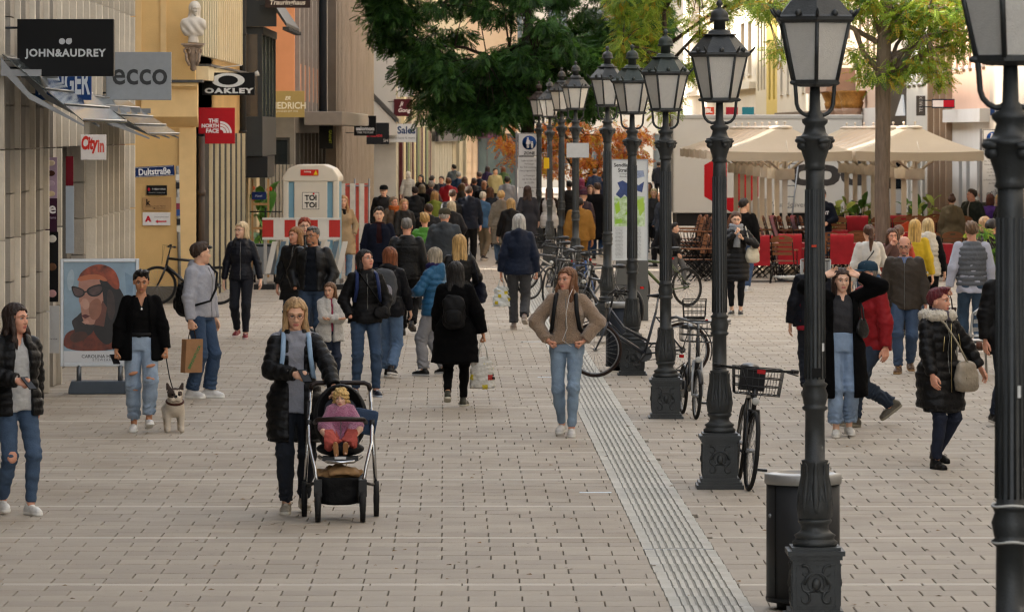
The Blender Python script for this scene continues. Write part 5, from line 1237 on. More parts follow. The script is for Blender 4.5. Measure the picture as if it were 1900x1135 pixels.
def bike_parts(style):
    if style in BK: return BK[style]
    small = style == 'small'; r = .25 if small else .34; wb = .5 if small else .53
    D = {}; hd = Vector((.36 if not small else .38, 0, .86)); hb = Vector((.4, 0, .68)) if not small else Vector((.42, 0, .62))
    bb = Vector((-.06, 0, .29)); st = Vector((-.2, 0, .80 if style != 'small' else .62)); ra = Vector((-wb, 0, r))
    m = MB()
    if style == 'step':
        m.tube([hb, (.25, 0, .5), bb], .024, 8); m.tube([hd-Vector((0, 0, .03)), (.2, 0, .62), (-.1, 0, .45)], .018, 8)
    elif small: m.tube([hb, (.2, 0, .4), bb], .03, 8)
    else: m.tube([hb, bb], .021 if style != 'mtb' else .028, 8); m.tube([hd-Vector((0, 0, .05)), st-Vector((0, 0, .04))], .019 if style != 'mtb' else .024, 8)
    m.tube([bb, st], .018, 8); m.tube([hd, hb], .022, 8)
    for s in (-1, 1): m.tube([bb+Vector((0, s*.03, 0)), ra+Vector((0, s*.06, 0))], .011, 6); m.tube([st+Vector((0, s*.015, -.05)), ra+Vector((0, s*.06, 0))], .009, 6)
    D['frame'] = m
    fa = Vector((wb+.02, 0, r)); m = MB()
    for s in (-1, 1): m.tube([hb+Vector((0, s*.04, -.01)), (hb+fa)/2+Vector((0, s*.055, -.02)), fa+Vector((0, s*.055, 0))], [.017, .015, .01], 6)
    m.tube([hb+Vector((0, -.05, -.01)), hb+Vector((0, .05, -.01))], .018, 6); D['fork'] = m
    m = MB(); t = hd+(hd-hb).normalized()*.16; m.tube([hd, t], .014, 6)
    if style == 'step' or small: m.tube([t+Vector((-.14, -.3, .03)), t+Vector((-.02, -.24, .05)), t+Vector((.06, -.06, .0)), t+Vector((.06, .06, 0)), t+Vector((-.02, .24, .05)), t+Vector((-.14, .3, .03))], .012, 6)
    else: m.tube([t+Vector((-.02, -.32, .01)), t+Vector((.04, -.05, 0)), t+Vector((.04, .05, 0)), t+Vector((-.02, .32, .01))], .013, 6)
    for s in (-1, 1):
        q = t+Vector((-.14 if style in ('step', 'small') else -.02, s*.3, .03 if style in ('step', 'small') else .01)); m.tube([q, q+Vector((-.03, s*.06, 0))], .019, 8); m.tube([q+Vector((.04, s*-.04, -.01)), q+Vector((.05, s*.06, -.03))], .006, 4)
        m.tube([q+Vector((.03, -s*.05, 0)), q+Vector((.14, -s*.16, .02)), hb+Vector((.08, 0, .02))], .003, 3)
    D['handlebar'] = m
    m = MB(); top = st+Vector((-.03, 0, .18 if not small else .3)); m.tube([st, top], .014, 6); D['seat_post'] = m
    F = Fd((-.2, -.11, -.06), (.18, .11, .06), .012)
    d = smin(F.cap((-.1, 0, 0), (-.06, 0, 0), .085, .07, .42, (0, 0, 1)), F.cap((-.06, 0, 0), (.13, 0, .0), .05, .018, .7, (0, 0, 1)), .03)
    V, Q = nets(d, F); D['_saddle'] = (npmesh('saddle', V, Q, [None]), top+Vector((0, 0, .03)))
    m = MB(); m.lathe([(.095, -.006), (.095, .006)], 20, T=rotm(R(90), 0, 0, bb+Vector((0, -.06, 0))), smooth=False)
    for s in (-1, 1): m.tube([bb+Vector((0, s*.07, 0)), bb+Vector((s*.1, s*.085, -s*.135))], .012, 6)
    m.lathe([(.04, -.006), (.04, .006)], 12, T=rotm(R(90), 0, 0, ra+Vector((0, -.05, 0))))
    for z in (.09, -.09): m.tube([bb+Vector((0, -.062, z)), ra+Vector((0, -.052, z*.42))], .004, 4)
    D['crank'] = m
    m = MB(); m.cbox((0, 0, 0), (.09, .1, .022)); D['_pedal'] = [(bb+Vector((s*.1, s*.14, -s*.135))) for s in (-1, 1)]; D['pedalmesh'] = m
    if style in ('city', 'step', 'small'):
        for key, c, a0, a1 in (('rear_mudguard', ra, .6, 3.5), ('front_mudguard', Vector((wb+.02, 0, r)), .5, 2.6)):
            m = D[key] = MB(); m.tube([c+Vector(((r+.025)*math.cos(t), 0, (r+.025)*math.sin(t))) for t in np.linspace(a0, a1, 16)], .024, 6, flatk=.35)
        m = MB()
        for s in (-1, 1): m.tube([st+Vector((0, s*.05, -.06)), Vector((-wb-.28, s*.07, r+.08+.3 if not small else r+.2))], .006, 5); m.tube([ra+Vector((0, s*.06, 0)), Vector((-wb-.12, s*.07, r+.37 if not small else r+.2))], .006, 5)
        for k in range(4): m.tube([(-wb-.25+k*.1, -.07, r+.38-(0 if not small else .17)), (-wb-.25+k*.1, .07, r+.38-(0 if not small else .17))], .005, 4)
        D['rack'] = m
    BK[style] = (D, r, wb, fa, ra, top, hd); return BK[style]
def bike(pos, yaw, style, col, label, lean=0, tyre=None, basket=False, turn=0, rearbasket=False, accent=None, light=True):
    D, r, wb, fa, ra, top, hd = bike_parts(style)
    t = empty('bicycle', pos, 0, label, 'bicycle', 'bicycles parked in the street'); t.rotation_euler = (lean, 0, yaw)
    paint = M('bike_paint_'+col, col, .32, .2, var=.08, vs=9, coat=.4)
    def mk(k, mat, parent=t):
        if not isinstance(D[k], bpy.types.Mesh): D[k] = D[k].mesh(k, [None])
        return inst(k, D[k], parent, mats=[mat])
    mk('frame', paint); mk('fork', flat(accent, .3, .3) if accent else paint); mk('handlebar', blk if style != 'small' else alu); mk('seat_post', alu); mk('crank', M('drivetrain', '3c3c3c', .4, .7, var=.2))
    sd, p = D['_saddle']; inst('saddle', sd, t, p, mats=[blk])
    if not isinstance(D['pedalmesh'], bpy.types.Mesh): D['pedalmesh'] = D['pedalmesh'].mesh('pedal', [None])
    for q in D['_pedal']: inst('pedal', D['pedalmesh'], t, q, mats=[blk])
    for k in ('rear_mudguard', 'front_mudguard', 'rack'):
        if k in D: mk(k, blk)
    for c in (fa, ra):
        ty, ri, sp = WH[r]
        w = inst('wheel', ty, t, c, (0, 0, turn if c is fa else 0), mats=[flat(tyre, .8) if tyre else rubber]); inst('rim', ri, w, mats=[alu if style != 'mtb' else blk]); inst('spokes', sp, w, mats=[alu])
    if basket or rearbasket:
        m = MB(); W, H, Dp = .19, .22, .13
        for z in (0, .07, .14, .22):
            k = 1+z*.5; m.tube([(x*k, y*k, z) for x, y in ((Dp, W), (-Dp, W), (-Dp, -W), (Dp, -W))], .005, 4, closed=True)
        for x, y in [(Dp, q) for q in np.linspace(-W, W, 9)]+[(-Dp, q) for q in np.linspace(-W, W, 9)]+[(q, W) for q in np.linspace(-Dp, Dp, 6)]+[(q, -W) for q in np.linspace(-Dp, Dp, 6)]:
            m.tube([(x, y, 0), (x*1.11, y*1.11, .22)], .003, 3); 
        for q in np.linspace(-W, W, 9): m.tube([(-Dp, q, 0), (Dp, q, 0)], .003, 3)
        bo = m.obj('basket', [blk], t, (fa.x-.06, 0, hd.z-.04) if basket else (-wb-.15, 0, r+.4-(.17 if style == 'small' else 0)))
        if basket == 'solid': MB().box((-Dp, -W*.75, .02), (-Dp+.01, W*.4, .2)).obj('basket_panel', [flat('1a1a1c')], bo); MB().box((.145, -.02, .18), (.155, .05, .215)).obj('basket_badge', [flat('a01c20')], bo)
    if light:
        m = MB(); m.lathe([(.03, 0), (.034, .02), (.02, .06)], 10, T=rotm(0, R(-90), 0, (fa.x-.02, 0, r+.42 if r > .3 else r+.38))); m.obj('headlight', [flat('c9c9c4', .2)], t)
        m = MB(); m.cbox((-wb-.3 if style != 'mtb' else -.24, 0, r+.36 if style != 'mtb' else .84), (.03, .05, .035)); m.obj('rear_light', [flat('b01818', .25)], t)
    return t
def gp(px, py, z=0): p = G(px, py); p.z = z; return p
bike((wX(350, 85.2), 85.2, 0), R(178), 'mtb', '17181a', 'black mountain bike leaning at the yellow corner house', R(4), turn=.2, light=False)
p = gp(1379, 903); bike((1.985, 41.7, 0), R(-88), 'mtb', '141517', 'black bicycle with large front basket locked to the ornate lamp plinth', R(-5), basket='solid', turn=.06)
bike((wX(1278, 51.9), 51.85, 0), R(-84), 'small', '1c1d1f', 'small-wheeled bicycle with a silver fork beside the lamp plinth', R(-3), accent='a9acae', basket=True)
bike((wX(1187, 60.15), 60.12, 0), R(180), 'step', '2b3038', 'dark step-through city bicycle with brown front tyre across the lamp', R(5), tyre='2e2420', rearbasket=True, turn=-.25)
bike((wX(1233, 84), 84, 0), R(218), 'mtb', '3a4a1e', 'olive green mountain bike with a rear rack board by the map board', R(5), turn=.3)
bike((wX(1030, 88.2), 88.2, 0), R(215), 'city', '3a3a3c', 'grey city bicycle with a high brown saddle at the far lamp', R(5), turn=.2)
bike((wX(1048, 85), 85, 0), R(235), 'city', '23252a', 'dark city bicycle with black saddle in front of the far lamp', R(-5), turn=.3)
bike((wX(1078, 82.4), 82.4, 0), R(-70), 'mtb', '26508c', 'blue framed bicycle standing end-on among the parked bicycles', R(4), turn=.2)
bike((wX(1098, 80), 80, 0), R(-60), 'city', '8d8f90', 'silver framed bicycle end-on next to the black-hatted lamp', R(-4), turn=-.3)
bike((wX(1118, 73.4), 73.4, 0), R(130), 'city', '1d1d20', 'black city bicycle with red tail light by the black-hatted lamp', R(5), turn=.2)
bike((wX(1020, 92.5), 92.5, 0), R(195), 'step', 'b4b4b0', 'pale step-through bicycle furthest among the parked bicycles', R(4), turn=-.2)
# ================================================================== litter bins, advert stand, signs
def bin_(pos, r, h, body, rim, label):
    t = empty('litter_bin', pos, 0, label, 'litter bin'); m = MB(); m.lathe([(r, .05), (r, h-.06)], 32, cap=True); m.obj('body', [M('bin_'+body, body, .5, .3, var=.1, vs=5, bump=.1, bs=8)], t)
    m = MB(); m.lathe([(r+.008, h-.06), (r+.012, h-.055), (r+.012, h), (r*.72, h+.012), (r*.7, h-.03)], 32, cap=False); m.obj('rim', [flat(rim, .45, .5)], t)
    m = MB(); m.lathe([(r*.72, 0), (r*.72, .06)], 24); m.obj('foot', [flat('151515')], t)
    m = MB(); m.lathe([(r+.004, .06), (r+.006, .075), (r+.004, .08)], 32, cap=False); m.obj('band', [flat('2c2e30', .4, .3)], t)
    MB().box((-.004, -r-.004, .06), (.004, -r+.01, h-.07)).obj('door_seam', [flat('141414')], t, rot=(0, 0, -.9)); m = MB(); m.sphere((0, -r, h*.7), .014, 0, 8); m.obj('lock', [alu], t, rot=(0, 0, -1.15))
bin_((wX(1490, 31.0), 31.0, 0), .235, .86, '2d2e30', '9c9a96', 'round anthracite litter bin with pale steel rim behind the nearest plinth')
bin_((wX(1153, 61.9), 61.9, 0), .2, .86, '222831', '8f8d88', 'dark blue-grey litter bin behind the city bicycle')
# advert stand: flat print of a woman in dark glasses and headscarf
Ya = 56.4; ax, aw = wX(185, Ya), .915
ad = empty('advert_stand', (ax, Ya, 0), R(4), 'free-standing eyewear advert of a woman in a headscarf and dark glasses', 'advert stand')
m = MB(); zb, zt = .315, 1.565
m.box((-aw/2, -.025, zb), (-aw/2+.04, .025, zt)); m.box((aw/2-.04, -.025, zb), (aw/2, .025, zt)); m.box((-aw/2+.04, -.025, zb), (aw/2-.04, .025, zb+.04)); m.box((-aw/2+.04, -.025, zt-.04), (aw/2-.04, .025, zt)); m.obj('frame', [flat('b9bcbf', .3, .7)], ad, bevel=.006)
prt = MB().box((-aw/2+.04, -.01, zb+.04), (aw/2-.04, .01, zt-.04)).obj('print', [M('print_sky', '8fa9bd', .3, var=.18, vs=3, coat=.3)], ad)
PW, PH, px0, pz0 = aw-.08, zt-zb-.08, -aw/2+.04, zb+.04
def pp(pts, col, k, name='print_shape', var=.1, hue=None, vs=9):
    for _ in range(2 if len(pts) > 4 else 0): pts = [q for i in range(len(pts)) for q in ((pts[i-1][0]*.75+pts[i][0]*.25, pts[i-1][1]*.75+pts[i][1]*.25), (pts[i-1][0]*.25+pts[i][0]*.75, pts[i-1][1]*.25+pts[i][1]*.75))]
    m = MB(); n = len(pts); m.add([(px0+x*PW, -.0102-.0006*k, pz0+z*PH) for x, z in pts], [list(range(n))]); m.obj(name, [M('print_'+col+str(hue), col, .3, var=var, vs=vs, hue=hue, coat=.3)], prt)
def blob(cx, cz, rx, rz, n=22, a0=0, a1=math.tau, wob=0, rot=0): return [(cx+(rx*(1+wob*math.sin(5*a))*math.cos(a))*math.cos(rot)-rz*math.sin(a)*math.sin(rot)*.7, cz+rx*math.cos(a)*math.sin(rot)*.7+rz*(1+wob*math.cos(4*a))*math.sin(a)*math.cos(rot)) for a in np.linspace(a0, a1, n, endpoint=False)]
pp([(0, 0), (1, 0), (1, .12), (0, .12)], 'd5d8dc', 1, var=.02)
pp([(0, .12), (.72, .12), (.75, .2), (.6, .31), (.4, .34), (.12, .34), (0, .27)], '7a3420', 2, var=.35, hue='3a1c16')
pp(blob(.6, .53, .25, .33, wob=.07), '1c1a1c', 3, var=.3)
pp(blob(.28, .38, .16, .12, wob=.1), '2a2526', 3.5, var=.3)
pp([(.22, .84), (.42, .9), (.52, .8), (.56, .6), (.52, .45), (.44, .38), (.32, .38), (.27, .42), (.245, .5), (.235, .58), (.205, .62), (.225, .68), (.2, .74)], 'b08070', 4, var=.12)
pp([(.42, .38), (.56, .36), (.6, .55), (.54, .62)], '6b4034', 4.5)
pp([(.2, .84), (.25, .91), (.4, .975), (.56, .98), (.7, .93), (.77, .83), (.78, .73), (.7, .73), (.58, .83), (.45, .87), (.3, .86), (.22, .82)], 'a5492a', 5, var=.3, hue='53281c')
pp([(.18, .82), (.22, .86), (.45, .89), (.6, .84), (.6, .8), (.45, .84), (.24, .81)], 'b96a44', 5.5)
pp([(.34, .6), (.5, .66), (.54, .52), (.46, .42), (.36, .44)], '94634f', 4.7, var=.2); pp([(.25, .64), (.33, .64), (.37, .56), (.3, .52), (.25, .56)], 'c49a88', 5.0, var=.1); pp([(.25, .41), (.33, .43), (.36, .4), (.3, .385)], 'c49482', 5.2); pp([(.6, .75), (.7, .7), (.72, .5), (.66, .4), (.6, .5)], '3a2c2a', 5.1, var=.3); pp([(.1, .3), (.3, .32), (.35, .26), (.2, .2), (.08, .22)], '4a2a20', 5.1, var=.4); pp([(.05, .88), (.12, .95), (.16, .85), (.1, .7), (.05, .75)], 'a9bfce', 2.2, var=.15); pp([(.85, .9), (.97, .85), (.95, .6), (.88, .55)], '7d99b0', 2.2, var=.15)
pp([(.24, .47), (.3, .485), (.37, .465), (.3, .44)], '5d2a2c', 6); pp([(.23, .6), (.26, .62), (.27, .57), (.24, .555)], 'c79684', 5.8)
for pts in ([(.1, .77), (.2, .755), (.3, .72), (.29, .67), (.22, .645), (.15, .66), (.12, .71)], [(.31, .73), (.42, .775), (.56, .785), (.555, .72), (.49, .665), (.4, .655), (.33, .68)]):
    pp(pts, '141416', 6.5, var=.05); c = np.mean(pts, 0); pp([(c[0]+(x-c[0])*.78, c[1]+(z-c[1])*.74) for x, z in pts], '5f4a48', 7, var=.25, hue='352a2c')
pp([(.28, .71), (.34, .72), (.34, .705), (.28, .695)], '141416', 7.2); pp([(.55, .77), (.66, .74), (.66, .725), (.55, .75)], '141416', 7.2)
text('CAROLINA HERRERA', PW*.62, flat('2f3236'), prt, (px0+PW*.56, -.0125, pz0+PH*.067), bold=.01); text('EYEWEAR', PW*.25, flat('4a4d52'), prt, (px0+PW*.53, -.0125, pz0+PH*.032), space=1.4)
for s in (-1, 1): MB().tube([(s*.24, 0, .12), (s*.24, 0, .33)], .03, 10).obj('leg', [flat('6d7175', .35, .6)], ad)
m = MB(); m.prism([(-.36, 0), (.36, 0), (.36, .06), (.33, .15), (-.33, .15), (-.36, .06)], -.16, .16); m.obj('base', [flat('4d5660', .5)], ad, bevel=.015)
# zone signs
def person_pictogram(o, cx, cz, s):
    mat = flat('e8eaec')
    m = MB(); m.lathe([(0.001, 0), (.16*s, .004)][::-1], 24, T=rotm(R(90), 0, 0, (cx, -.024, cz)))
    m.obj('blue_disc', [flat('1b4f9c', .4)], o)
    m = MB()
    def el(x, z, rx, rz): m.add([(cx+x*s+rx*s*math.cos(a), -.03, cz+z*s+rz*s*math.sin(a)) for a in np.linspace(0, math.tau, 12, endpoint=False)], [list(range(12))])
    def pl(pts): m.add([(cx+x*s, -.03, cz+z*s) for x, z in pts], [list(range(len(pts)))])
    el(-.03, .1, .022, .022); pl([(-.055, .075), (-.005, .075), (.015, -.03), (-.075, -.03)]); pl([(-.055, -.03), (-.036, -.03), (-.036, -.12), (-.052, -.12)]); pl([(-.024, -.03), (-.005, -.03), (-.008, -.12), (-.024, -.12)]); pl([(.0, .06), (.012, .055), (.045, -.02), (.033, -.025)])
    el(.065, .015, .018, .018); pl([(.045, -.005), (.085, -.005), (.09, -.07), (.04, -.07)]); pl([(.045, -.07), (.06, -.07), (.058, -.12), (.045, -.12)]); pl([(.068, -.07), (.085, -.07), (.085, -.12), (.07, -.12)])
    m.obj('pictogram', [mat], o)
def zone_sign(pxa, pxb, py0, Y, label):
    xa, xb = wX(pxa, Y), wX(pxb, Y); W = xb-xa; cx = (xa+xb)/2; zt = wZ(py0, Y)
    t = empty('zone_sign', (cx, Y, 0), 0, label, 'street sign')
    m = MB(); m.box((-W/2-.06, -.03, 0), (-W/2-.01, .06, zt+.01)); m.box((W/2+.0, -.02, 0), (W/2+.03, .05, zt)); m.obj('post', [flat('77777a', .45, .5)], t)
    h1 = W*1.02; b = MB().box((-W/2, -.02, zt-h1), (W/2, .02, zt)).obj('zone_plate', [flat('d7d8d8')], t)
    m = MB(); bd = .012
    for z0, z1 in ((zt-h1+.008, zt-h1+.008+bd), (zt-.02, zt-.02+bd)): m.box((-W/2+.008, -.0225, z0), (W/2-.008, -.0205, z1))
    for x in (-W/2+.008, W/2-.02): m.box((x, -.0225, zt-h1+.02), (x+bd, -.0205, zt-.02))
    m.obj('border', [flat('28282a')], b)
    person_pictogram(b, 0, zt-h1*.42, W*1.95); text('ZONE', W*.5, flat('1c1c1e'), b, (0, -.025, zt-h1*.87), bold=.03)
    h2 = W*2.4; b2 = MB().box((-W/2, -.02, zt-h1-.02-h2), (W/2, .02, zt-h1-.02)).obj('notice_plate', [flat('d2d3d3')], t)
    for k, (tx, fw) in enumerate((('Lieferverkehr für', .7), ('Fahrzeuge', .4), ('bis 7,5t zulässiges', .8), ('Gesamtgewicht frei', .85), ('an Werktagen', .5), ('bis 10.15h und', .58), ('ab 22.30h', .42), ('an Sonn-u. Feiertagen', .9), ('ab 22.30h', .42))):
        text(tx, fw*W, flat('3a3a3c'), b2, (0, -.023, zt-h1-.02-h2*(.07+.062*k+.03*(k > 3)+.03*(k > 6))))
    m = MB(); zc = zt-h1-h2*.88
    for s in (-1, 1): m.tube([(s*.09+.05*math.cos(a), -.023, zc+.05*math.sin(a)) for a in np.linspace(0, math.tau, 14, endpoint=False)], .005, 4, closed=True)
    m.tube([(-.09, -.023, zc), (-.03, -.023, zc+.08), (.06, -.023, zc+.08), (.0, -.023, zc), (-.03, -.023, zc+.08)], .005, 4); m.tube([(.09, -.023, zc), (.05, -.023, zc+.12), (.03, -.023, zc+.12)], .005, 4); m.obj('bicycle_sign', [flat('2a2a2c')], b2)
zone_sign(961, 1003, 247, 121.6, 'pedestrian zone sign with delivery notice in the middle of the street')
zone_sign(1823, 1862, 240, 106, 'pedestrian zone sign with delivery notice at the right edge')
pl = MB().box((-.2, -.01, -.13), (.2, .01, .13)).obj('blank_plate', [flat('b9bbbc')], None, PT(1072, 279, 86.8), label='blank white plate strapped to a far lamp pole', cat='plate')
MB().box((-.06, -.01, -.12), (.06, .01, .12)).obj('yellow_notice', [flat('d8b01c')], None, PT(1014, 303, 107.85), label='small yellow notice on the lamp pole beside the zone sign', cat='notice')
# street map board
Yb = 78; W = .56; xc = wX(1168, Yb); ztop = wZ(298, Yb); zlow = wZ(483, Yb)
mp = empty('map_board', (xc, Yb, 0), 0, 'tall illuminated-style street map board on a grey pedestal', 'map board')
m = MB(); m.box((-W/2-.02, -.05, zlow), (-W/2, .06, ztop+.02)); m.box((W/2, -.05, zlow), (W/2+.02, .06, ztop+.02)); m.box((-W/2, -.05, ztop), (W/2, .06, ztop+.02)); m.obj('frame', [flat('9da0a3', .35, .6)], mp)
b = MB().box((-W/2, -.04, zlow), (W/2, .05, ztop)).obj('panel', [flat('cfd4d6', .3)], mp); Hh = ztop-zlow
def mpp(pts, col, k, **kw): m = MB(); m.add([(-W/2+x*W, -.0405-.0006*k, zlow+z*Hh) for x, z in pts], [list(range(len(pts)))]); m.obj('map_print', [M('map_'+col, col, .4, **kw)], b)
mpp([(.06, .34), (.94, .34), (.94, .64), (.06, .64)], 'c4d3c0', 1, var=.3, vs=14, hue='8fbf3a')
mpp([(.1, .66), (.22, .72), (.15, .78), (.3, .8), (.45, .77), (.6, .82), (.75, .75), (.92, .79), (.86, .68), (.7, .7), (.62, .64), (.48, .61), (.36, .66), (.25, .62)], '33467a', 2, var=.3, vs=16)
mpp([(.45, .92), (.6, .9), (.9, .9), (.93, .84), (.7, .82), (.5, .87)], '8d9bb8', 2, var=.4, vs=30); mpp([(.5, .9), (.6, .95), (.68, .9), (.6, .86)], 'a34a58', 3, var=.2)
mpp([(.08, .55), (.2, .6), (.24, .5), (.12, .46)], '9bc832', 3, var=.1); mpp([(.7, .6), (.9, .63), (.92, .5), (.8, .44), (.74, .52)], 'a4c84a', 3, var=.15); mpp([(.08, .36), (.3, .38), (.26, .42), (.1, .41)], '8fc03a', 3, var=.15); mpp([(.34, .45), (.5, .47), (.44, .5)], '8fc03a', 3)
for k in range(7):
    for c in range(2): text('Sendlinger Str\nMarienplatz 4\nRosental B2\nOberanger C3', .13, flat('8a8f92'), b, (-W*.3+c*W*.3+(.12 if c else 0), -.0425, zlow+Hh*(.3-.042*k)))
text('Sendlinger\nStraße', W*.62, flat('26282a'), b, (-W*.14, -.0425, zlow+Hh*.93), bold=.02)
for k, t_ in enumerate(('Sendlinger Tor', 'Asamkirche')): text(t_, W*.34, flat('4a4c50'), b, (-W*.12, -.0425, zlow+Hh*(.865-.025*k)))
m = MB(); m.box((-W/2+.06, -.06, 0), (W/2+.02, .1, zlow-.002)); m.obj('pedestal', [flat('5d5e5c', .5, .3)], mp, bevel=.008)
# ================================================================== building site: toilet, barrier, hoarding
Yt = 97; tx = wX(581, Yt); zt = wZ(307, Yt); tw = 1.06
tt = empty('portable_toilet', (tx, Yt, 0), R(-3), 'white and blue portable toilet with rounded roof', 'portable toilet')
wp = M('white_plastic', 'd2ccbe', .45, var=.05, vs=2, dirt=.08); bp_ = M('blue_plastic', '6f9bb0', .45, var=.06, vs=3)
MB().box((-tw/2, -.5, .08), (tw/2, .5, 2.05)).obj('cabin', [bp_], tt, bevel=.03); MB().box((-.33, -.53, .12), (.33, -.49, 2.08)).obj('door', [wp], tt, bevel=.012)
for s in (-1, 1): MB().box((s*.5-.06, -.54, .1), (s*.5+.06, -.42, 2.06)).obj('corner_post', [wp], tt, bevel=.03)
m = MB(); m.prism([(-tw/2-.03, 2.04), (tw/2+.03, 2.04), (tw/2+.03, 2.14), (tw*.42, 2.3), (tw*.25, 2.38), (-tw*.25, 2.38), (-tw*.42, 2.3), (-tw/2-.03, 2.14)], -.55, .55); m.obj('roof', [wp], tt, bevel=.03)
MB().box((-.56, -.56, 0), (.56, .56, .08)).obj('skid', [flat('3a3a3a')], tt)
lg = MB().box((-.17, -.006, -.17), (.17, 0, .17)).obj('logo_frame', [flat('3a3a3a')], tt, (0, -.531, 1.66)); MB().box((-.16, -.004, -.16), (.16, 0, .16)).obj('logo_field', [flat('dcd8ce')], lg, (0, -.006, 0))
text('TOI\nTOI', .24, flat('1c1c1c'), lg, (0, -.012, -.01), bold=.04); m = MB(); m.sphere((.06, -.012, .14), (.022, .004, .02), 0, 8); m.obj('heart', [flat('c8202c')], lg)
lb = MB().box((-.2, -.006, -.06), (.16, 0, .06)).obj('warning_label', [flat('c2291f')], tt, (.0, -.556, 2.22)); text('Achtung', .14, flat('eee8e0'), lb, (-.06, -.009, .015), bold=.03); m = MB(); m.add([(.06, -.008, -.045), (.15, -.008, -.045), (.105, -.008, .045)], [(0, 1, 2)]); m.obj('warning_triangle', [flat('e0c02a')], lb)
m = MB(); m.box((.2, -.56, .98), (.3, -.53, 1.1)); m.box((-.1, -.545, 1.0), (-.02, -.53, 1.08)); m.obj('latch', [flat('2a2a2c')], tt)
# red and white barrier in front
Yr = 93.5; bar = empty('site_barrier', (wX(560, Yr), Yr, 0), R(-2), 'red and white barrier boards with leaning striped panels before the toilet', 'barrier')
za, zb_ = wZ(440, Yr), wZ(408, Yr); xl, xr = -.76, .74
for k in range(7):
    x0 = xl+(xr-xl)*k/7; MB().box((x0, -.02, za), (x0+(xr-xl)/7-.001, .02, zb_)).obj('board_field', [M('red_foil', 'b8281e', .4, var=.08) if k % 2 == 0 else M('white_foil', 'd8d4cc', .4, var=.06)], bar)
m = MB(); m.box((xl, -.03, za-.05), (xr, .03, za-.002)); m.box((xl, -.03, zb_+.002), (xr, .03, zb_+.04)); m.obj('rail', [flat('d8d6d0')], bar)
for k in range(9):
    x0 = xl+.05+k*.17; m = MB(); m.prism([(x0, .3), (x0+.1, .3), (x0+.24, za-.08), (x0+.14, za-.08)], -.012, .012); m.obj('striped_board', [M('grey_foil', '5f7686', .5, var=.1) if k % 2 else M('white_foil', 'd8d4cc', .4)], bar)
for x in (xl+.05, 0, xr-.05): MB().box((x-.03, .03, 0), (x+.03, .08, zb_)).obj('post', [flat('b9b6b0')], bar); MB().box((x-.2, -.25, 0), (x+.2, .3, .1)).obj('foot', [flat('2a2a2a')], bar)
# hoarding with red-white strips
Yh = 101.5
hb_ = empty('site_hoarding', (wX(632, Yh), Yh, 0), R(6), 'white site fence with upright red striped sheets beside the toilet', 'fence')
for k in range(6):
    x = k*.1; MB().box((x, -.015, .1), (x+.097, .015, 1.95)).obj('sheet', [M('red_sheet', 'b8463a', .5, var=.25, vs=8) if k % 2 else M('white_sheet', 'cfcbc2', .5, var=.15, vs=6)], hb_, rot=(0, 0, .25 if k % 2 else -.2))
m = MB()
for z in (.3, 1.1, 1.9): m.tube([(-.05, .03, z), (.62, .03, z)], .02, 6)
for x in (-.03, .3, .6): m.tube([(x, .03, 0), (x, .03, 2.05)], .022, 6)
m.obj('fence_frame', [alu], hb_)
# cargo trailer, wooden ladder shelf, pot plants in the alley
ct = empty('cargo_bike_box', (wX(491, 98), 98, 0), R(3), 'grey metal cargo bike box parked by the alley', 'cargo bike')
MB().box((-.24, -.4, .16), (.24, .4, .72)).obj('box', [flat('8f9294', .4, .4)], ct, bevel=.02); MB().box((-.25, -.41, .725), (.25, .41, .77)).obj('lid', [flat('3f4a44')], ct, bevel=.01)
for s in (-1, 1): m = MB(); m.lathe([(.11, -.02), (.11, .02)], 14, T=rotm(0, R(90), 0, (s*.2, -.2, .11))); m.obj('wheel', [rubber], ct)
m = MB(); m.tube([(-.3, -.1, 1.42), (.35, -.1, 1.42)], .015, 6); m.tube([(0, -.1, .77), (.02, -.1, 1.5)], .02, 6); m.obj('handlebar', [blk], ct); m = MB(); m.sphere((.03, 0, 1.25), (.1, .14, .05), 0, 10); m.obj('saddle', [blk], ct); m = MB(); m.tube([(.02, 0, .9), (.03, 0, 1.22)], .02, 6); m.obj('seat_post', [alu], ct)
woody = M('pine_wood', 'b28a58', .7, var=.2, vs=5, stretch=(6, 6, .6))
ld = empty('wooden_stand', (wX(480, 101), 101, 0), 0, 'wooden ladder stand with a small blue sign in the alley', 'stand')
m = MB()
for x in (-.13, .2): m.box((x-.02, -.02, 0), (x+.02, .02, 2.05))
for z in (.5, 1.0, 1.5): m.box((-.11, -.015, z), (.18, .015, z+.05))
m.obj('frame', [woody], ld); sg = MB().box((-.14, -.03, 1.62), (.16, -.021, 1.78)).obj('sign', [flat('1d2f66')], ld); text('Hotel', .14, flat('d8dce4'), sg, (0, -.034, 1.7))
leafm = M('potplant_leaf', '5a8a3a', .5, var=.35, vs=5); 
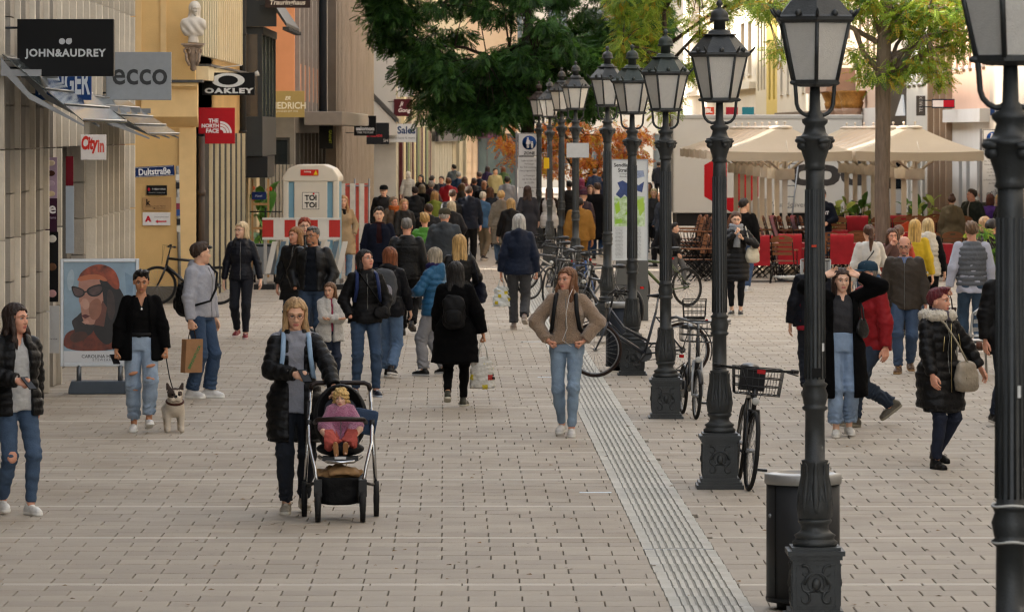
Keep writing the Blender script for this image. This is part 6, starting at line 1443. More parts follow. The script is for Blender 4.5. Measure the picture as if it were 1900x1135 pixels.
def leafy(pos, label, n=26, L=.5, up=1.0, spread=.35, cat='plant', name='potted_plant', pot=None, mat=None, z0=.3, seed=1, flower=None):
    t = empty(name, pos, 0, label, cat); q = random.Random(seed)
    if pot: m = MB(); m.lathe([(pot*.75, 0), (pot, z0+.02), (pot*.9, z0+.02), (pot*.88, z0-.03)], 16, cap=False); m.obj('pot', [M('clay_pot', '6a5a50', .8, var=.1)], t)
    me_ = MB()
    for k in range(6):
        a = q.uniform(0, 6.28); ll = L*q.uniform(.5, .9); V = []
        w_ = .09*L/.5
        for i in range(6):
            f = i/5; r_ = ll*f; z = ll*up*(f-.55*f*f); ww = w_*math.sin(math.pi*min(1, f*.92+.08)); V += [(-ww, r_*.7, z+.02*math.cos(k)), (0, r_*.7, z-.01), (ww, r_*.7, z)]
        me_v = V; me_f = []
        for i in range(5): me_f += [(3*i, 3*i+1, 3*i+4, 3*i+3), (3*i+1, 3*i+2, 3*i+5, 3*i+4)]
        break
    lm = MB().add(me_v, me_f, 0, True).mesh('leaf', [mat or leafm])
    for k in range(n):
        h = z0+q.uniform(0, 1)**.8*up*.9; inst('leaf', lm, t, (q.uniform(-1, 1)*spread*.35, q.uniform(-1, 1)*spread*.35, h), (q.uniform(-.9, .5), q.uniform(-.3, .3), q.uniform(0, 6.28)), q.uniform(.5, 1.1))
    m = MB()
    for k in range(4): m.tube([(q.uniform(-.1, .1)*spread, 0, 0.05), (q.uniform(-.3, .3)*spread, q.uniform(-.3, .3)*spread, z0+up*.8)], .012, 5)
    m.obj('stem', [M('plant_stem', '4a5a2c', .7)], t)
    if flower:
        for k in range(5): m = MB(); m.sphere((0, 0, 0), (.035, .035, .05), 0, 7); m.obj('flower', [flat(flower)], t, (q.uniform(-.2, .2), q.uniform(-.2, .2), z0+up*q.uniform(.8, 1.05)))
    return t
leafy((wX(487, 104), 104, 0), 'tall broad-leaved potted plant with red flowers in the alley', 30, .7, 1.5, .5, pot=.25, seed=3, flower='c8421e')
# alley: pale back wall behind the plants
al = Facade('alley_fence', (XE+.1, 108.3), (wX(545, 108.3), 108.3), 'pale timber board fence closing the alley behind the toilet', 'fence')
for k in range(8): al.box('board', k*al.L/8+.01, (k+1)*al.L/8-.01, .0, .03, 0, 2.3, M('grey_boards', '9a9488', .8, var=.15, vs=3))
# ================================================================== cafe terrace: parasols, chairs, tables
canv = M('parasol_canvas', 'd0c3ae', .8, var=.06, vs=2, bump=.25, bs=9, dirt=.06); alub = M('parasol_alu', 'd6ccbc', .5, 0, var=.06)
_n = canv.node_tree.nodes; _t = _n.new('ShaderNodeBsdfTranslucent'); _t.inputs[0].default_value = (.75, .68, .56, 1); _x = _n.new('ShaderNodeMixShader'); _x.inputs[0].default_value = .4; _l = canv.node_tree.links; _l.new(_n['Principled BSDF'].outputs[0], _x.inputs[1]); _l.new(_t.outputs[0], _x.inputs[2]); _l.new(_x.outputs[0], _n['Material Output'].inputs[0])
def parasol_meshes():
    D = {}; w2, d2 = 1.36, 1.23; ze, zt = 2.62, 3.1
    m = MB()
    N = 6
    def pt(side, f, g):      # edge point sag
        pass
    cor = [(-w2, -d2), (w2, -d2), (w2, d2), (-w2, d2)]
    for i in range(4):
        a, b = cor[i], cor[(i+1) % 4]; rows_ = 6; V = []
        for r_ in range(rows_+1):
            f = r_/rows_
            for c in range(N+1):
                g = c/N; ex, ey = a[0]+(b[0]-a[0])*g, a[1]+(b[1]-a[1])*g
                k = 1-f*.9; sag = -.07*math.sin(math.pi*f)*(.6+.4*math.sin(math.pi*g))
                V.append((ex*k, ey*k, ze+(zt-ze)*f+sag-(.03*math.sin(math.pi*g) if r_ == 0 else 0)))
        F = [(r_*(N+1)+c, r_*(N+1)+c+1, (r_+1)*(N+1)+c+1, (r_+1)*(N+1)+c) for r_ in range(rows_) for c in range(N)]
        m.add(V, F, 0, True)
    D['canopy'] = m
    m = MB()
    for i in range(4):
        a, b = cor[i], cor[(i+1) % 4]; n = 10; V = []
        for c in range(n+1):
            g = c/n; x, y = a[0]+(b[0]-a[0])*g, a[1]+(b[1]-a[1])*g; wv = .012*math.sin(c*2.2); V += [(x, y, ze-.03*math.sin(math.pi*g)), (x+wv, y+wv, ze-.2-.02*math.sin(math.pi*g*3)**2)]
        m.add(V, [(2*c, 2*c+1, 2*c+3, 2*c+2) for c in range(n)], 0, True)
    D['valance'] = m
    m = MB(); m.lathe([(.16, zt), (.17, zt+.03), (.1, zt+.06), (.02, zt+.07)], 14); m.tube([(0, 0, zt+.07), (0, 0, zt+.12)], .012, 6); m.sphere((0, 0, zt+.13), .03, 0, 8); D['cap'] = m
    m = MB(); m.box((-.055, -.055, 0), (.055, .055, 3.05)); D['mast'] = m
    m = MB(); m.lathe([(.2, 2.0), (.21, 2.02), (.21, 2.22), (.2, 2.24)], 16, cap=True); D['collar'] = m
    m = MB()
    for x, y in [(c[0]*.97, c[1]*.97) for c in cor]+[(0, -d2*.97), (0, d2*.97), (w2*.97, 0), (-w2*.97, 0)]:
        m.tube([(x*.12, y*.12, 2.24), (x*.6, y*.6, ze+(zt-ze)*.38-.05)], .02, 4); m.tube([(x*.05, y*.05, 3.02), (x, y, ze-.02)], .016, 4)
    D['strut'] = m
    m = MB(); m.box((-.4, -.4, 0), (.4, .4, .1)); D['base'] = m
    return {k: v.mesh(k, [canv if k in ('canopy', 'valance') else alub]) for k, v in D.items()}
PM = parasol_meshes()
nth = ('front', 'second', 'third', 'fourth', 'fifth', 'sixth', 'seventh', 'rearmost')
for row_, xa, xb in (('left', 5.85, 5.61), ('right', 8.64, 8.38)):
    for k in range(8):
        f = k/7; t = empty('parasol', (xa+(xb-xa)*f, 104+2.5*k, 0), 0, f'{nth[k]} beige square parasol of the {row_} row over the cafe', 'parasol', f'beige cafe parasols, {row_} row')
        for q, me_ in PM.items():
            if q == 'valance': continue
            inst(q, me_, t)
        inst('valance', PM['valance'], [c for c in t.children if c.name.startswith('canopy')][0])
wood = objrand(M('chair_wood', '845433', .5, var=.25, vs=6, stretch=(1, 6, 6)), .3); irn = flat('1d1d1e', .45, .4); redc = objrand(M('red_blanket', '9c1420', .9, var=.15, vs=7, bump=.4, bs=40, sheen=.3), .2)
def chair_meshes():
    D = {}; m = MB()
    for k in range(5): m.box((-.21, -.2+k*.084, .43), (.21, -.2+k*.084+.07, .448))
    D['seat'] = m
    m = MB(); b = lambda z: .22+(z-.45)*.22
    for z in (.56, .65, .74): m.add([(x, b(zz)+dy, zz) for dy in (0, .016) for x, zz in ((-.2, z), (.2, z), (.2, z+.06), (-.2, z+.06))], [(0, 1, 2, 3), (7, 6, 5, 4), (0, 4, 5, 1), (2, 6, 7, 3), (1, 5, 6, 2), (3, 7, 4, 0)])
    top = [(-.22, .82), (.22, .82), (.22, .88), (.17, .93), (.08, .955), (-.08, .955), (-.17, .93), (-.22, .88)]; hole = [(-.06, .885), (.06, .885), (.05, .92), (-.05, .92)]
    # crest with a hand hole: strips round the hole
    xs = [-.22, -.17, -.08, -.055, .055, .08, .17, .22]; hi = [.88, .93, .955, .957, .957, .955, .93, .88]
    for i in range(7):
        segs = [(.82, .82, hi[i], hi[i+1])] if not (xs[i] >= -.056 and xs[i+1] <= .056) else [(.82, .82, .88, .88), (.922, .922, hi[i], hi[i+1])]
        for z0, z0b, z1, z1b in segs:
            V = [(x, b(z)+dy, z) for dy in (0, .018) for x, z in ((xs[i], z0), (xs[i+1], z0b), (xs[i+1], z1b), (xs[i], z1))]; m.add(V, [(0, 1, 2, 3), (7, 6, 5, 4), (0, 4, 5, 1), (2, 6, 7, 3), (1, 5, 6, 2), (3, 7, 4, 0)])
    D['backrest'] = m
    m = MB()
    for s in (-1, 1):
        m.tube([(s*.22, -.23, 0), (s*.22, .2, .45), (s*.21, b(.9), .9)], .011, 5); m.tube([(s*.235, .28, 0), (s*.235, -.2, .44)], .011, 5); m.tube([(s*.23, .25, .66), (s*.23, -.14, .64), (s*.235, -.1, .42)], .009, 5)
    m.tube([(-.235, .26, .03), (.235, .26, .03)], .009, 5); m.tube([(-.22, -.21, .03), (.22, -.21, .03)], .009, 5); D['frame'] = m
    D['armrest'] = MB().box((-.025, -.16, .645), (.025, .24, .67))
    m = MB(); n = 8; V = []
    for i in range(13):
        f = i/12; 
        if f < .45: z = .52+(.965-.52)*f/.45; y = b(z)-.02
        elif f < .55: z = .968; y = b(.955)-.02+(f-.45)/.1*.05
        else: z = .965-(.965-.35)*(f-.55)/.45; y = b(max(z, .45))+.03+.01*math.sin(i)
        for c in range(n+1): V.append((-.235+.47*c/n, y+.008*math.sin(c*1.7+i), z))
    m.add(V, [(i*(n+1)+c, i*(n+1)+c+1, (i+1)*(n+1)+c+1, (i+1)*(n+1)+c) for i in range(12) for c in range(n)], 0, True); D['blanket'] = m
    mats = {'seat': wood, 'backrest': wood, 'armrest': wood, 'frame': irn, 'blanket': redc}
    return {k: v.mesh(k, [mats[k]]) for k, v in D.items()}
CM = chair_meshes()
def chair(x, y, rz, label, blanket=False, z=0, tilt=0, group='wooden cafe chairs'):
    t = empty('cafe_chair', (x, y, z), rz, label, 'chair', group); t.rotation_euler = (tilt, 0, rz)
    for k in ('seat', 'backrest', 'frame'): inst(k, CM[k], t)
    for s in (-.23, .23): inst('armrest', CM['armrest'], t, (s, 0, 0))
    if blanket: tag(inst('red_blanket', CM['blanket'], None, (x, y, z), (tilt, 0, rz)), 'red blanket on a chair '+blanket, 'blanket', 'red blankets on the chairs')
q = random.Random(11)
# left block: nested rows seen from the side; then the blocks between the masts
WORDS = ('outermost', 'second', 'third', 'fourth', 'fifth', 'sixth', 'seventh', 'eighth', 'ninth', 'tenth')
def stack_row(px, Y, n, step, rz, lab, bl=(), dz=0):
    x0 = wX(px, Y)
    for k in range(n):
        x = x0+step*k+q.uniform(-.02, .02); y = Y+q.uniform(-.04, .04)
        chair(x, y, rz+q.uniform(-.06, .06), f'{WORDS[k]} wooden chair {lab}', (f'{lab}, {WORDS[k]}') if k in bl else False, dz)
stack_row(1278, 101.5, 7, .135, R(-80), 'in the leftmost row of tucked chairs', (4,))
stack_row(1272, 104.5, 7, .135, R(-84), 'in the row behind the leftmost chairs', (5, 6))
stack_row(1283, 98.6, 5, .15, R(-78), 'in the front left row beside the truck side', (3,))
stack_row(1392, 101, 5, .14, R(85), 'right of the scarf woman', (1,))
stack_row(1402, 104.5, 6, .14, R(80), 'behind the bag carrier', (0, 3))
stack_row(1410, 97.5, 2, .5, R(170), 'nearest the leggings woman', (0,))
stack_row(1468, 98.5, 3, .5, R(178), 'behind the short bench', (0, 2))
stack_row(1462, 103, 5, .15, R(95), 'between the two parasol rows', (1, 2, 4))
stack_row(1540, 100.6, 4, .5, R(182), 'in the front group left of the trunk', (3, 4))
stack_row(1552, 102.4, 5, .47, R(176), 'just left of the tree trunk', (0, 2, 5))
stack_row(1600, 104.2, 5, .47, R(184), 'tucked close by the tree trunk', (1, 3))
stack_row(1662, 103, 4, .47, R(172), 'right of the tree trunk', (2, 4))
stack_row(1690, 105, 4, .47, R(186), 'beyond the right trunk side', (1, 5))
stack_row(1722, 101.3, 3, .5, R(178), 'in front of the khaki coat', (3,))
stack_row(1560, 106.5, 7, .48, R(180), 'far back behind the trunk', (1, 4, 6))
stack_row(1500, 107, 7, .15, R(-90), 'far back between the masts', (0, 3, 5))
for a in ((1276, 101.3, 7, .135, R(-80), 'stacked on top of the leftmost row', (2, 6)), (1270, 104.3, 7, .135, R(-84), 'stacked on the row behind the leftmost', ()), (1395, 103, 6, .14, R(82), 'stacked high behind the cream tote', (2,)), (1462, 102.6, 5, .15, R(95), 'stacked high between the parasol rows', (0, 3)), (1552, 102.4, 5, .47, R(176), 'stacked high left of the trunk', (1,)), (1662, 103, 4, .47, R(172), 'stacked high right of the trunk', (0,)), (1690, 105, 4, .47, R(186), 'stacked high beyond the trunk', ())): stack_row(*a, dz=.3)
def table(px, Y, w_, d_, label, cloth_=True):
    t = empty('cafe_table', (wX(px, Y), Y, 0), q.uniform(-.05, .05), label, 'table', 'cafe tables under the parasols')
    MB().box((-w_/2, -d_/2, .71), (w_/2, d_/2, .745)).obj('table_top', [wood], t); 
    for sx in (-1, 1):
        for sy in (-1, 1): MB().tube([(sx*w_*.4, sy*d_*.4, 0), (sx*w_*.3, sy*d_*.3, .71)], .015, 5).obj('leg', [irn], t)
    if cloth_:
        c = MB(); c.box((-w_/2-.02, -d_/2-.02, .35), (w_/2+.02, d_/2+.02, .752)); tag(c.obj('tablecloth', [redc], None, t.location, t.rotation_euler, bevel=.02), 'red cloth over the '+label, 'tablecloth', 'red tablecloths')
table(1725, 99, .9, .7, 'table with red cloth right of the bald man'); table(1478, 99.8, .8, .7, 'table with red cloth behind the bench'); table(1590, 99.5, .8, .7, 'table with red cloth left of the trunk'); table(1415, 99.6, .7, .7, 'bare wooden table by the beige shoulder bag', False); table(1668, 98.5, .8, .7, 'red clothed table partly behind the bald man'); table(1440, 107, .9, .8, 'red clothed table between the masts')
tag(MB().prism([(-.2, 0), (.2, 0), (.2, .5), (0, .62), (-.2, .5)], -.06, .06).obj('orange_blanket', [flat('b8431e')], None, (wX(1684, 101), 101, .55)), 'rounded orange-red folded blanket near the trunk', 'blanket')
# planters
g2 = M('planter_leaf', '9bb04e', .5, var=.35, vs=4)
for k, (px, Y) in enumerate(((1555, 113), (1588, 114), (1612, 115), (1690, 113), (1715, 112))):
    leafy((wX(px, Y), Y, 0), f'{("first","second","third","fourth","fifth")[k]} leafy planter from the left behind the cafe chairs', 26, .55, 1.0, .7, 'planter', 'leafy_planter', .35, g2 if k % 2 == 0 else leafm, .5, 20+k)
# bench and aluminium chair
bn = empty('steel_bench', G(1482, 560), R(12), 'low grey steel bench beside the lamp pole', 'bench')
for k in range(5): MB().box((-.42, -.22+k*.09, .43), (.3, -.15+k*.09, .46)).obj('slat', [flat('a2a4a4', .4, .5)], bn)
m = MB(); m.tube([(0, 0, 0), (0, 0, .43)], .03, 8); m.cbox((0, 0, .01), (.25, .2, .02)); m.cbox((0, 0, .41), (.5, .34, .03)); m.obj('leg', [flat('8a8c8c', .4, .6)], bn)
for (px, py, nm) in ((1815, 700, 'light aluminium chair beside the dark fur coat woman'), (1842, 690, 'second aluminium chair half behind the nearest lamp')):
    t = empty('aluminium_chair', G(px, py), R(200), nm, 'chair'); m = MB()
    for s in (-1, 1): m.tube([(s*.2, -.2, 0), (s*.2, -.2, .45), (s*.2, .18, .45)], .014, 6); m.tube([(s*.2, .24, 0), (s*.2, .18, .45), (s*.2, .26, .8), (s*.12, .28, .86)], .014, 6)
    m.tube([(-.12, .28, .86), (.12, .28, .86)], .014, 6); m.obj('frame', [flat('b0b2b2', .3, .8)], t); MB().box((-.2, -.2, .455), (.2, .2, .47)).obj('seat', [flat('a5a7a7', .35, .6)], t)
    for z in (.58, .68, .78): MB().box((-.19, .21+(z-.45)*.22, z), (.19, .222+(z-.45)*.22, z+.05)).obj('back_slat', [flat('a5a7a7', .35, .6)], t)
for (px, Y) in ((1496, 82), (1592, 83)):
    t = empty('grey_sunbed_chair', (wX(px+20, Y), Y, 0), R(170), f'grey slatted metal seat {"left" if px<1550 else "right"} of the ponytail woman', 'chair'); m = MB()
    for k in range(7): m.box((-.26+k*.075, .2, .45), (-.2+k*.075, .22, .85))
    m.obj('backrest', [flat('9a9c9c', .4, .6)], t); MB().box((-.27, -.22, .42), (.27, .2, .45)).obj('seat', [flat('9a9c9c', .4, .6)], t); m = MB()
    for s in (-1, 1): m.tube([(s*.25, -.2, 0), (s*.25, -.2, .42)], .014, 5); m.tube([(s*.25, .2, 0), (s*.25, .22, .88)], .014, 5)
    m.tube([(-.25, .22, .88), (.25, .22, .88)], .014, 5); m.obj('frame', [flat('8a8c8c', .4, .6)], t)
# ================================================================== delivery truck
Yk = 130; k0 = wX(1249, Yk); tk = empty('delivery_truck', (k0, Yk, 0), 0, 'white delivery box truck with a red hexagon emblem behind the cafe', 'truck')
wt = M('truck_white', 'e4e1da', .4, var=.04, vs=1, coat=.3, dirt=.06); L = wX(1600, Yk)-k0; ztop = wZ(215, Yk)
MB().box((0, 0, .85), (L, 2.2, ztop)).obj('box_body', [wt], tk, bevel=.03); MB().box((-.01, -.02, ztop-.1), (L+.02, 2.22, ztop+.03)).obj('roof_rail', [flat('c2c0bb', .4, .2)], tk, bevel=.03)
m = MB(); m.box((.1, .1, .5), (L+2.0, 2.0, .84)); m.obj('chassis', [flat('2a2a2a')], tk)
MB().box((-.06, .0, .9), (-.001, 2.2, ztop-.1)).obj('rear_door', [flat('8e8a84', .5)], tk)
m = MB(); prof = [(L+.05, .5), (L+2.1, .5), (L+2.15, 1.05), (L+2.0, 1.3), (L+1.35, 1.5), (L+.85, 2.25), (L+.05, 2.3)]; m.prism(prof, .1, 2.1); m.obj('cab', [wt], tk, bevel=.06)
m = MB(); m.prism([(L+.35, 1.5), (L+1.2, 1.5), (L+.8, 2.1), (L+.35, 2.12)], .085, .098); m.obj('side_window', [gl_dark], tk); m = MB(); m.add([(L+1.36, .2, 1.52), (L+1.36, 2, 1.52), (L+.88, 1.9, 2.22), (L+.88, .3, 2.22)], [(0, 1, 2, 3)]); m.obj('windscreen', [gl_dark], tk)
m = MB(); m.cbox((L+1.15, -.1, 1.6), (.1, .2, .34)); m.obj('mirror', [flat('202020')], tk, bevel=.03)
for x in (1.0, L+1.5):
    m = MB(); m.lathe([(.2, -.12), (.36, -.12), (.37, .1), (.2, .1)], 22, T=rotm(R(90), 0, 0, (x, .2, .37))); w_ = m.obj('wheel', [rubber], tk); m = MB(); m.lathe([(.19, -.1), (.2, .0)], 16, T=rotm(R(90), 0, 0, (x, .12, .37))); m.obj('rim', [alu], w_)
hx, hz, hr = wX(1357, Yk)-k0, wZ(346, Yk), .84
red = flat('c81c26', .4); m = MB(); six = [(hr*math.cos(a), hr*math.sin(a)) for a in [math.pi/6+math.pi/3*k for k in range(6)]]
m.add([(hx+x, -.004, hz+z+.15) for x, z in six], [list(range(6))]); em = m.obj('hexagon_emblem', [red], tk)
m = MB(); m.box((hx-.12, -.007, hz-.3), (hx+.1, -.0055, hz+.65)); m.add([(hx-.12, -.0065, hz+.65), (hx+.1, -.0065, hz+.65), (hx+.8, -.0065, hz+1.02), (hx-.6, -.0065, hz+1.0)], [(0, 1, 2, 3)]); m.obj('emblem_gap', [wt], em)
text('dpd', 2.0, flat('4a4644'), tk, (wX(1535, Yk)-k0, -.006, wZ(325, Yk)), bold=.04, height=1.05); text('Your delivery experts', 1.75, flat('8a8480'), tk, (wX(1487, Yk)-k0, -.006, wZ(381, Yk)))
MB().box((wX(1400, Yk)-k0, -.5, 0), (wX(1430, Yk)-k0, -.1, wZ(368, Yk))).obj('cardboard_stack', [M('card', 'b5aa9b', .8)], None, (k0, Yk, 0), label='pale stack of boxes standing at the truck side', cat='boxes')
# long ladder leaning against the truck
l2 = empty('ladder', (wX(1462, 128), 128.2, 0), 0, 'aluminium ladder leaning against the truck side', 'ladder'); m = MB()
for s in (-.12, .12): m.tube([(s-.1, 0, 0), (s+.35, 1.6, 2.9)], .025, 5)
for k in range(10): f = (k+.5)/10; m.tube([(-.22+.45*f, 1.6*f, 2.9*f), (.02+.45*f, 1.6*f, 2.9*f)], .015, 5)
m.obj('rails', [alu], l2)
# unseen house added to block the sun through the side street gap
sh = Facade('sun_block_house', (-15.5, 70), (-15.5, 90), 'unseen house added down the left side street to block the sun'); sh.wall(0, 18, cream, [(2+k*3, 4+k*3, z, z+2) for k in range(6) for z in (1, 4.5, 8)], .25, frame=flat('6a6048'), pane=gl_dark, thick=5)
# ================================================================== trees
def leaf_m(name, col, tr):
    m = M(name, col, .5, var=.3, vs=3, spec=.35)
    n = m.node_tree.nodes; l = m.node_tree.links; b = n['Principled BSDF']
    t = n.new('ShaderNodeBsdfTranslucent'); t.inputs[0].default_value = (*lin(tr), 1); mx = n.new('ShaderNodeMixShader'); mx.inputs[0].default_value = .38
    l.new(b.outputs[0], mx.inputs[1]); l.new(t.outputs[0], mx.inputs[2]); l.new(mx.outputs[0], n['Material Output'].inputs[0]); return m
bark = M('bark', '75685a', .9, var=.35, vs=9, stretch=(3, 3, .35), bump=1, bs=14)
bark_dark = M('bark_dark', '3a322b', .9, var=.35, vs=9, stretch=(3, 3, .35), bump=1, bs=14)
def leaves(clumps, per, mats, wts, L=.22, K=5, lw=.018, ll=.05, seed=1, droop=.5, flat_=.5):
    """pinnate leaves: a rachis with K pairs of leaflets and one at the tip"""
    r = np.random.default_rng(seed); C = np.array([c[:3] for c in clumps]); Rr = np.array([c[3] for c in clumps]); n = len(C)*per
    ci = np.repeat(np.arange(len(C)), per); off = r.normal(0, 1, (n, 3)); off /= np.linalg.norm(off, axis=1)[:, None]+1e-6
    rad = r.uniform(.15, 1, n)**.6; off = off*rad[:, None]*Rr[ci][:, None]; off[:, 2] *= flat_; off[:, 2] -= .35*(np.hypot(off[:, 0], off[:, 1])**2)/Rr[ci]*droop
    P = C[ci]+off
    d = off*np.array((1, 1, .3))+r.normal(0, .35, (n, 3))*Rr[ci][:, None]; d[:, 2] -= droop*Rr[ci]*.8; d /= np.linalg.norm(d, axis=1)[:, None]
    up = np.tile((0., 0., 1.), (n, 1))+r.normal(0, .4, (n, 3)); sd = np.cross(d, up); sd /= np.linalg.norm(sd, axis=1)[:, None]; nm = np.cross(sd, d)
    sc_ = r.uniform(.7, 1.25, n)*L
    V = []
    for k in range(K+1):
        for s in ((-1, 1) if k < K else (0,)):
            f = (k+.6)/K if k < K else 1.02
            o = P+d*(sc_*f)[:, None]-nm*(sc_*f*f*.25)[:, None]
            a = d*(.45 if s else 1)+sd*s*.9-nm*.25; a /= np.linalg.norm(a, axis=1)[:, None]; w = np.cross(nm, a); w /= np.linalg.norm(w, axis=1)[:, None]
            q = ll/.22*L/.22*.22; lf = ll*(.75+.5*math.sin(math.pi*min(1, f*.9)))
            V.append(np.stack([o, o+a*lf*.5+w*lw, o+a*lf-nm*.008, o+a*lf*.5-w*lw], 1))
    V = np.stack(V, 1); kk = V.shape[1]; V = V.reshape(-1, 3); F = np.arange(len(V)).reshape(-1, 4)
    mi = np.repeat(r.choice(len(mats), n, p=wts), kk)
    return npmesh('crown', V, F, mats, mi, False)
def tree(name, base, trunk, clumps, label, per, mats, wts, bmat, nlimb=12, seed=1, limbs=(), fork=None, **kw):
    t = empty(name, base, 0, label, 'tree'); B = Vector(base); q = random.Random(seed)
    m = MB(); m.tube([Vector(p[:3])-B for p in trunk], [p[3] for p in trunk], 14, 0); m.obj('trunk', [bmat], t)
    lm = MB(); fork = Vector(fork) if fork else Vector(trunk[-1][:3])
    nodes = [Vector(c[:3]) for c in q.sample(clumps, min(nlimb, len(clumps)))]
    tops = [Vector(p[:3]) for p in trunk]
    for nd in nodes:
        st = min(tops[-4:], key=lambda p: abs((p.z)-(nd.z-.8))); mid = st.lerp(nd, .5)+Vector((q.uniform(-.2, .2), q.uniform(-.2, .2), .25)); lm.tube([st-B, mid-B, nd-B], [.07, .045, .02], 6)
    for c in clumps:
        p = Vector(c[:3]); nd = min(nodes, key=lambda v: (v-p).length)
        if (nd-p).length > .05: lm.tube([nd-B, nd.lerp(p, .5)-B+Vector((0, 0, .08)), p-B], [.022, .014, .006], 4)
    for pts in limbs: lm.tube([Vector(p[:3])-B for p in pts], [p[3] for p in pts], 8)
    lm.obj('limbs', [bmat], t)
    me = leaves([(c[0]-B.x, c[1]-B.y, c[2]-B.z, c[3]) for c in clumps], per, mats, wts, seed=seed, **kw); inst('crown', me, t); return t
gD = leaf_m('leaf_dark', '24401f', '3f6a26'); gM = leaf_m('leaf_mid', '3d6430', '628f34'); gY_ = leaf_m('leaf_yellow', 'a08a2a', 'b89a2c'); gL = leaf_m('leaf_light', '6f8a30', '9ab83a'); gLL = leaf_m('leaf_lime', '8fa63c', 'b8c84a')
rt = random.Random(21)
# big dark tree over the middle of the street
Yt_ = 125; prof_x = [675, 700, 745, 770, 800, 840, 870, 900, 930, 960, 1000, 1050, 1100, 1150, 1200, 1240]; prof_y = [60, 95, 100, 175, 215, 228, 235, 225, 215, 205, 190, 200, 205, 175, 120, 30]
cl = []
while len(cl) < 270:
    px = rt.uniform(690, 1225); yb = np.interp(px, prof_x, prof_y); py = rt.uniform(-230, yb) if rt.random() < .5 else rt.uniform(yb-120, yb)
    if px < 765 and 100 > py > 30 and rt.random() < .25: continue
    edge = min(1, (px-675)/160, (1250-px)/160); dy = rt.uniform(-2.6, 2.6)*max(.25, edge); Y = Yt_+dy
    x = wX(px, Yt_)+0; z = wZ(py, Yt_); cl.append((x, Y, z, rt.uniform(.38, .62)))
tb = (wX(980, Yt_), Yt_)
tree('locust_tree', (tb[0], tb[1], 0), [(tb[0], tb[1], 0, .26), (tb[0]+.03, tb[1], 1.2, .21), (tb[0]-.05, tb[1], 2.6, .19), (tb[0]+.02, tb[1], 3.6, .17), (tb[0]-.1, tb[1], 4.6, .13), (tb[0], tb[1], 6.2, .08)], cl, 'big dark green locust tree whose crown hangs over the crowd', 95, [gD, gM], [.5, .5], bark_dark, 22, 5, flat_=.6, droop=.45, L=.25, K=6, lw=.022, ll=.068)
# lighter tree behind the lamps
cl = []
Yt2 = 118
while len(cl) < 62:
    px = rt.uniform(1140, 1300); yb = np.interp(px, [1130, 1180, 1230, 1260, 1290, 1320], [100, 170, 205, 200, 150, 60]); py = rt.uniform(-150, yb)
    if px > 1265 and py > 60 and rt.random() < .6: continue
    cl.append((wX(px, Yt2), Yt2+rt.uniform(-1.2, 1.2), wZ(py, Yt2), rt.uniform(.28, .45)))
for px, py in ((1330, 5), (1360, -5), (1395, -8), (1345, 25), (1310, 60)): cl.append((wX(px, Yt2), Yt2, wZ(py, Yt2), .26))
x2 = wX(1236, Yt2)
tree('young_locust_tree', (x2, Yt2, 0), [(x2, Yt2, 0, .12), (x2, Yt2, 1.5, .11), (x2+.03, Yt2, 3.2, .1), (x2, Yt2, 4.4, .08), (x2-.05, Yt2, 6, .05)], cl, 'bright green younger tree behind the row of lamps', 70, [gL, gLL, gY_, gM], [.5, .28, .1, .12], bark_dark, 9, 8, limbs=[[(x2, Yt2, 5.1, .05), (wX(1330, Yt2), Yt2, wZ(18, Yt2), .03), (wX(1420, Yt2), Yt2, wZ(-10, Yt2), .015)], [(x2, Yt2, 4.6, .05), (wX(1310, Yt2), Yt2, wZ(45, Yt2), .03), (wX(1390, Yt2), Yt2, wZ(8, Yt2), .012)]], L=.24, K=6, lw=.019, ll=.05, flat_=.8, droop=.3)
# slender tree at the cafe
Y3 = 100; x3 = wX(1640, Y3); cl = []
for (px, py, n, sx, sy) in ((1450, 10, 7, 45, 18), (1530, 5, 8, 50, 22), (1600, 15, 10, 40, 28), (1660, 20, 12, 45, 35), (1720, 15, 12, 45, 30), (1770, 30, 10, 30, 40), (1800, 60, 4, 12, 20), (1710, 118, 6, 30, 16), (1735, 135, 3, 12, 12), (1600, 105, 3, 12, 15), (1618, 140, 3, 12, 8), (1655, 130, 5, 22, 14), (1690, 60, 6, 30, 25), (1420, 25, 3, 12, 14), (1440, 95, 2, 10, 14), (1770, 90, 3, 12, 10), (1640, -70, 14, 120, 40), (1650, -150, 16, 120, 50)):
    for k in range(n): cl.append((wX(px+rt.gauss(0, sx*.6), Y3), Y3+rt.uniform(-.9, .9), wZ(py+rt.gauss(0, sy*.6), Y3), rt.uniform(.2, .33)))
tree('cafe_tree', (x3, Y3, 0), [(x3+.02, Y3, 0, .2), (x3-.02, Y3, .6, .165), (x3-.04, Y3, 1.8, .155), (x3-.02, Y3, 3.0, .16), (x3-.02, Y3, 4.0, .16), (x3+.0, Y3, 4.8, .15), (x3+.05, Y3, 5.8, .12), (x3, Y3, 7.4, .07)], cl, 'slender tree with grey-brown trunk rising through the cafe parasols', 34, [gL, gLL, gY_, gM], [.42, .3, .16, .12], bark, 16, 12,
     limbs=[[(x3-.02, Y3, wZ(140, Y3), .07), (wX(1602, Y3), Y3-.1, wZ(100, Y3), .06), (wX(1585, Y3), Y3-.2, wZ(55, Y3), .055), (wX(1560, Y3), Y3-.2, wZ(45, Y3), .05), (wX(1540, Y3), Y3-.2, wZ(10, Y3), .04)], [(x3, Y3, wZ(112, Y3), .06), (wX(1690, Y3), Y3+.1, wZ(88, Y3), .05), (wX(1740, Y3), Y3+.1, wZ(65, Y3), .04), (wX(1800, Y3), Y3+.1, wZ(40, Y3), .025)]], L=.22, K=5, lw=.019, ll=.05, flat_=.85, droop=.25)
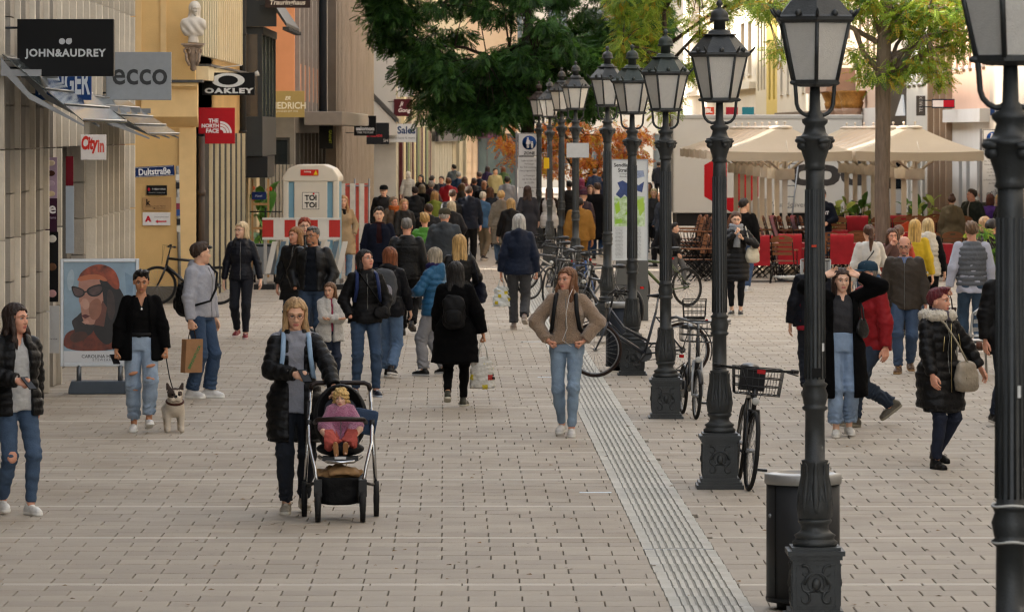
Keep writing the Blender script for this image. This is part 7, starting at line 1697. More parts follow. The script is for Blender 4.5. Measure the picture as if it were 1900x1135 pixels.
# autumn tree far away
cl = []; Y4 = 178; oA = leaf_m('leaf_orange', '9a4e18', 'b8641c'); oB = leaf_m('leaf_amber', 'b87a24', 'c88a2a')
while len(cl) < 90:
    px = rt.uniform(930, 1195); py = rt.uniform(222, 325)
    cl.append((wX(px, Y4), Y4+rt.uniform(-1.5, 1.5), wZ(py, Y4), rt.uniform(.3, .5)))
x4 = wX(1070, Y4)
tree('autumn_tree', (x4, Y4, 0), [(x4, Y4, 0, .12), (x4, Y4, .8, .1), (x4, Y4, 1.5, .09), (x4, Y4, 2.2, .07), (x4, Y4, 3, .05)], cl, 'far low tree in orange autumn leaf', 26, [oA, oB, gY_], [.55, .35, .1], bark_dark, 10, 4, L=.26, K=3, lw=.035, ll=.08)
# green shrub in a planter at the right edge
Y5 = 74; sg_ = leaf_m('shrub_leaf', '4f7a26', '7aa832'); cl = []
for k in range(46): cl.append((wX(1880, Y5)+rt.gauss(0, .26), Y5+rt.gauss(0, .15), 1.05+rt.gauss(0, .28), rt.uniform(.1, .2)))
tg = tree('shrub', (wX(1880, Y5), Y5, 0), [(wX(1880, Y5), Y5, .4, .03), (wX(1880, Y5), Y5, .7, .025), (wX(1882, Y5), Y5, 1.0, .02), (wX(1882, Y5), Y5, 1.3, .012)], cl, 'bushy bright green shrub half behind the nearest lamp', 46, [sg_, gLL, gM], [.6, .25, .15], bark_dark, 8, 3, L=.1, K=4, lw=.013, ll=.032); tg['category'] = 'shrub'
MB().box((-.5, -.25, 0), (.6, .25, .55)).obj('planter_box', [flat('4a4a48', .6)], None, (wX(1880, Y5), Y5, 0), label='dark planter box under the bright green shrub', cat='planter')
# ================================================================== things people carry
def own(J, name, label, cat): return empty(name, J['obj'].location, J['yaw'], label, cat)
def phone(J, side, label):
    w_ = J['wr'+side]; d = (w_-J['el'+side]).normalized(); t = own(J, 'phone', label, 'phone'); c = w_+d*.1
    MB().box((-.036, -.004, -.07), (.036, .004, .07)).obj('case', [flat('15161a', .3)], t, c, (R(-50), 0, R(20))); return t
def backpack(J, col, label, h=.42, w=.28, d=.15, z=1.22, dx=0, mat='nylon', pocket=None, straps=True, strapcol=None, txt=None, front=False, frac=None):
    s = J['s']; t = own(J, 'backpack', label, 'backpack'); F = Fd((-w*.75, -d, -h*.68), (w*.75, d*1.2, h*.68), .013)
    q = (np.abs(F.x/(w/2))**3.2+np.abs((F.y-.01)/(d/2*(1.05-.25*F.z/h)))**3.2+np.abs(F.z/(h/2))**3.6)**(1/3.2)-1
    dd = q*d/2+F.wr(.006, 22, int(col[:2], 16)); V, Q = nets(dd, F); c = J['sp'](z, dx, .0); c.y += .115*s+.03+d/2
    o = inst('bag_body', npmesh('bag_body', V, Q, [cloth(col, mat)]), t, c)
    F = Fd((-w*.5, -.02, -h*.4), (w*.5, .1, h*.2), .013); q = (np.abs(F.x/(w*.38))**3+np.abs((F.y-.03)/.045)**3+np.abs((F.z+h*.13)/(h*.22))**3)**(1/3)-1; V, Q = nets(q*.045, F)
    inst('pocket', npmesh('pocket', V, Q, [cloth(pocket or col, mat)]), o, (0, d/2-.02, 0))
    if txt: text(txt, h*.62, flat('b9c8a8'), o, (-.0, d/2+.062, 0), rot=(0, R(90), R(180)), bold=.06)
    if straps:
        for sg in (-1, 1):
            m = MB(); S_ = J['sp']; m.tube([S_(1.40, sg*.085, .1), S_(1.465, sg*.095, .03), S_(1.40, sg*.1, -.12), S_(1.25, sg*.11, -.165), S_(1.1, sg*.135, -.13), S_(1.06, sg*.15, 0), S_(1.08, sg*.13, .13)], .02, 6, flatk=.45); m.obj('strap', [cloth(strapcol or col, mat)], t)
    return t
def sackbag(pos, w, h, d, cols, label, name='shopping_bag', cat='bag', handle=.16, rz=0, mat=None, seed=1, hcol=None):
    """soft carrier bag hanging from its handles at pos (top of the handles)"""
    t = empty(name, pos, rz, label, cat); F = Fd((-w*.8, -d, -h-.05), (w*.8, d, .06), .012)
    zz = np.clip(-F.z/h, 0, 1); rw = w/2*(.62+.42*zz**.5); rd = d/2*(.3+.7*zz**.6)
    q = (np.abs(F.x/rw)**2.6+np.abs(F.y/rd)**2.6)**(1/2.6)-1; dd = np.maximum(q*rd, np.maximum(F.z, -h-F.z)*.8)+F.wr(.012, 26, seed)+F.wr(.005, 60, seed+1); V, Q = nets(dd, F); c = V[Q].mean(1); r_ = np.random.default_rng(seed)
    mi = np.zeros(len(Q), int)
    if len(cols) > 1:
        g = np.stack([np.floor((c[:, 0]+w)/(w/5)), np.floor((c[:, 2]+h+.02)/(h/6))], 1).astype(int); tab = r_.integers(0, 3*len(cols), (40, 40)); tv = tab[g[:, 0] % 40, g[:, 1] % 40]; mi = np.where((tv < len(cols)) & (c[:, 2] < -h*.2), tv, 0)
    inst('bag_body', npmesh('bag_body', V, Q, [mat or cloth(k, 'puffer') for k in cols], mi), t, (0, 0, -handle))
    for sy in (-1, 1):
        m = MB(); m.tube([(-w*.2, sy*d*.12, -handle-.03), (-w*.13, sy*d*.08, -handle*.4), (0, 0, 0), (w*.13, sy*d*.08, -handle*.4), (w*.2, sy*d*.12, -handle-.03)], .009, 5); m.obj('handle', [mat or cloth(hcol or cols[0], 'puffer')], t)
    return t
def handbag(J, side, label, col, w=.28, h=.22, d=.1, z=.98, strap='shoulder', dx=.22, dy=-.02, scol=None, mat='leather'):
    sg = 1 if side == 'l' else -1; t = own(J, 'handbag', label, 'handbag'); F = Fd((-w*.7, -d, -h*.7), (w*.7, d, h*.7), .012)
    q = (np.abs(F.x/(w/2*(1.0-.25*F.z/h)))**3+np.abs(F.y/(d/2*(1-.5*F.z/h)))**2.4+np.abs(F.z/(h/2))**3.4)**(1/2.8)-1; V, Q = nets(q*d/2+F.wr(.005, 25, 4), F); c = J['sp'](z, sg*dx, dy)
    b = inst('bag_body', npmesh('bag_body', V, Q, [cloth(col, mat)]), t, c, (0, 0, sg*(.9 if strap == 'shoulder' else .25)))
    m = MB(); S_ = J['sp']
    if strap == 'shoulder': m.tube([c+Vector((0, -.1, h*.4)), S_(1.3, sg*.2, -.1), S_(1.47, sg*.15, .01), S_(1.3, sg*.2, .1), c+Vector((0, .1, h*.4))], .011, 5)
    elif strap == 'cross': m.tube([c+Vector((0, -.02, h*.42)), S_(1.2, sg*.06, -.2), S_(1.38, -sg*.06, -.165), S_(1.47, -sg*.1, .0), S_(1.3, -sg*.02, .15), S_(1.1, sg*.14, .14), c+Vector((.0, .05, h*.42))], .016, 5, flatk=.5)
    else: m.tube([c+Vector((-w*.25, 0, h*.42)), c+Vector((-w*.15, 0, h*.42+.16)), c+Vector((w*.15, 0, h*.42+.16)), c+Vector((w*.25, 0, h*.42))], .01, 5)
    m.obj('strap', [cloth(scol or col, mat)], t); MB().box((-w*.28, -d*.52, -h*.32), (w*.28, -d*.44, -.0)).obj('pocket', [cloth(col, mat)], b, bevel=.008); return t
def fy(head, h): return HY+HC*(head-HY)/(HC-h)
# ================================================================== the people near the viewer
BLK = '131315'
# 1 young woman at the left edge
J = person(30, 953, 1.68, 28, 'young woman at the left edge in black puffer jacket and white sweater', 'f', 'rosy', dict(L=(.12, .0), R=(-.12, .03), aL='back', aR='phone', head=(28, 0, 0)), ('half', '2a1a12'), [shirt('c9c9c6', mat='knit', hem=.84, vneck=1.34), puffer(BLK, hem=.8, open=.085, wide=1.08, ease=.045, hood=True)], jeans('44648c', ease=.004), ('e2e0da', 'eae8e2'))
phone(J, 'r', 'dark phone held by the woman at the left edge')
for z, dx in ((.5, -.085),): MB().sphere((0, 0, 0), (.045, .02, .05), 0, 10).obj('knee_rip', [skin_m('rosy')], J['obj'], J['knr']+Vector((0, -.05, .0)))
# 2 woman in black blazer with ripped jeans, holding the lead
J = person(262, 800, 1.64, 6, 'woman in black blazer and ripped pale jeans walking a dog', 'f', 'tan', dict(R=(.0, 0), L=(.2, .05, -.25), aL=((.26, -.12, .86), (.6, .8, 0), 'grip'), aR=((.27, -.08, .84), (.7, .8, 0), 'grip'), head=(0, 12, 0)), ('pixie', '17110e'), [shirt('0f0f10', vneck=1.3, neckz=1.42, hem=1.0, sleeves=None), dict(name='blazer', col='101012', mat='wool', hem=.78, ease=.03, open=.1, wide=1.06, sleeves='long', flare=.12)], jeans('87a0ba', ease=.02, hemr=.048, hem=.86), ('e4e2de', 'ecebe6'))
JB = J
for k, (kk, dz, c) in enumerate((('knl', .03, 'tan'), ('knr', .14, 'tan'), ('knr', -.02, 'tan'), ('knl', .16, 'tan'))): MB().sphere((0, 0, 0), (.05, .02, .018), 0, 10).obj('jeans_rip', [skin_m(c)], J['obj'], J[kk]+Vector((0, -.06-dz*.06, dz)), (0, .25*(-1)**k, 0))
m = MB(); m.tube([J['sp'](1.03, .145*math.cos(a)*1.02, .12*math.sin(a)*1.02) for a in np.linspace(0, math.tau, 24, endpoint=False)], .016, 5, flatk=1.4, closed=True); m.obj('belt', [flat('151515')], J['obj'])
m = MB(); m.sphere(J['sp'](1.3, .0, -.135), (.012, .005, .014), 0, 8); m.obj('pendant', [flat('d8d8d4', .2, .8)], J['obj'])
phone(J, 'r', 'phone in the lowered hand of the dog walker')
# 3 dog
D0 = G(323, 801); dg = empty('dog', D0, R(8), 'white french bulldog with brown-black face patches on a lead', 'dog')
F = Fd((-.16, -.32, -.005), (.16, .34, .5), .009)
d = F.ell((0, -.06, .25), (.098, .12, .1)); d = smin(d, F.ell((0, .14, .25), (.08, .13, .085)), .06); d = smin(d, F.ell((0, -.1, .29), (.075, .07, .08)), .05)
for s in (-1, 1):
    d = smin(d, F.cap((s*.07, -.09, .2), (s*.068, -.1, .05), .036, .024), .03); d = smin(d, F.cap((s*.068, -.1, .05), (s*.07, -.125, .022), .025, .026), .015)
    d = smin(d, F.cap((s*.06, .2, .22), (s*.07, .15, .14), .06, .036), .03); d = smin(d, F.cap((s*.07, .15, .14), (s*.07, .23, .07), .034, .022), .015); d = smin(d, F.cap((s*.07, .23, .07), (s*.07, .2, .02), .022, .024), .012)
d = smin(d, F.ell((0, -.15, .385), (.078, .075, .072)), .04); d = smin(d, F.ell((0, -.215, .36), (.05, .032, .036)), .02)
for s in (-1, 1): d = smin(d, F.ell((s*.028, -.23, .345), (.026, .022, .03)), .01); d = smin(d, F.cap((s*.058, -.135, .43), (s*.078, -.13, .498), .034, .013, .35, (0, 1, 0)), .012); d = -smin(-d, F.ell((s*.03, -.225, .385), (.013, .015, .012)), .008)
V, Q = nets(d, F); c = V[Q].mean(1); mi = np.zeros(len(Q), int)
ear = c[:, 2] > .435; mi[ear] = 1
for s, r_ in ((-1, .04), (1, .024)): mi[(np.hypot(c[:, 0]-s*.046, (c[:, 2]-.4)*.9) < r_) & (c[:, 1] < -.1)] = 1
mi[(c[:, 1] < -.235) & (np.abs(c[:, 0]) < .016) & (c[:, 2] > .355)] = 2; mi[(c[:, 2] < .325) & (c[:, 1] < -.225) & (c[:, 2] > .312)] = 2
inst('body', npmesh('body', V, Q, [M('dog_white', 'cbbfae', .8, var=.1, vs=12, bump=.4, bs=150), M('dog_brindle', '3d2f27', .8, var=.3, vs=20, bump=.3, bs=150), flat('141212', .35)], mi), dg)
for s in (-1, 1): MB().sphere((s*.034, -.213, .388), .011, 0, 8).obj('eye', [flat('120d0a', .15)], dg)
m = MB(); m.tube([(.085*math.cos(a), -.115+.075*math.sin(a), .315+.03*math.sin(a)) for a in np.linspace(0, math.tau, 18, endpoint=False)], .012, 6, closed=True); m.obj('collar', [flat('4a2a22')], dg)
a = JB['W'](JB['wrl']+Vector((0, -.02, -.08))); b = D0+Vector((0.02, .0, .37)); m = MB(); m.tube([a, a.lerp(b, .35)+Vector((0, 0, -.07)), a.lerp(b, .7)+Vector((0, 0, -.06)), b], .006, 5); m.obj('dog_lead', [flat('151515')], None, label='thin black lead between the blazer woman and the bulldog', cat='lead')
# 4 young man in grey hoodie with paper bag
J = person(372, 738, 1.77, 62, 'young man in pale grey hoodie and blue jeans looking away', 'm', 'fair', dict(L=(.05, 0), R=(-.05, 0), aR=((.24, -.02, .8), (.6, .8, 0), 'grip'), aL='hang', head=(45, 0, 0), spread=.1), ('short', '3b2a1e'), [jacket('a9abb6', hem=.88, mat='cotton', hood=True, ease=.032)], jeans('31537e', ease=.02, hemr=.055), ('e2e0dc', 'ecebe6'))
h = J['W'](J['wrr']+Vector((0, -.02, -.09)))
pb = empty('paper_bag', h, R(30), 'brown paper shopping bag with green print held by the hoodie man', 'bag'); m = MB(); m.prism([(-.12, -.5), (.1, -.5), (.11, -.12), (-.1, -.12)], -.06, .06); m.obj('bag_body', [M('kraft', '9a7350', .8, var=.12, vs=5, bump=.4, bs=10)], pb, bevel=.004); text('BIRKENSTOCK', .3, flat('2f7a4a'), pb, (0, -.063, -.32), rot=(0, R(-62), 0), bold=.03)
m = MB(); m.tube([(-.05, 0, -.13), (-.03, 0, -.03), (0, 0, 0), (.03, 0, -.03), (.05, 0, -.13)], .006, 5); m.obj('handle', [flat('3a2a20')], pb)
backpack(J, '0f0f11', 'slim black shoulder bag on the back of the hoodie man', .38, .24, .13, z=1.08, straps=False)
m = MB(); S_ = J['sp']; m.tube([S_(1.02, -.14, .18), S_(1.25, -.06, .2), S_(1.45, .08, .11), S_(1.5, .1, .0), S_(1.37, .07, -.17), S_(1.2, -.02, -.21), S_(1.07, -.12, -.2), S_(1.02, -.2, -.04)], .016, 5, flatk=.5); m.obj('bag_strap', [flat('121212')], J['obj'])
# 5 blonde woman in navy
J = person(448, 628, 1.72, -4, 'blonde woman in navy quilted jacket and red sneakers', 'f', 'pale', dict(L=(.13, 0), R=(-.13, .04), aL=((.3, -.06, .8), (.5, .8, 0), 'relax'), aR=((.27, 0, .8), (.5, .8, 0), 'relax'), head=(-35, 0, 0)), ('bob', 'cdb690'), [puffer('161c2c', hem=.86, ease=.02, puff=.012, qs=.05, hood=True)], jeans('161b29', ease=.01), ('9a2a38', 'd8c8c8', 'd8c8c8'), glasses='5a3a28')
# 6 the group of three
person(548, fy(420, 1.68), 1.68, -18, 'woman with brown wavy hair in dark jacket beside the leather jacket man', 'f', 'rosy', walk(.15, .03, aL='hang', aR='hang', head=(-30, 0, 0)), ('shoulder', '8a6038'), [jacket('1d1e20', hem=.68, ease=.03)], jeans('2e5078', ease=.012))
person(565, fy(404, 1.74), 1.74, 10, 'red-haired person half hidden behind the leather jacket man', 'f', 'pale', walk(.1, .02), ('curlyshort', '8a3a22'), [jacket('141416', hem=.8)], jeans('25364e'), glasses='222222')
J = person(580, fy(418, 1.8), 1.8, -8, 'bearded man with glasses in black leather jacket and navy shirt', 'm', 'tan', walkR(.14, .03, aL='pocket', aR='pocket', head=(-22, 4, 0)), ('crop', '5a5652'), [shirt('1c2430', ease=.016), jacket('161617', hem=.9, mat='leather', open=.075, ease=.03)], jeans('2a4668', ease=.014), glasses='1a1a1a', beard='4a4644')
# 7 trench coat woman
person(637, 521, 1.74, 14, 'woman in beige belted trench coat by the building site', 'f', 'fair', walk(.12, .03, aL='pocket', aR='hang', head=(-10, 0, 0)), ('half', 'a67c50'), [shirt('141414'), coat('a98c68', hem=.56, mat='cotton', flare=.12, open=.0, vneck=1.28, collar=.05)], jeans('5d82a8', hemr=.055), ('d8d2c6', 'd8d2c6'))
# 8 woman with the stroller
J = person(548, 951, 1.71, 6, 'woman in long black puffer coat pushing the stroller', 'f', 'fair', dict(R=(.04, 0), L=(-.12, .03), aL=((.3, -.4, .98), (.8, .5, -.2), 'grip'), aR=((.02, -.29, 1.12), (.9, .4, -.4), 'grip'), head=(0, 14, 0)), ('longfront', 'a8875e'), [shirt('8d8f9a', hood=True, mat='cotton', ease=.02, hem=.8), puffer(BLK, hem=.6, open=.06, ease=.034, puff=.017, qs=.075, flare=.04)], jeans('1a2232', ease=.012), ('9a8f7e', 'cfc8ba'), glasses='6a4a3a')
phone(J, 'r', 'dark phone the stroller woman is looking at'); backpack(J, '7f9dbb', 'light blue backpack worn by the stroller woman', .4, .3, .16, strapcol='8fb0d0')
# 9 stroller
st = empty('stroller', G(629, 968), R(2), 'black and chrome stroller carrying the toddler', 'stroller'); st.location.y += .3
def wheel_s(x, y, r):
    m = MB(); m.lathe([(r*.72, -.022), (r, -.02), (r, .02), (r*.72, .022)], 22, T=rotm(0, R(90), 0, (0, 0, 0)), cap=False); w_ = m.obj('wheel', [rubber], st, (x, y, r)); m = MB(); m.lathe([(.03, -.025), (r*.73, -.012), (r*.73, .012), (.03, .025)], 18, T=rotm(0, R(90), 0)); m.obj('rim', [blk], w_)
for sx in (-1, 1): wheel_s(sx*.175, -.3, .118); wheel_s(sx*.285, .27, .14)
for sx in (-1, 1):
    m = MB(); m.tube([(sx*.285, .27, .15), (sx*.265, .27, .5), (sx*.25, .3, .8), (sx*.235, .36, 1.0)], .016, 8); m.obj('rear_tube', [chrome], st)
    m = MB(); m.tube([(sx*.175, -.27, .26), (sx*.2, -.22, .42), (sx*.245, -.08, .6), (sx*.25, .1, .75), (sx*.24, .28, .9)], .015, 8); m.obj('front_tube', [chrome], st)
    m = MB(); m.tube([(sx*.175, -.3, .12), (sx*.175, -.27, .3)], .028, 8); m.box((sx*.175-.032, -.32, .2), (sx*.175+.032, -.24, .33)); m.obj('fork', [blk], st)
    m = MB(); m.tube([(sx*.19, -.25, .3), (sx*.27, .26, .25)], .014, 6); m.obj('side_bar', [blk], st); m = MB(); m.lathe([(.035, -.02), (.035, .02)], 12, T=rotm(0, R(90), 0, (sx*.25, .1, .74))); m.obj('joint', [blk], st)
m = MB(); m.tube([(-.235, .36, 1.0), (-.225, .37, 1.035), (-.19, .38, 1.05), (0, .385, 1.052), (.19, .38, 1.05), (.225, .37, 1.035), (.235, .36, 1.0)], .02, 8); m.obj('handle', [cloth('3a241c', 'leather')], st)
m = MB(); m.tube([(-.2, -.02, .76), (-.18, -.16, .79), (0, -.22, .8), (.18, -.16, .79), (.2, -.02, .76)], .019, 8); m.obj('bumper_bar', [cloth('33201a', 'leather')], st)
F = Fd((-.27, -.2, .42), (.27, .4, 1.08), .014); d = F.ell((0, .22, .78), (.215, .17, .27)); d = np.maximum(d, -F.ell((0, .08, .82), (.185, .2, .25))); d = smin(d, np.maximum(F.ell((0, .05, .55), (.19, .18, .06)), -9), .03); V, Q = nets(d, F); inst('seat_shell', npmesh('seat', V, Q, [cloth('232326', 'nylon')]), st)
F = Fd((-.2, -.1, .55), (.2, .3, .95), .014); V, Q = nets(F.cap((0, .06, .58), (0, .22, .86), .15, .13, .3, (0, .8, -.6)), F); inst('seat_pad', npmesh('seat_pad', V, Q, [cloth('4e5058', 'cotton')]), st)
m = MB(); m.tube([(-.17, -.12, .5), (-.1, -.2, .465), (0, -.22, .46), (.1, -.2, .465), (.17, -.12, .5)], .014, 6); m.obj('foot_rest', [chrome], st); MB().box((-.14, -.2, .47), (.14, -.02, .5)).obj('foot_board', [blk], st); MB().box((-.045, -.225, .485), (.045, -.215, .505)).obj('maker_plate', [flat('c9c9c9')], st)
F = Fd((-.24, -.32, .1), (.24, .3, .42), .014); q = (np.abs(F.x/(.2-.12*(.36-F.z)))**4+np.abs((F.y-.0)/(.25-.1*(.36-F.z)))**4)**.25-1; d = np.maximum(q*.2, np.maximum(F.z-.34-.06*np.clip(F.y, 0, 1), .13-F.z)); V, Q = nets(d+F.wr(.006, 16, 5), F); inst('basket', npmesh('basket', V, Q, [cloth('131315', 'nylon')]), st)
F = Fd((-.24, -.3, .28), (.24, .25, .5), .013); V, Q = nets(F.ell((0, -.06, .37), (.17, .17, .055))+F.wr(.016, 24, 9), F); tag(inst('paper_parcel', npmesh('parcel', V, Q, [M('kraft2', '8a6a45', .8, var=.15, vs=6)]), None, st.location, st.rotation_euler), 'crumpled brown paper bag in the stroller basket', 'bag')
# toddler
tp = st.location+Vector((0, .1, .62-.455)); J = person(0, 0, .84, 2, 'toddler with blond curls in pink jacket and red trousers in the stroller', 'f', 'pale', dict(L=(.2, .72, -1.0), R=(.3, .7, -1.2), aL=((.16, -.3, 1.02), (.8, .6, -.2), 'relax'), aR=((.15, -.26, 1.0), (.8, .6, -.2), 'relax'), head=(-8, 8, 0)), ('childcurl', 'd2ac6c'), [jacket('bb6c90', hem=.86, mat='fleece', ease=.04, collar=.06, hood=True)], jeans('c4584e', mat='cotton', ease=.04, hem=.8, hemr=.06), ('8a5a4a', 'a87a52'), loc=tp, near=True)
tag(MB().box((-.1, -.03, 0), (.1, .05, .2)).obj('denim_jacket', [cloth('2c4a74', 'denim')], None, st.location+Vector((.17, .12, .66)), (0, .2, .3), bevel=.03), 'folded denim jacket beside the toddler', 'jacket')
# 10 girl in white
person(612, 715, 1.22, 20, 'girl in white hooded jacket standing behind the stroller woman', 'f', 'fair', dict(L=(.04, 0), R=(-.04, 0), aL='crossed', aR='crossed', head=(-40, 4, 0)), ('child', '6a4a30'), [shirt('b03a5a'), jacket('d2cfc8', hem=.78, mat='fleece', ease=.035, open=.02, hood=True)], jeans('243452', ease=.01), ('3a3a4a', 'd0d0d0'))
# 11 woman looking up
J = person(678, 735, 1.68, 12, 'dark-haired woman in black jacket and jeans looking up', 'f', 'rosy', dict(L=(.1, 0), R=(-.02, 0), aL='pocket', aR='pocket', head=(30, -14, 0), spread=.11), ('bob', '15100e'), [jacket('101013', hem=.86, ease=.03, collar=.07, hood=True)], jeans('35557e', ease=.008), ('1f2c48', 'b8c0cc'))
handbag(J, 'l', 'small black crossbody pouch of the woman looking up', '121214', .2, .16, .08, .98, 'cross', dx=.17, dy=-.12, mat='nylon')
for sg in (-1, 1): m = MB(); S_ = J['sp']; m.tube([S_(1.465, sg*.1, .04), S_(1.42, sg*.115, -.1), S_(1.27, sg*.13, -.165), S_(1.1, sg*.15, -.12)], .022, 6, flatk=.45); m.obj('rucksack_strap', [flat('1c2a52')], J['obj'])
# 12 woman with grey backpack
J = person(722, 700, 1.64, 168, 'auburn-haired woman with a grey sports backpack seen from behind', 'f', 'fair', walk(.22, .05, aL='hang', aR='fwd', head=(35, 0, 0)), ('shoulder', '7a4426'), [jacket('16181f', hem=.82, hood=True, ease=.03)], jeans('4d6f9a', ease=.016, hemr=.06), ('15151a', 'd8d8d8'))
backpack(J, '55585c', 'grey sports backpack with pale upright lettering', .46, .3, .17, z=1.2, pocket='8d8a94', txt='adidas')
# 13 man in black quilted jacket
person(755, 623, 1.8, 178, 'tall grey-haired man in black quilted jacket walking away', 'm', 'rosy', walk(.24, .1, aL='back', aR='hang'), ('crop', '6d6862'), [puffer('131418', hem=.84, ease=.03, puff=.01, qs=.05)], jeans('101013', mat='cotton', ease=.018, hemr=.055), ('191512', '2a2420'))
# 14 woman in blue puffer
J = person(806, 697, 1.6, -120, 'short-haired woman in bright blue puffer jacket and grey trousers', 'f', 'pale', walk(.12, .03, aL='phone', aR='phone', head=(-18, 0, 0)), ('bob', '9a8f7c'), [puffer('2a6d9c', hem=.8, hood=True, puff=.018)], jeans('8d8d90', mat='cotton', ease=.02, hemr=.055), ('151515', 'b0b0b0'), glasses='2a2a2a', scarf=('3a3468',))
# 15 woman in black coat with tote
J = person(845, 755, 1.63, 176, 'woman with long black hair, black coat and backpack walking away', 'f', 'tan', walkR(.2, .09, aR=((.34, .02, .82), (.7, .8, 0), 'grip'), aL='fwd', head=(12, 0, 0)), ('long', '14100f'), [coat('0e0e10', hem=.55, ease=.045, flare=.16)], dict(col='0b0b0d', mat='cotton', ease=.002), ('4a4a3c', 'c8c4b4'))
backpack(J, '141416', 'small black backpack on the long black coat', .38, .25, .13, z=1.13)
h = J['W'](J['wrr']+Vector((0, -.0, -.09))); sackbag(h, .27, .34, .16, ['cfccc2', '3a9a3a', 'd8c02a', 'c8342a', '151515'], 'white shopping bag with colourful squares carried by the black coat woman', handle=.17, seed=5)
# 16 long blonde hair
J = person(852, fy(432, 1.68), 1.68, 190, 'woman with very long blonde hair in a black jacket from behind', 'f', 'fair', walk(.2, .06, aR='pocket', aL='hang'), ('long', 'b9955e'), [puffer('141416', hem=.78, ease=.03, puff=.012)], jeans('16181e'))
handbag(J, 'r', 'navy tote at the side of the long blonde hair woman', '1c2238', .3, .3, .1, .92, 'shoulder', dx=.26)
# 17 cap man, 18 green puffer, 19 navy blazer man
person(825, fy(384, 1.8), 1.8, 172, 'man in grey-blue jacket and olive cap seen from behind', 'm', 'rosy', walk(.2, .05), ('crop', 'a8a29a'), [jacket('3b4249', hem=.8, hood=True, ease=.05, wide=1.07)], jeans('2a2c30', mat='cotton', ease=.02), hat=('cap', '4a4534'))
person(788, fy(393, 1.68), 1.68, 185, 'short blond person in bright green puffer jacket', 'f', 'rosy', walk(.18, .05), ('pixie', 'a8834a'), [puffer('4f9a2c', hem=.84)], jeans('2a3038'))
person(703, fy(381, 1.8), 1.8, 4, 'man in navy suit jacket over dark red turtleneck', 'm', 'fair', walk(.2, .05, aL='hang', aR='hang'), ('short', '1c1512'), [shirt('3c141a', collar=.07), dict(name='suit_jacket', col='1a2238', mat='wool', hem=.82, ease=.028, open=.05, openz=1.1)], jeans('1a2238', mat='wool', ease=.02))
# 20 woman in navy jacket, white hair
J = person(963, 612, 1.8, 180, 'grey-haired woman in navy jacket and grey trousers walking away with a bag', 'f', 'rosy', walk(.2, .12, aL='hang', aR='carry'), ('bob', 'a9a7a2'), [jacket('18294a', hem=.83, hood=True, ease=.05, wide=1.04)], jeans('55565a', mat='wool', ease=.014, hemr=.06), ('8a7a70', 'b8b0a8'))
J2 = J; h = J['W'](J['wrr']+Vector((0, -.01, -.08))); h2 = J['W'](J['wrl']+Vector((0, -.01, -.08)))
sackbag(h2, .25, .3, .15, ['cfd4d2', 'd8c21c'], 'thin white and yellow plastic bag held by the grey-haired woman', handle=.14, seed=8)
# 21 beige fleece woman
J = person(1052, 808, 1.69, -6, 'young woman in beige fleece jacket and light jeans with hands on hips', 'f', 'rosy', dict(L=(.14, 0), R=(-.12, .03), aL='hip', aR='hip', head=(-28, 0, 0), spread=.06), ('half', '6f4a30'), [jacket('a08468', hem=.94, mat='fleece', ease=.036, collar=.085)], jeans('7592ae', ease=.002, top=1.0), ('d2cfca', 'e2e0da'))
for sg in (-1, 1): m = MB(); S_ = J['sp']; m.tube([S_(1.465, sg*.085, .05), S_(1.43, sg*.1, -.1), S_(1.28, sg*.115, -.175), S_(1.1, sg*.14, -.14), S_(1.04, sg*.17, -.0)], .022, 6, flatk=.45); m.obj('rucksack_strap', [flat('131416')], J['obj'])
backpack(J, '131416', 'black backpack of the fleece jacket woman', .42, .27, .14, straps=False)
m = MB(); S_ = J['sp']; m.tube([S_(1.52, .075, -.07), S_(1.42, .04, -.18), S_(1.25, .01, -.21), S_(1.1, .02, -.2), S_(.98, -.03, -.17), S_(.92, .06, -.15)], .003, 4); m.obj('earphone_cable', [flat('e0e0e0')], J['obj'])
# 22 scarf woman and the boy behind her
J = person(1366, 585, 1.7, -6, 'woman in black quilted coat, leggings and grey scarf touching her chin', 'f', 'pale', dict(L=(.05, 0), R=(-.03, 0), aR=((-.0, -.22, 1.36), (.9, .2, -.6), 'grip'), aL='strap', head=(8, 6, 0)), ('updo', '4a3020'), [puffer('111215', hem=.6, ease=.03, puff=.018, qs=.085)], dict(col='20242a', mat='cotton', ease=.002, hem=.82), ('1c1d1f', 'c9c9c4'), glasses='4a3a30', scarf=('8f959e', 1))
handbag(J, 'l', 'cream shoulder tote of the scarf woman', 'b9b4a2', .3, .26, .12, 1.0, 'shoulder', dx=.27)
person(1381, 541, 1.76, 160, 'young man in black top behind the scarf woman', 'm', 'fair', dict(aL='face', aR='hang', head=(-30, 0, 0)), ('short', '241a14'), [shirt('131313', ease=.02)], jeans('3b5d92', ease=.012), ('c9c9c9', 'd8d8d8'))
# 23 hoodie man at the bicycle
J = person(1525, fy(352, 1.82), 1.82, -4, 'man in navy hoodie with white letters behind the lamp', 'm', 'fair', dict(aL=((.1, -.25, 1.05), (.8, .5, -.3), 'grip'), aR=((.12, -.25, 1.05), (.8, .5, -.3), 'grip'), head=(0, 15, 0)), ('short', '2a1e18'), [jacket('1a2234', hem=.88, mat='cotton', hood=True, ease=.03)], jeans('2c425e', ease=.016))
text('GANT', .26, flat('c9c9c9'), J['obj'], J['sp'](1.25, .02, -.17), bold=.04)
# 24 woman in navy seen from behind at the lamp
person(1507, 735, 1.66, 178, 'brown-haired woman in navy jacket with red hem behind the lamp pole', 'f', 'fair', walk(.12, .03), ('bob', '6a3f28'), [shirt('a82030', hem=.8, sleeves=None, ease=.026), jacket('151a2a', hem=.84, ease=.04, wide=1.04)], jeans('1c2638', ease=.014))
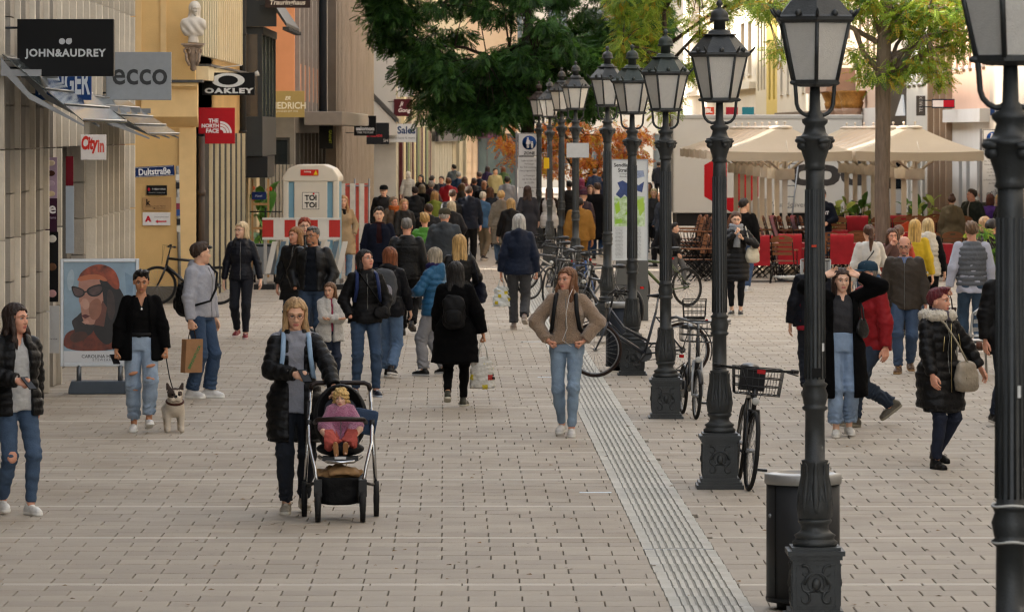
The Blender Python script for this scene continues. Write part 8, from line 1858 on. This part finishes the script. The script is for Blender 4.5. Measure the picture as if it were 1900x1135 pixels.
# 25 woman with raised arms
J = person(1562, 809, 1.67, 4, 'young woman in long black coat and pale jeans with both hands on her head', 'f', 'pale', dict(L=(-.02, .02), R=(.12, 0), aL='head', aR='head', head=(4, 3, 0)), ('shoulder', '36231a'), [shirt('3f4044', vneck=1.36, hem=1.05, ease=.012), coat('0d0d0f', hem=.42, open=.1, collar=0, ease=.04, flare=.12)], jeans('7b97ba', ease=.02, hemr=.06, hem=.86, top=1.06), ('d4d0c8', 'dedad2'))
handbag(J, 'l', 'small black shoulder bag hanging at the long black coat', '1a1b1c', .2, .2, .06, 1.1, 'shoulder', dx=.2, dy=-.08)
# 26 man in red jacket
J = person(1622, 790, 1.76, -62, 'bearded man in red jacket and blue cap striding left', 'm', 'rosy', dict(L=(.28, 0, -.1), R=(-.3, .13, .6), aL='hang', aR='back', lean=.12, head=(0, 0, 0)), ('crop', '8a847c'), [jacket('b01a22', hem=.82, ease=.04, hood=True)], jeans('283c56', ease=.02, hemr=.055), ('6a6456', '8a8474'), hat=('cap', '2c4a5e'), beard='6a6058')
# 27 man in brown jacket
person(1678, 692, 1.74, -4, 'balding man with glasses in dark brown jacket and blue jeans', 'm', 'rosy', walkR(.16, .04, aL='hang', aR='hang', head=(-6, 14, 0)), ('bald', '5a4a3e'), [shirt('6a82b0', collar=.04), jacket('4c4239', hem=.8, ease=.036, vneck=1.33, collar=.035)], jeans('3d5d86', ease=.016), ('6a4a30', '9a7a54'), glasses='3a3a3a', beard='6a5a4e')
# 28 red-haired woman in fur collar
J = person(1742, 869, 1.63, 34, 'woman with short dark red hair, fur collar and beige crossbody bag', 'f', 'rosy', dict(R=(.05, 0), L=(-.14, .07), aL='out', aR='fwd', head=(28, 0, 0)), ('pixie', '5c1620'), [puffer('101014', hem=.58, ease=.036, puff=.017, qs=.085, flare=.06)], jeans('1a2644', ease=.006), ('12100f', '0c0c0c'), shoe='boot', scarf=('6a6470',))
F = Fd((-.24, -.2, 1.28), (.24, .24, 1.56), .011); c = J['sp'](1.44, 0, .02); d = 9
for k in range(20):
    a = R(-55)+R(290)*k/19; p0 = c+Vector((.125*math.cos(a), .115*math.sin(a), .01)); a2 = R(-55)+R(290)*(k+1)/19; p1 = c+Vector((.125*math.cos(a2), .115*math.sin(a2), .01)); g = F.cap(p0, p1, .052, .052); d = g if k == 0 else np.minimum(d, g)
V, Q = nets(d+F.wr(.012, 70, 3)+.006*np.sin(F.x*150)*np.sin(F.z*140), F); inst('fur_collar', npmesh('fur', V, Q, [M('fur', 'ddd3c0', .95, var=.3, vs=30, bump=1, bs=90, sheen=.5)]), J['obj'])
for x, z0, z1 in ((.0, .7, 1.38), (-.1, 1.12, 1.26), (.11, 1.16, 1.28)): m = MB(); m.tube([J['sp'](z0, x, -.19), J['sp'](z1, x*.8, -.185)], .004, 4); m.obj('zip', [flat('b8a878', .3, .8)], J['obj'])
handbag(J, 'l', 'beige leather crossbody bag of the fur collar woman', '9a8f7c', .3, .28, .13, .88, 'cross', dx=.17, dy=-.2, scol='b3a78e')
# 29 man in grey quilted vest
J = person(1803, 655, 1.83, 182, 'man in grey quilted vest over pale shirt walking away', 'm', 'rosy', walk(.18, .06, aR='hang', aL=((.3, .0, .8), (.5, .8, 0), 'grip')), ('short', '6a5038'), [shirt('b9bccb', hem=.8, ease=.03), puffer('6d7278', hem=.88, sleeves=None, ease=.042, puff=.022, qs=.07, collar=.05)], jeans('3c5f84', ease=.016, hemr=.052), ('6a3a22', '3a2418'))
h = J['W'](J['wrl']+Vector((0, -.01, -.09))); sackbag(h, .22, .26, .14, ['3a1c2c', '5a1a2c'], 'dark red and black bag carried by the grey vest man', handle=.2, seed=4, mat=cloth('3a1824', 'nylon'))
# 30 to 36: people round the right of the cafe
person(1722, fy(406, 1.68), 1.68, 175, 'blonde woman in cream quilted vest over black sleeves', 'f', 'fair', dict(aL='hang', aR='hang'), ('shoulder', 'b39a6c'), [shirt('141418', ease=.02), puffer('cbc2b4', hem=.8, sleeves=None, ease=.04, hood=True, puff=.018)], jeans('16171b', mat='cotton'))
person(1698, fy(408, 1.7), 1.7, 165, 'long-haired blonde woman in yellow top near the tables', 'f', 'fair', dict(), ('long', 'b3904e'), [jacket('c9a81c', hem=.84)], jeans('3a4a64'))
J = person(1612, fy(417, 1.68), 1.68, 195, 'woman with long brown ponytail in white jacket', 'f', 'fair', dict(aR='phone', aL='hang'), ('ponytail', '4f3222'), [jacket('cfcbc2', hem=.98, ease=.035)], jeans('3a6496', ease=.01))
handbag(J, 'l', 'black crossbody bag of the ponytail woman', '1a1c24', .2, .16, .08, 1.0, 'cross', dx=.2)
person(1655, fy(425, 1.6), 1.6, 10, 'person in patterned brown top partly behind the balding man', 'f', 'rosy', dict(aR='face'), ('shoulder', '4a3020'), [shirt('6a4a44', ease=.02)], jeans('2a2a30'))
person(1668, fy(418, 1.65), 1.65, 170, 'brown-haired woman just right of the tree trunk', 'f', 'fair', dict(), ('ponytail', '5a3a26'), [jacket('c8452a', hem=.86)], jeans('2a2a30'))
person(1842, fy(402, 1.72), 1.72, 125, 'dark-haired woman in plum jacket with fur hood walking right', 'f', 'rosy', walk(.24, .08), ('updo', '1c1414'), [puffer('35202c', hem=.78, hood=True, puff=.012)], jeans('141418', mat='cotton'), ('3a2a24', '2a1e1a'))
person(1828, fy(403, 1.68), 1.68, 140, 'older person with light brown hair beside the plum jacket', 'f', 'rosy', dict(), ('bob', '9a7a58'), [jacket('4a3a3a')], jeans('222228'))
J = person(1868, 790, 1.78, 25, 'man in black jacket mostly hidden by the nearest lamp', 'm', 'rosy', walk(.12, .03, aR='hang', aL='pocket'), ('crop', '4a4038'), [jacket('111113', hem=.76, ease=.05, wide=1.06, collar=.07)], jeans('22304a', ease=.016), hat=('cap', '24405a'))
person(1766, 512, 1.7, 176, 'person with topknot in khaki coat seen from behind', 'f', 'fair', dict(), ('bun', '4a3020'), [coat('6f6246', hem=.5, hood=True, ease=.045, mat='cotton', flare=.12)], jeans('22242a'))
J = person(1803, 508, 1.8, -40, 'man in dark green parka looking left', 'm', 'rosy', dict(aL='pocket', aR='pocket', head=(-30, 0, 0)), ('short', '3a2a1e'), [shirt('a9a49a', hood=True), jacket('2a3428', hem=.78, open=.02, hood=True, ease=.04)], jeans('2a3240'))
person(1822, 497, 1.76, 178, 'white-haired man in olive vest near the right zone sign', 'm', 'rosy', dict(), ('crop', 'b9b4ac'), [jacket('4a4c3e', hem=.84)], jeans('3a3a3e', mat='cotton'))
person(1838, 502, 1.66, 150, 'person in bright purple jacket near the right zone sign', 'f', 'rosy', dict(), ('bob', '5a3428'), [jacket('5a2f96', hem=.84)], jeans('22242a'))
person(1855, 507, 1.68, -100, 'blonde woman in black looking down at the right', 'f', 'fair', dict(aL='phone', aR='phone', head=(0, 20, 0)), ('half', 'c2a064'), [jacket('121214', hem=.84)], jeans('16161a'))
person(1848, 494, 1.75, 175, 'dark-haired person furthest behind the purple jacket', 'm', 'fair', dict(), ('short', '241a14'), [jacket('3a3a40')], jeans('22242a'))
# ================================================================== the crowd further up the street
CROWD = [  # px, head row, height, yaw, sex, hair style, hair colour, garment, colour, legs colour, label
 (758, 318, 1.66, 170, 'f', 'bob', 'b9b4ac', 'puffer', 'a9a6a2', '3a3a40', 'white-haired woman in pale jacket at the left of the crowd'),
 (781, 323, 1.66, -20, 'f', 'bob', '18120f', 'jacket', '191818', '22242a', 'black-haired woman in black facing the viewer in the crowd'),
 (802, 324, 1.7, 160, 'm', 'short', '1c1613', 'jacket', '222429', '22242a', 'dark-haired man in black at the crowd centre left'),
 (819, 326, 1.64, -10, 'f', 'updo', '3a2620', 'jacket', '1f2a4a', '22242a', 'woman with tied hair facing the viewer in the crowd'),
 (842, 304, 1.78, 200, 'm', 'short', '17120f', 'jacket', '5a6470', '3a3a40', 'tall dark-haired man in grey-blue far in the crowd'),
 (851, 318, 1.74, 170, 'm', 'short', '8a8a84', 'jacket', '1c3a5a', '2a2a30', 'grey-haired man in blue jacket far in the crowd'),
 (832, 328, 1.74, 178, 'm', 'short', '6a4024', 'jacket', 'b01824', '22283a', 'man in red and navy jacket in the crowd'),
 (840, 349, 1.78, 176, 'm', 'crop', '4a3426', 'puffer', '17181b', '1a1a1e', 'man in black puffer jacket walking away behind the cap man'),
 (870, 344, 1.84, 176, 'm', 'crop', '4a3a2c', 'jacket', '182138', '15161a', 'tall man in navy jacket walking away'),
 (807, 352, 1.68, 174, 'f', 'shoulder', '8d6a3c', 'jacket', '7a8a2c', '2a2a30', 'woman with amber hair in yellow-green jacket'),
 (795, 374, 1.7, 176, 'm', 'crop', '3a281c', 'jacket', '1a1b1f', '1a1a1e', 'dark-haired man behind the green puffer jacket'),
 (783, 340, 1.64, 172, 'f', 'bob', '8a7a62', 'coat', '111113', '111113', 'blonde-haired woman in long black coat'),
 (712, 343, 1.8, 6, 'm', 'crop', '2a2018', 'jacket', '141416', '1c1e24', 'man in black cap and jacket by the site fence'),
 (731, 364, 1.66, 12, 'f', 'bob', '7a6a58', 'jacket', '6a5a4a', '2a2a30', 'older woman in brown jacket with orange scarf'),
 (750, 369, 1.64, 16, 'f', 'shoulder', 'a8845c', 'jacket', '2a2826', '2a2a30', 'curly blonde woman beside the older woman in brown'),
 (800, 336, 1.66, 182, 'f', 'curlyshort', '8a847c', 'jacket', '4a3038', '2a2a30', 'grey curly-haired person in dark plum'),
 (838, 372, 1.64, 180, 'f', 'long', 'b5a68a', 'jacket', '2a2a2e', '22242a', 'pale long-haired woman beside the cap man'),
 (896, 356, 1.62, 150, 'f', 'pixie', 'b9b2a0', 'jacket', '3f6a92', '8a7a62', 'white-haired woman in denim blue jacket'),
 (909, 347, 1.64, 178, 'f', 'shoulder', '5c3a24', 'puffer', '20242e', '1a1a1e', 'brown-haired woman in dark striped jacket'),
 (930, 353, 1.7, 180, 'f', 'updo', 'b3915c', 'pufferlong', '7d7262', '4a6484', 'woman in long taupe quilted vest coat'),
 (947, 367, 1.66, 184, 'f', 'long', 'ab8a58', 'jacket', '26262a', '22242a', 'long blonde-haired woman in dark plaid shirt'),
 (979, 344, 1.74, 178, 'f', 'half', '3a2a22', 'coat', '3e4046', '22242a', 'long-haired woman in long dark grey coat by the zone sign'),
 (889, 318, 1.8, 182, 'm', 'crop', '4a3a30', 'jacket', '14203a', '1a1a1e', 'man in navy suit far along the street'),
 (898, 334, 1.74, -6, 'm', 'bald', '3a2a20', 'jacket', '15161a', '1a1a1e', 'bald man with sunglasses facing the viewer'),
 (941, 326, 1.74, 170, 'm', 'short', '17120f', 'jacket', '8a8d92', '2a2a30', 'man in pale grey hoodie with rucksack far along the street'),
 (905, 308, 1.7, 150, 'f', 'bob', '2a1a20', 'jacket', '3a2a5a', '1a1a1e', 'person in purple far along the street'),
 (919, 312, 1.72, 10, 'm', 'short', '241a14', 'jacket', 'a89a6a', '2a2a30', 'person in sand jacket far along the street'),
 (934, 309, 1.66, 190, 'f', 'long', '6a3a22', 'jacket', '5a7a4a', '2a2a30', 'long-haired person in green far along the street'),
 (880, 330, 1.7, 175, 'm', 'short', '3a2a20', 'jacket', '2a2c34', '1a1a1e', 'person in slate jacket deep in the crowd'),
 (862, 326, 1.68, 185, 'f', 'shoulder', '4a3222', 'jacket', '6a2a30', '1a1a1e', 'person in wine red deep in the crowd'),
 (1019, 346, 1.68, 176, 'f', 'long', '7a4a2c', 'vest', 'cfccc6', '2a2a30', 'brown-haired woman in white vest between the lamps'),
 (1075, 366, 1.72, 180, 'm', 'crop', '1c1512', 'hoodie', 'b07a30', 'b07a30', 'person in mustard hoodie and trousers behind the lamps'),
 (1083, 352, 1.7, 178, 'f', 'none', '3a2a20', 'puffer', '3a1c2a', '2a3a5a', 'person in dark plum puffer behind the mustard hoodie'),
 (1056, 334, 1.72, 178, 'm', 'short', '17120f', 'puffer', '16171a', '22242a', 'person in black puffer left of the plate lamp'),
 (1078, 330, 1.68, 176, 'f', 'bob', '7a2a4a', 'jacket', '6a2a44', '2a2a30', 'person in raspberry knit far behind the lamps'),
 (1108, 338, 1.84, 178, 'm', 'crop', '3a2a1e', 'coat', '15161a', '2c466e', 'tall man in short black coat and jeans behind the lamps'),
 (1095, 341, 1.68, -8, 'f', 'half', '5a3a24', 'jacket', '6a8aa8', '2a2a30', 'woman in pale blue facing the viewer behind the lamps'),
 (1121, 322, 1.74, 178, 'm', 'short', '2a1e18', 'jacket', '22304a', '2a2a30', 'dark-haired man far behind the map board'),
 (1104, 312, 1.74, 170, 'm', 'short', '3a2a1e', 'jacket', '2a3a5a', '2a2a30', 'man in blue far behind the lamps'),
 (1213, 348, 1.64, -30, 'f', 'curlyshort', 'c2b48e', 'jacket', '33363a', '22242a', 'older curly blonde woman beside the old man'),
 (1228, 352, 1.74, -70, 'm', 'bald', 'a9a49c', 'jacket', '1c2638', '181a20', 'old bald man in navy jacket holding a bicycle'),
 (1204, 338, 1.66, -10, 'f', 'bob', '4a3020', 'jacket', 'b8901c', '22242a', 'woman with brown hair and yellow jacket near the map board'),
 (1246, 318, 1.76, 178, 'm', 'crop', '8a8a84', 'jacket', '24604a', '2a2a30', 'grey-haired man in green far behind the right lamp'),
 (1222, 300, 1.76, 172, 'm', 'short', '2a1e18', 'jacket', '33363f', '2a2a30', 'dark-haired man furthest behind the right lamp'),
 (1240, 305, 1.7, 160, 'f', 'updo', '5a3a24', 'jacket', '8a2a34', '2a2a30', 'person in red far behind the right lamp'),
 (1253, 300, 1.72, 185, 'm', 'short', '3a2a20', 'jacket', '2a4a7a', '2a2a30', 'person in bright blue far behind the right lamp'),
 (1252, 412, 1.25, 60, 'm', 'short', '1a1410', 'jacket', '15161a', '6a6a6a', 'seated person in black by the truck corner'),
 (770, 345, 1.68, -160, 'm', 'short', '2a1e18', 'jacket', '1d2026', '22242a', 'man in charcoal left of the long black coat'),
 (858, 340, 1.66, 178, 'f', 'shoulder', '7a5a3a', 'jacket', '5a5048', '22242a', 'woman in taupe between the tall men'),
]
TOPS = {'jacket': lambda c: [jacket(c, hem=.82, ease=.035, hood=True)], 'puffer': lambda c: [puffer(c, hem=.82)], 'coat': lambda c: [coat(c, hem=.48)], 'pufferlong': lambda c: [puffer(c, hem=.5, hood=True)], 'vest': lambda c: [shirt('3a2a24'), puffer(c, hem=.7, sleeves=None)], 'hoodie': lambda c: [jacket(c, hem=.84, mat='cotton', hood=True, ease=.05)]}
qc = random.Random(4)
for (px, hy, h, yaw, sex, hs_, hc_, gk, gc, lc, lab) in CROWD:
    wk = (walk if qc.random() < .5 else walkR)(qc.uniform(.1, .24), qc.uniform(.02, .1), aL=qc.choice(('hang', 'back', 'fwd', 'pocket', 'hang')), aR=qc.choice(('hang', 'fwd', 'back', 'pocket')), head=(qc.uniform(-25, 25), 0, 0))
    person(px, fy(hy, h), h, yaw+qc.uniform(-8, 8), lab, sex, qc.choice(('fair', 'rosy', 'pale', 'tan')), wk, (hs_, hc_), TOPS[gk](gc), jeans(lc, mat='cotton', ease=.016), group='people in the crowd', hat=('cap', '16171a') if 'black cap' in lab else ('beanie', '4a2a3a') if hs_ == 'none' else None, glasses='101010' if 'sunglasses' in lab else None, scarf=('c8642a', 1) if 'orange scarf' in lab else None)
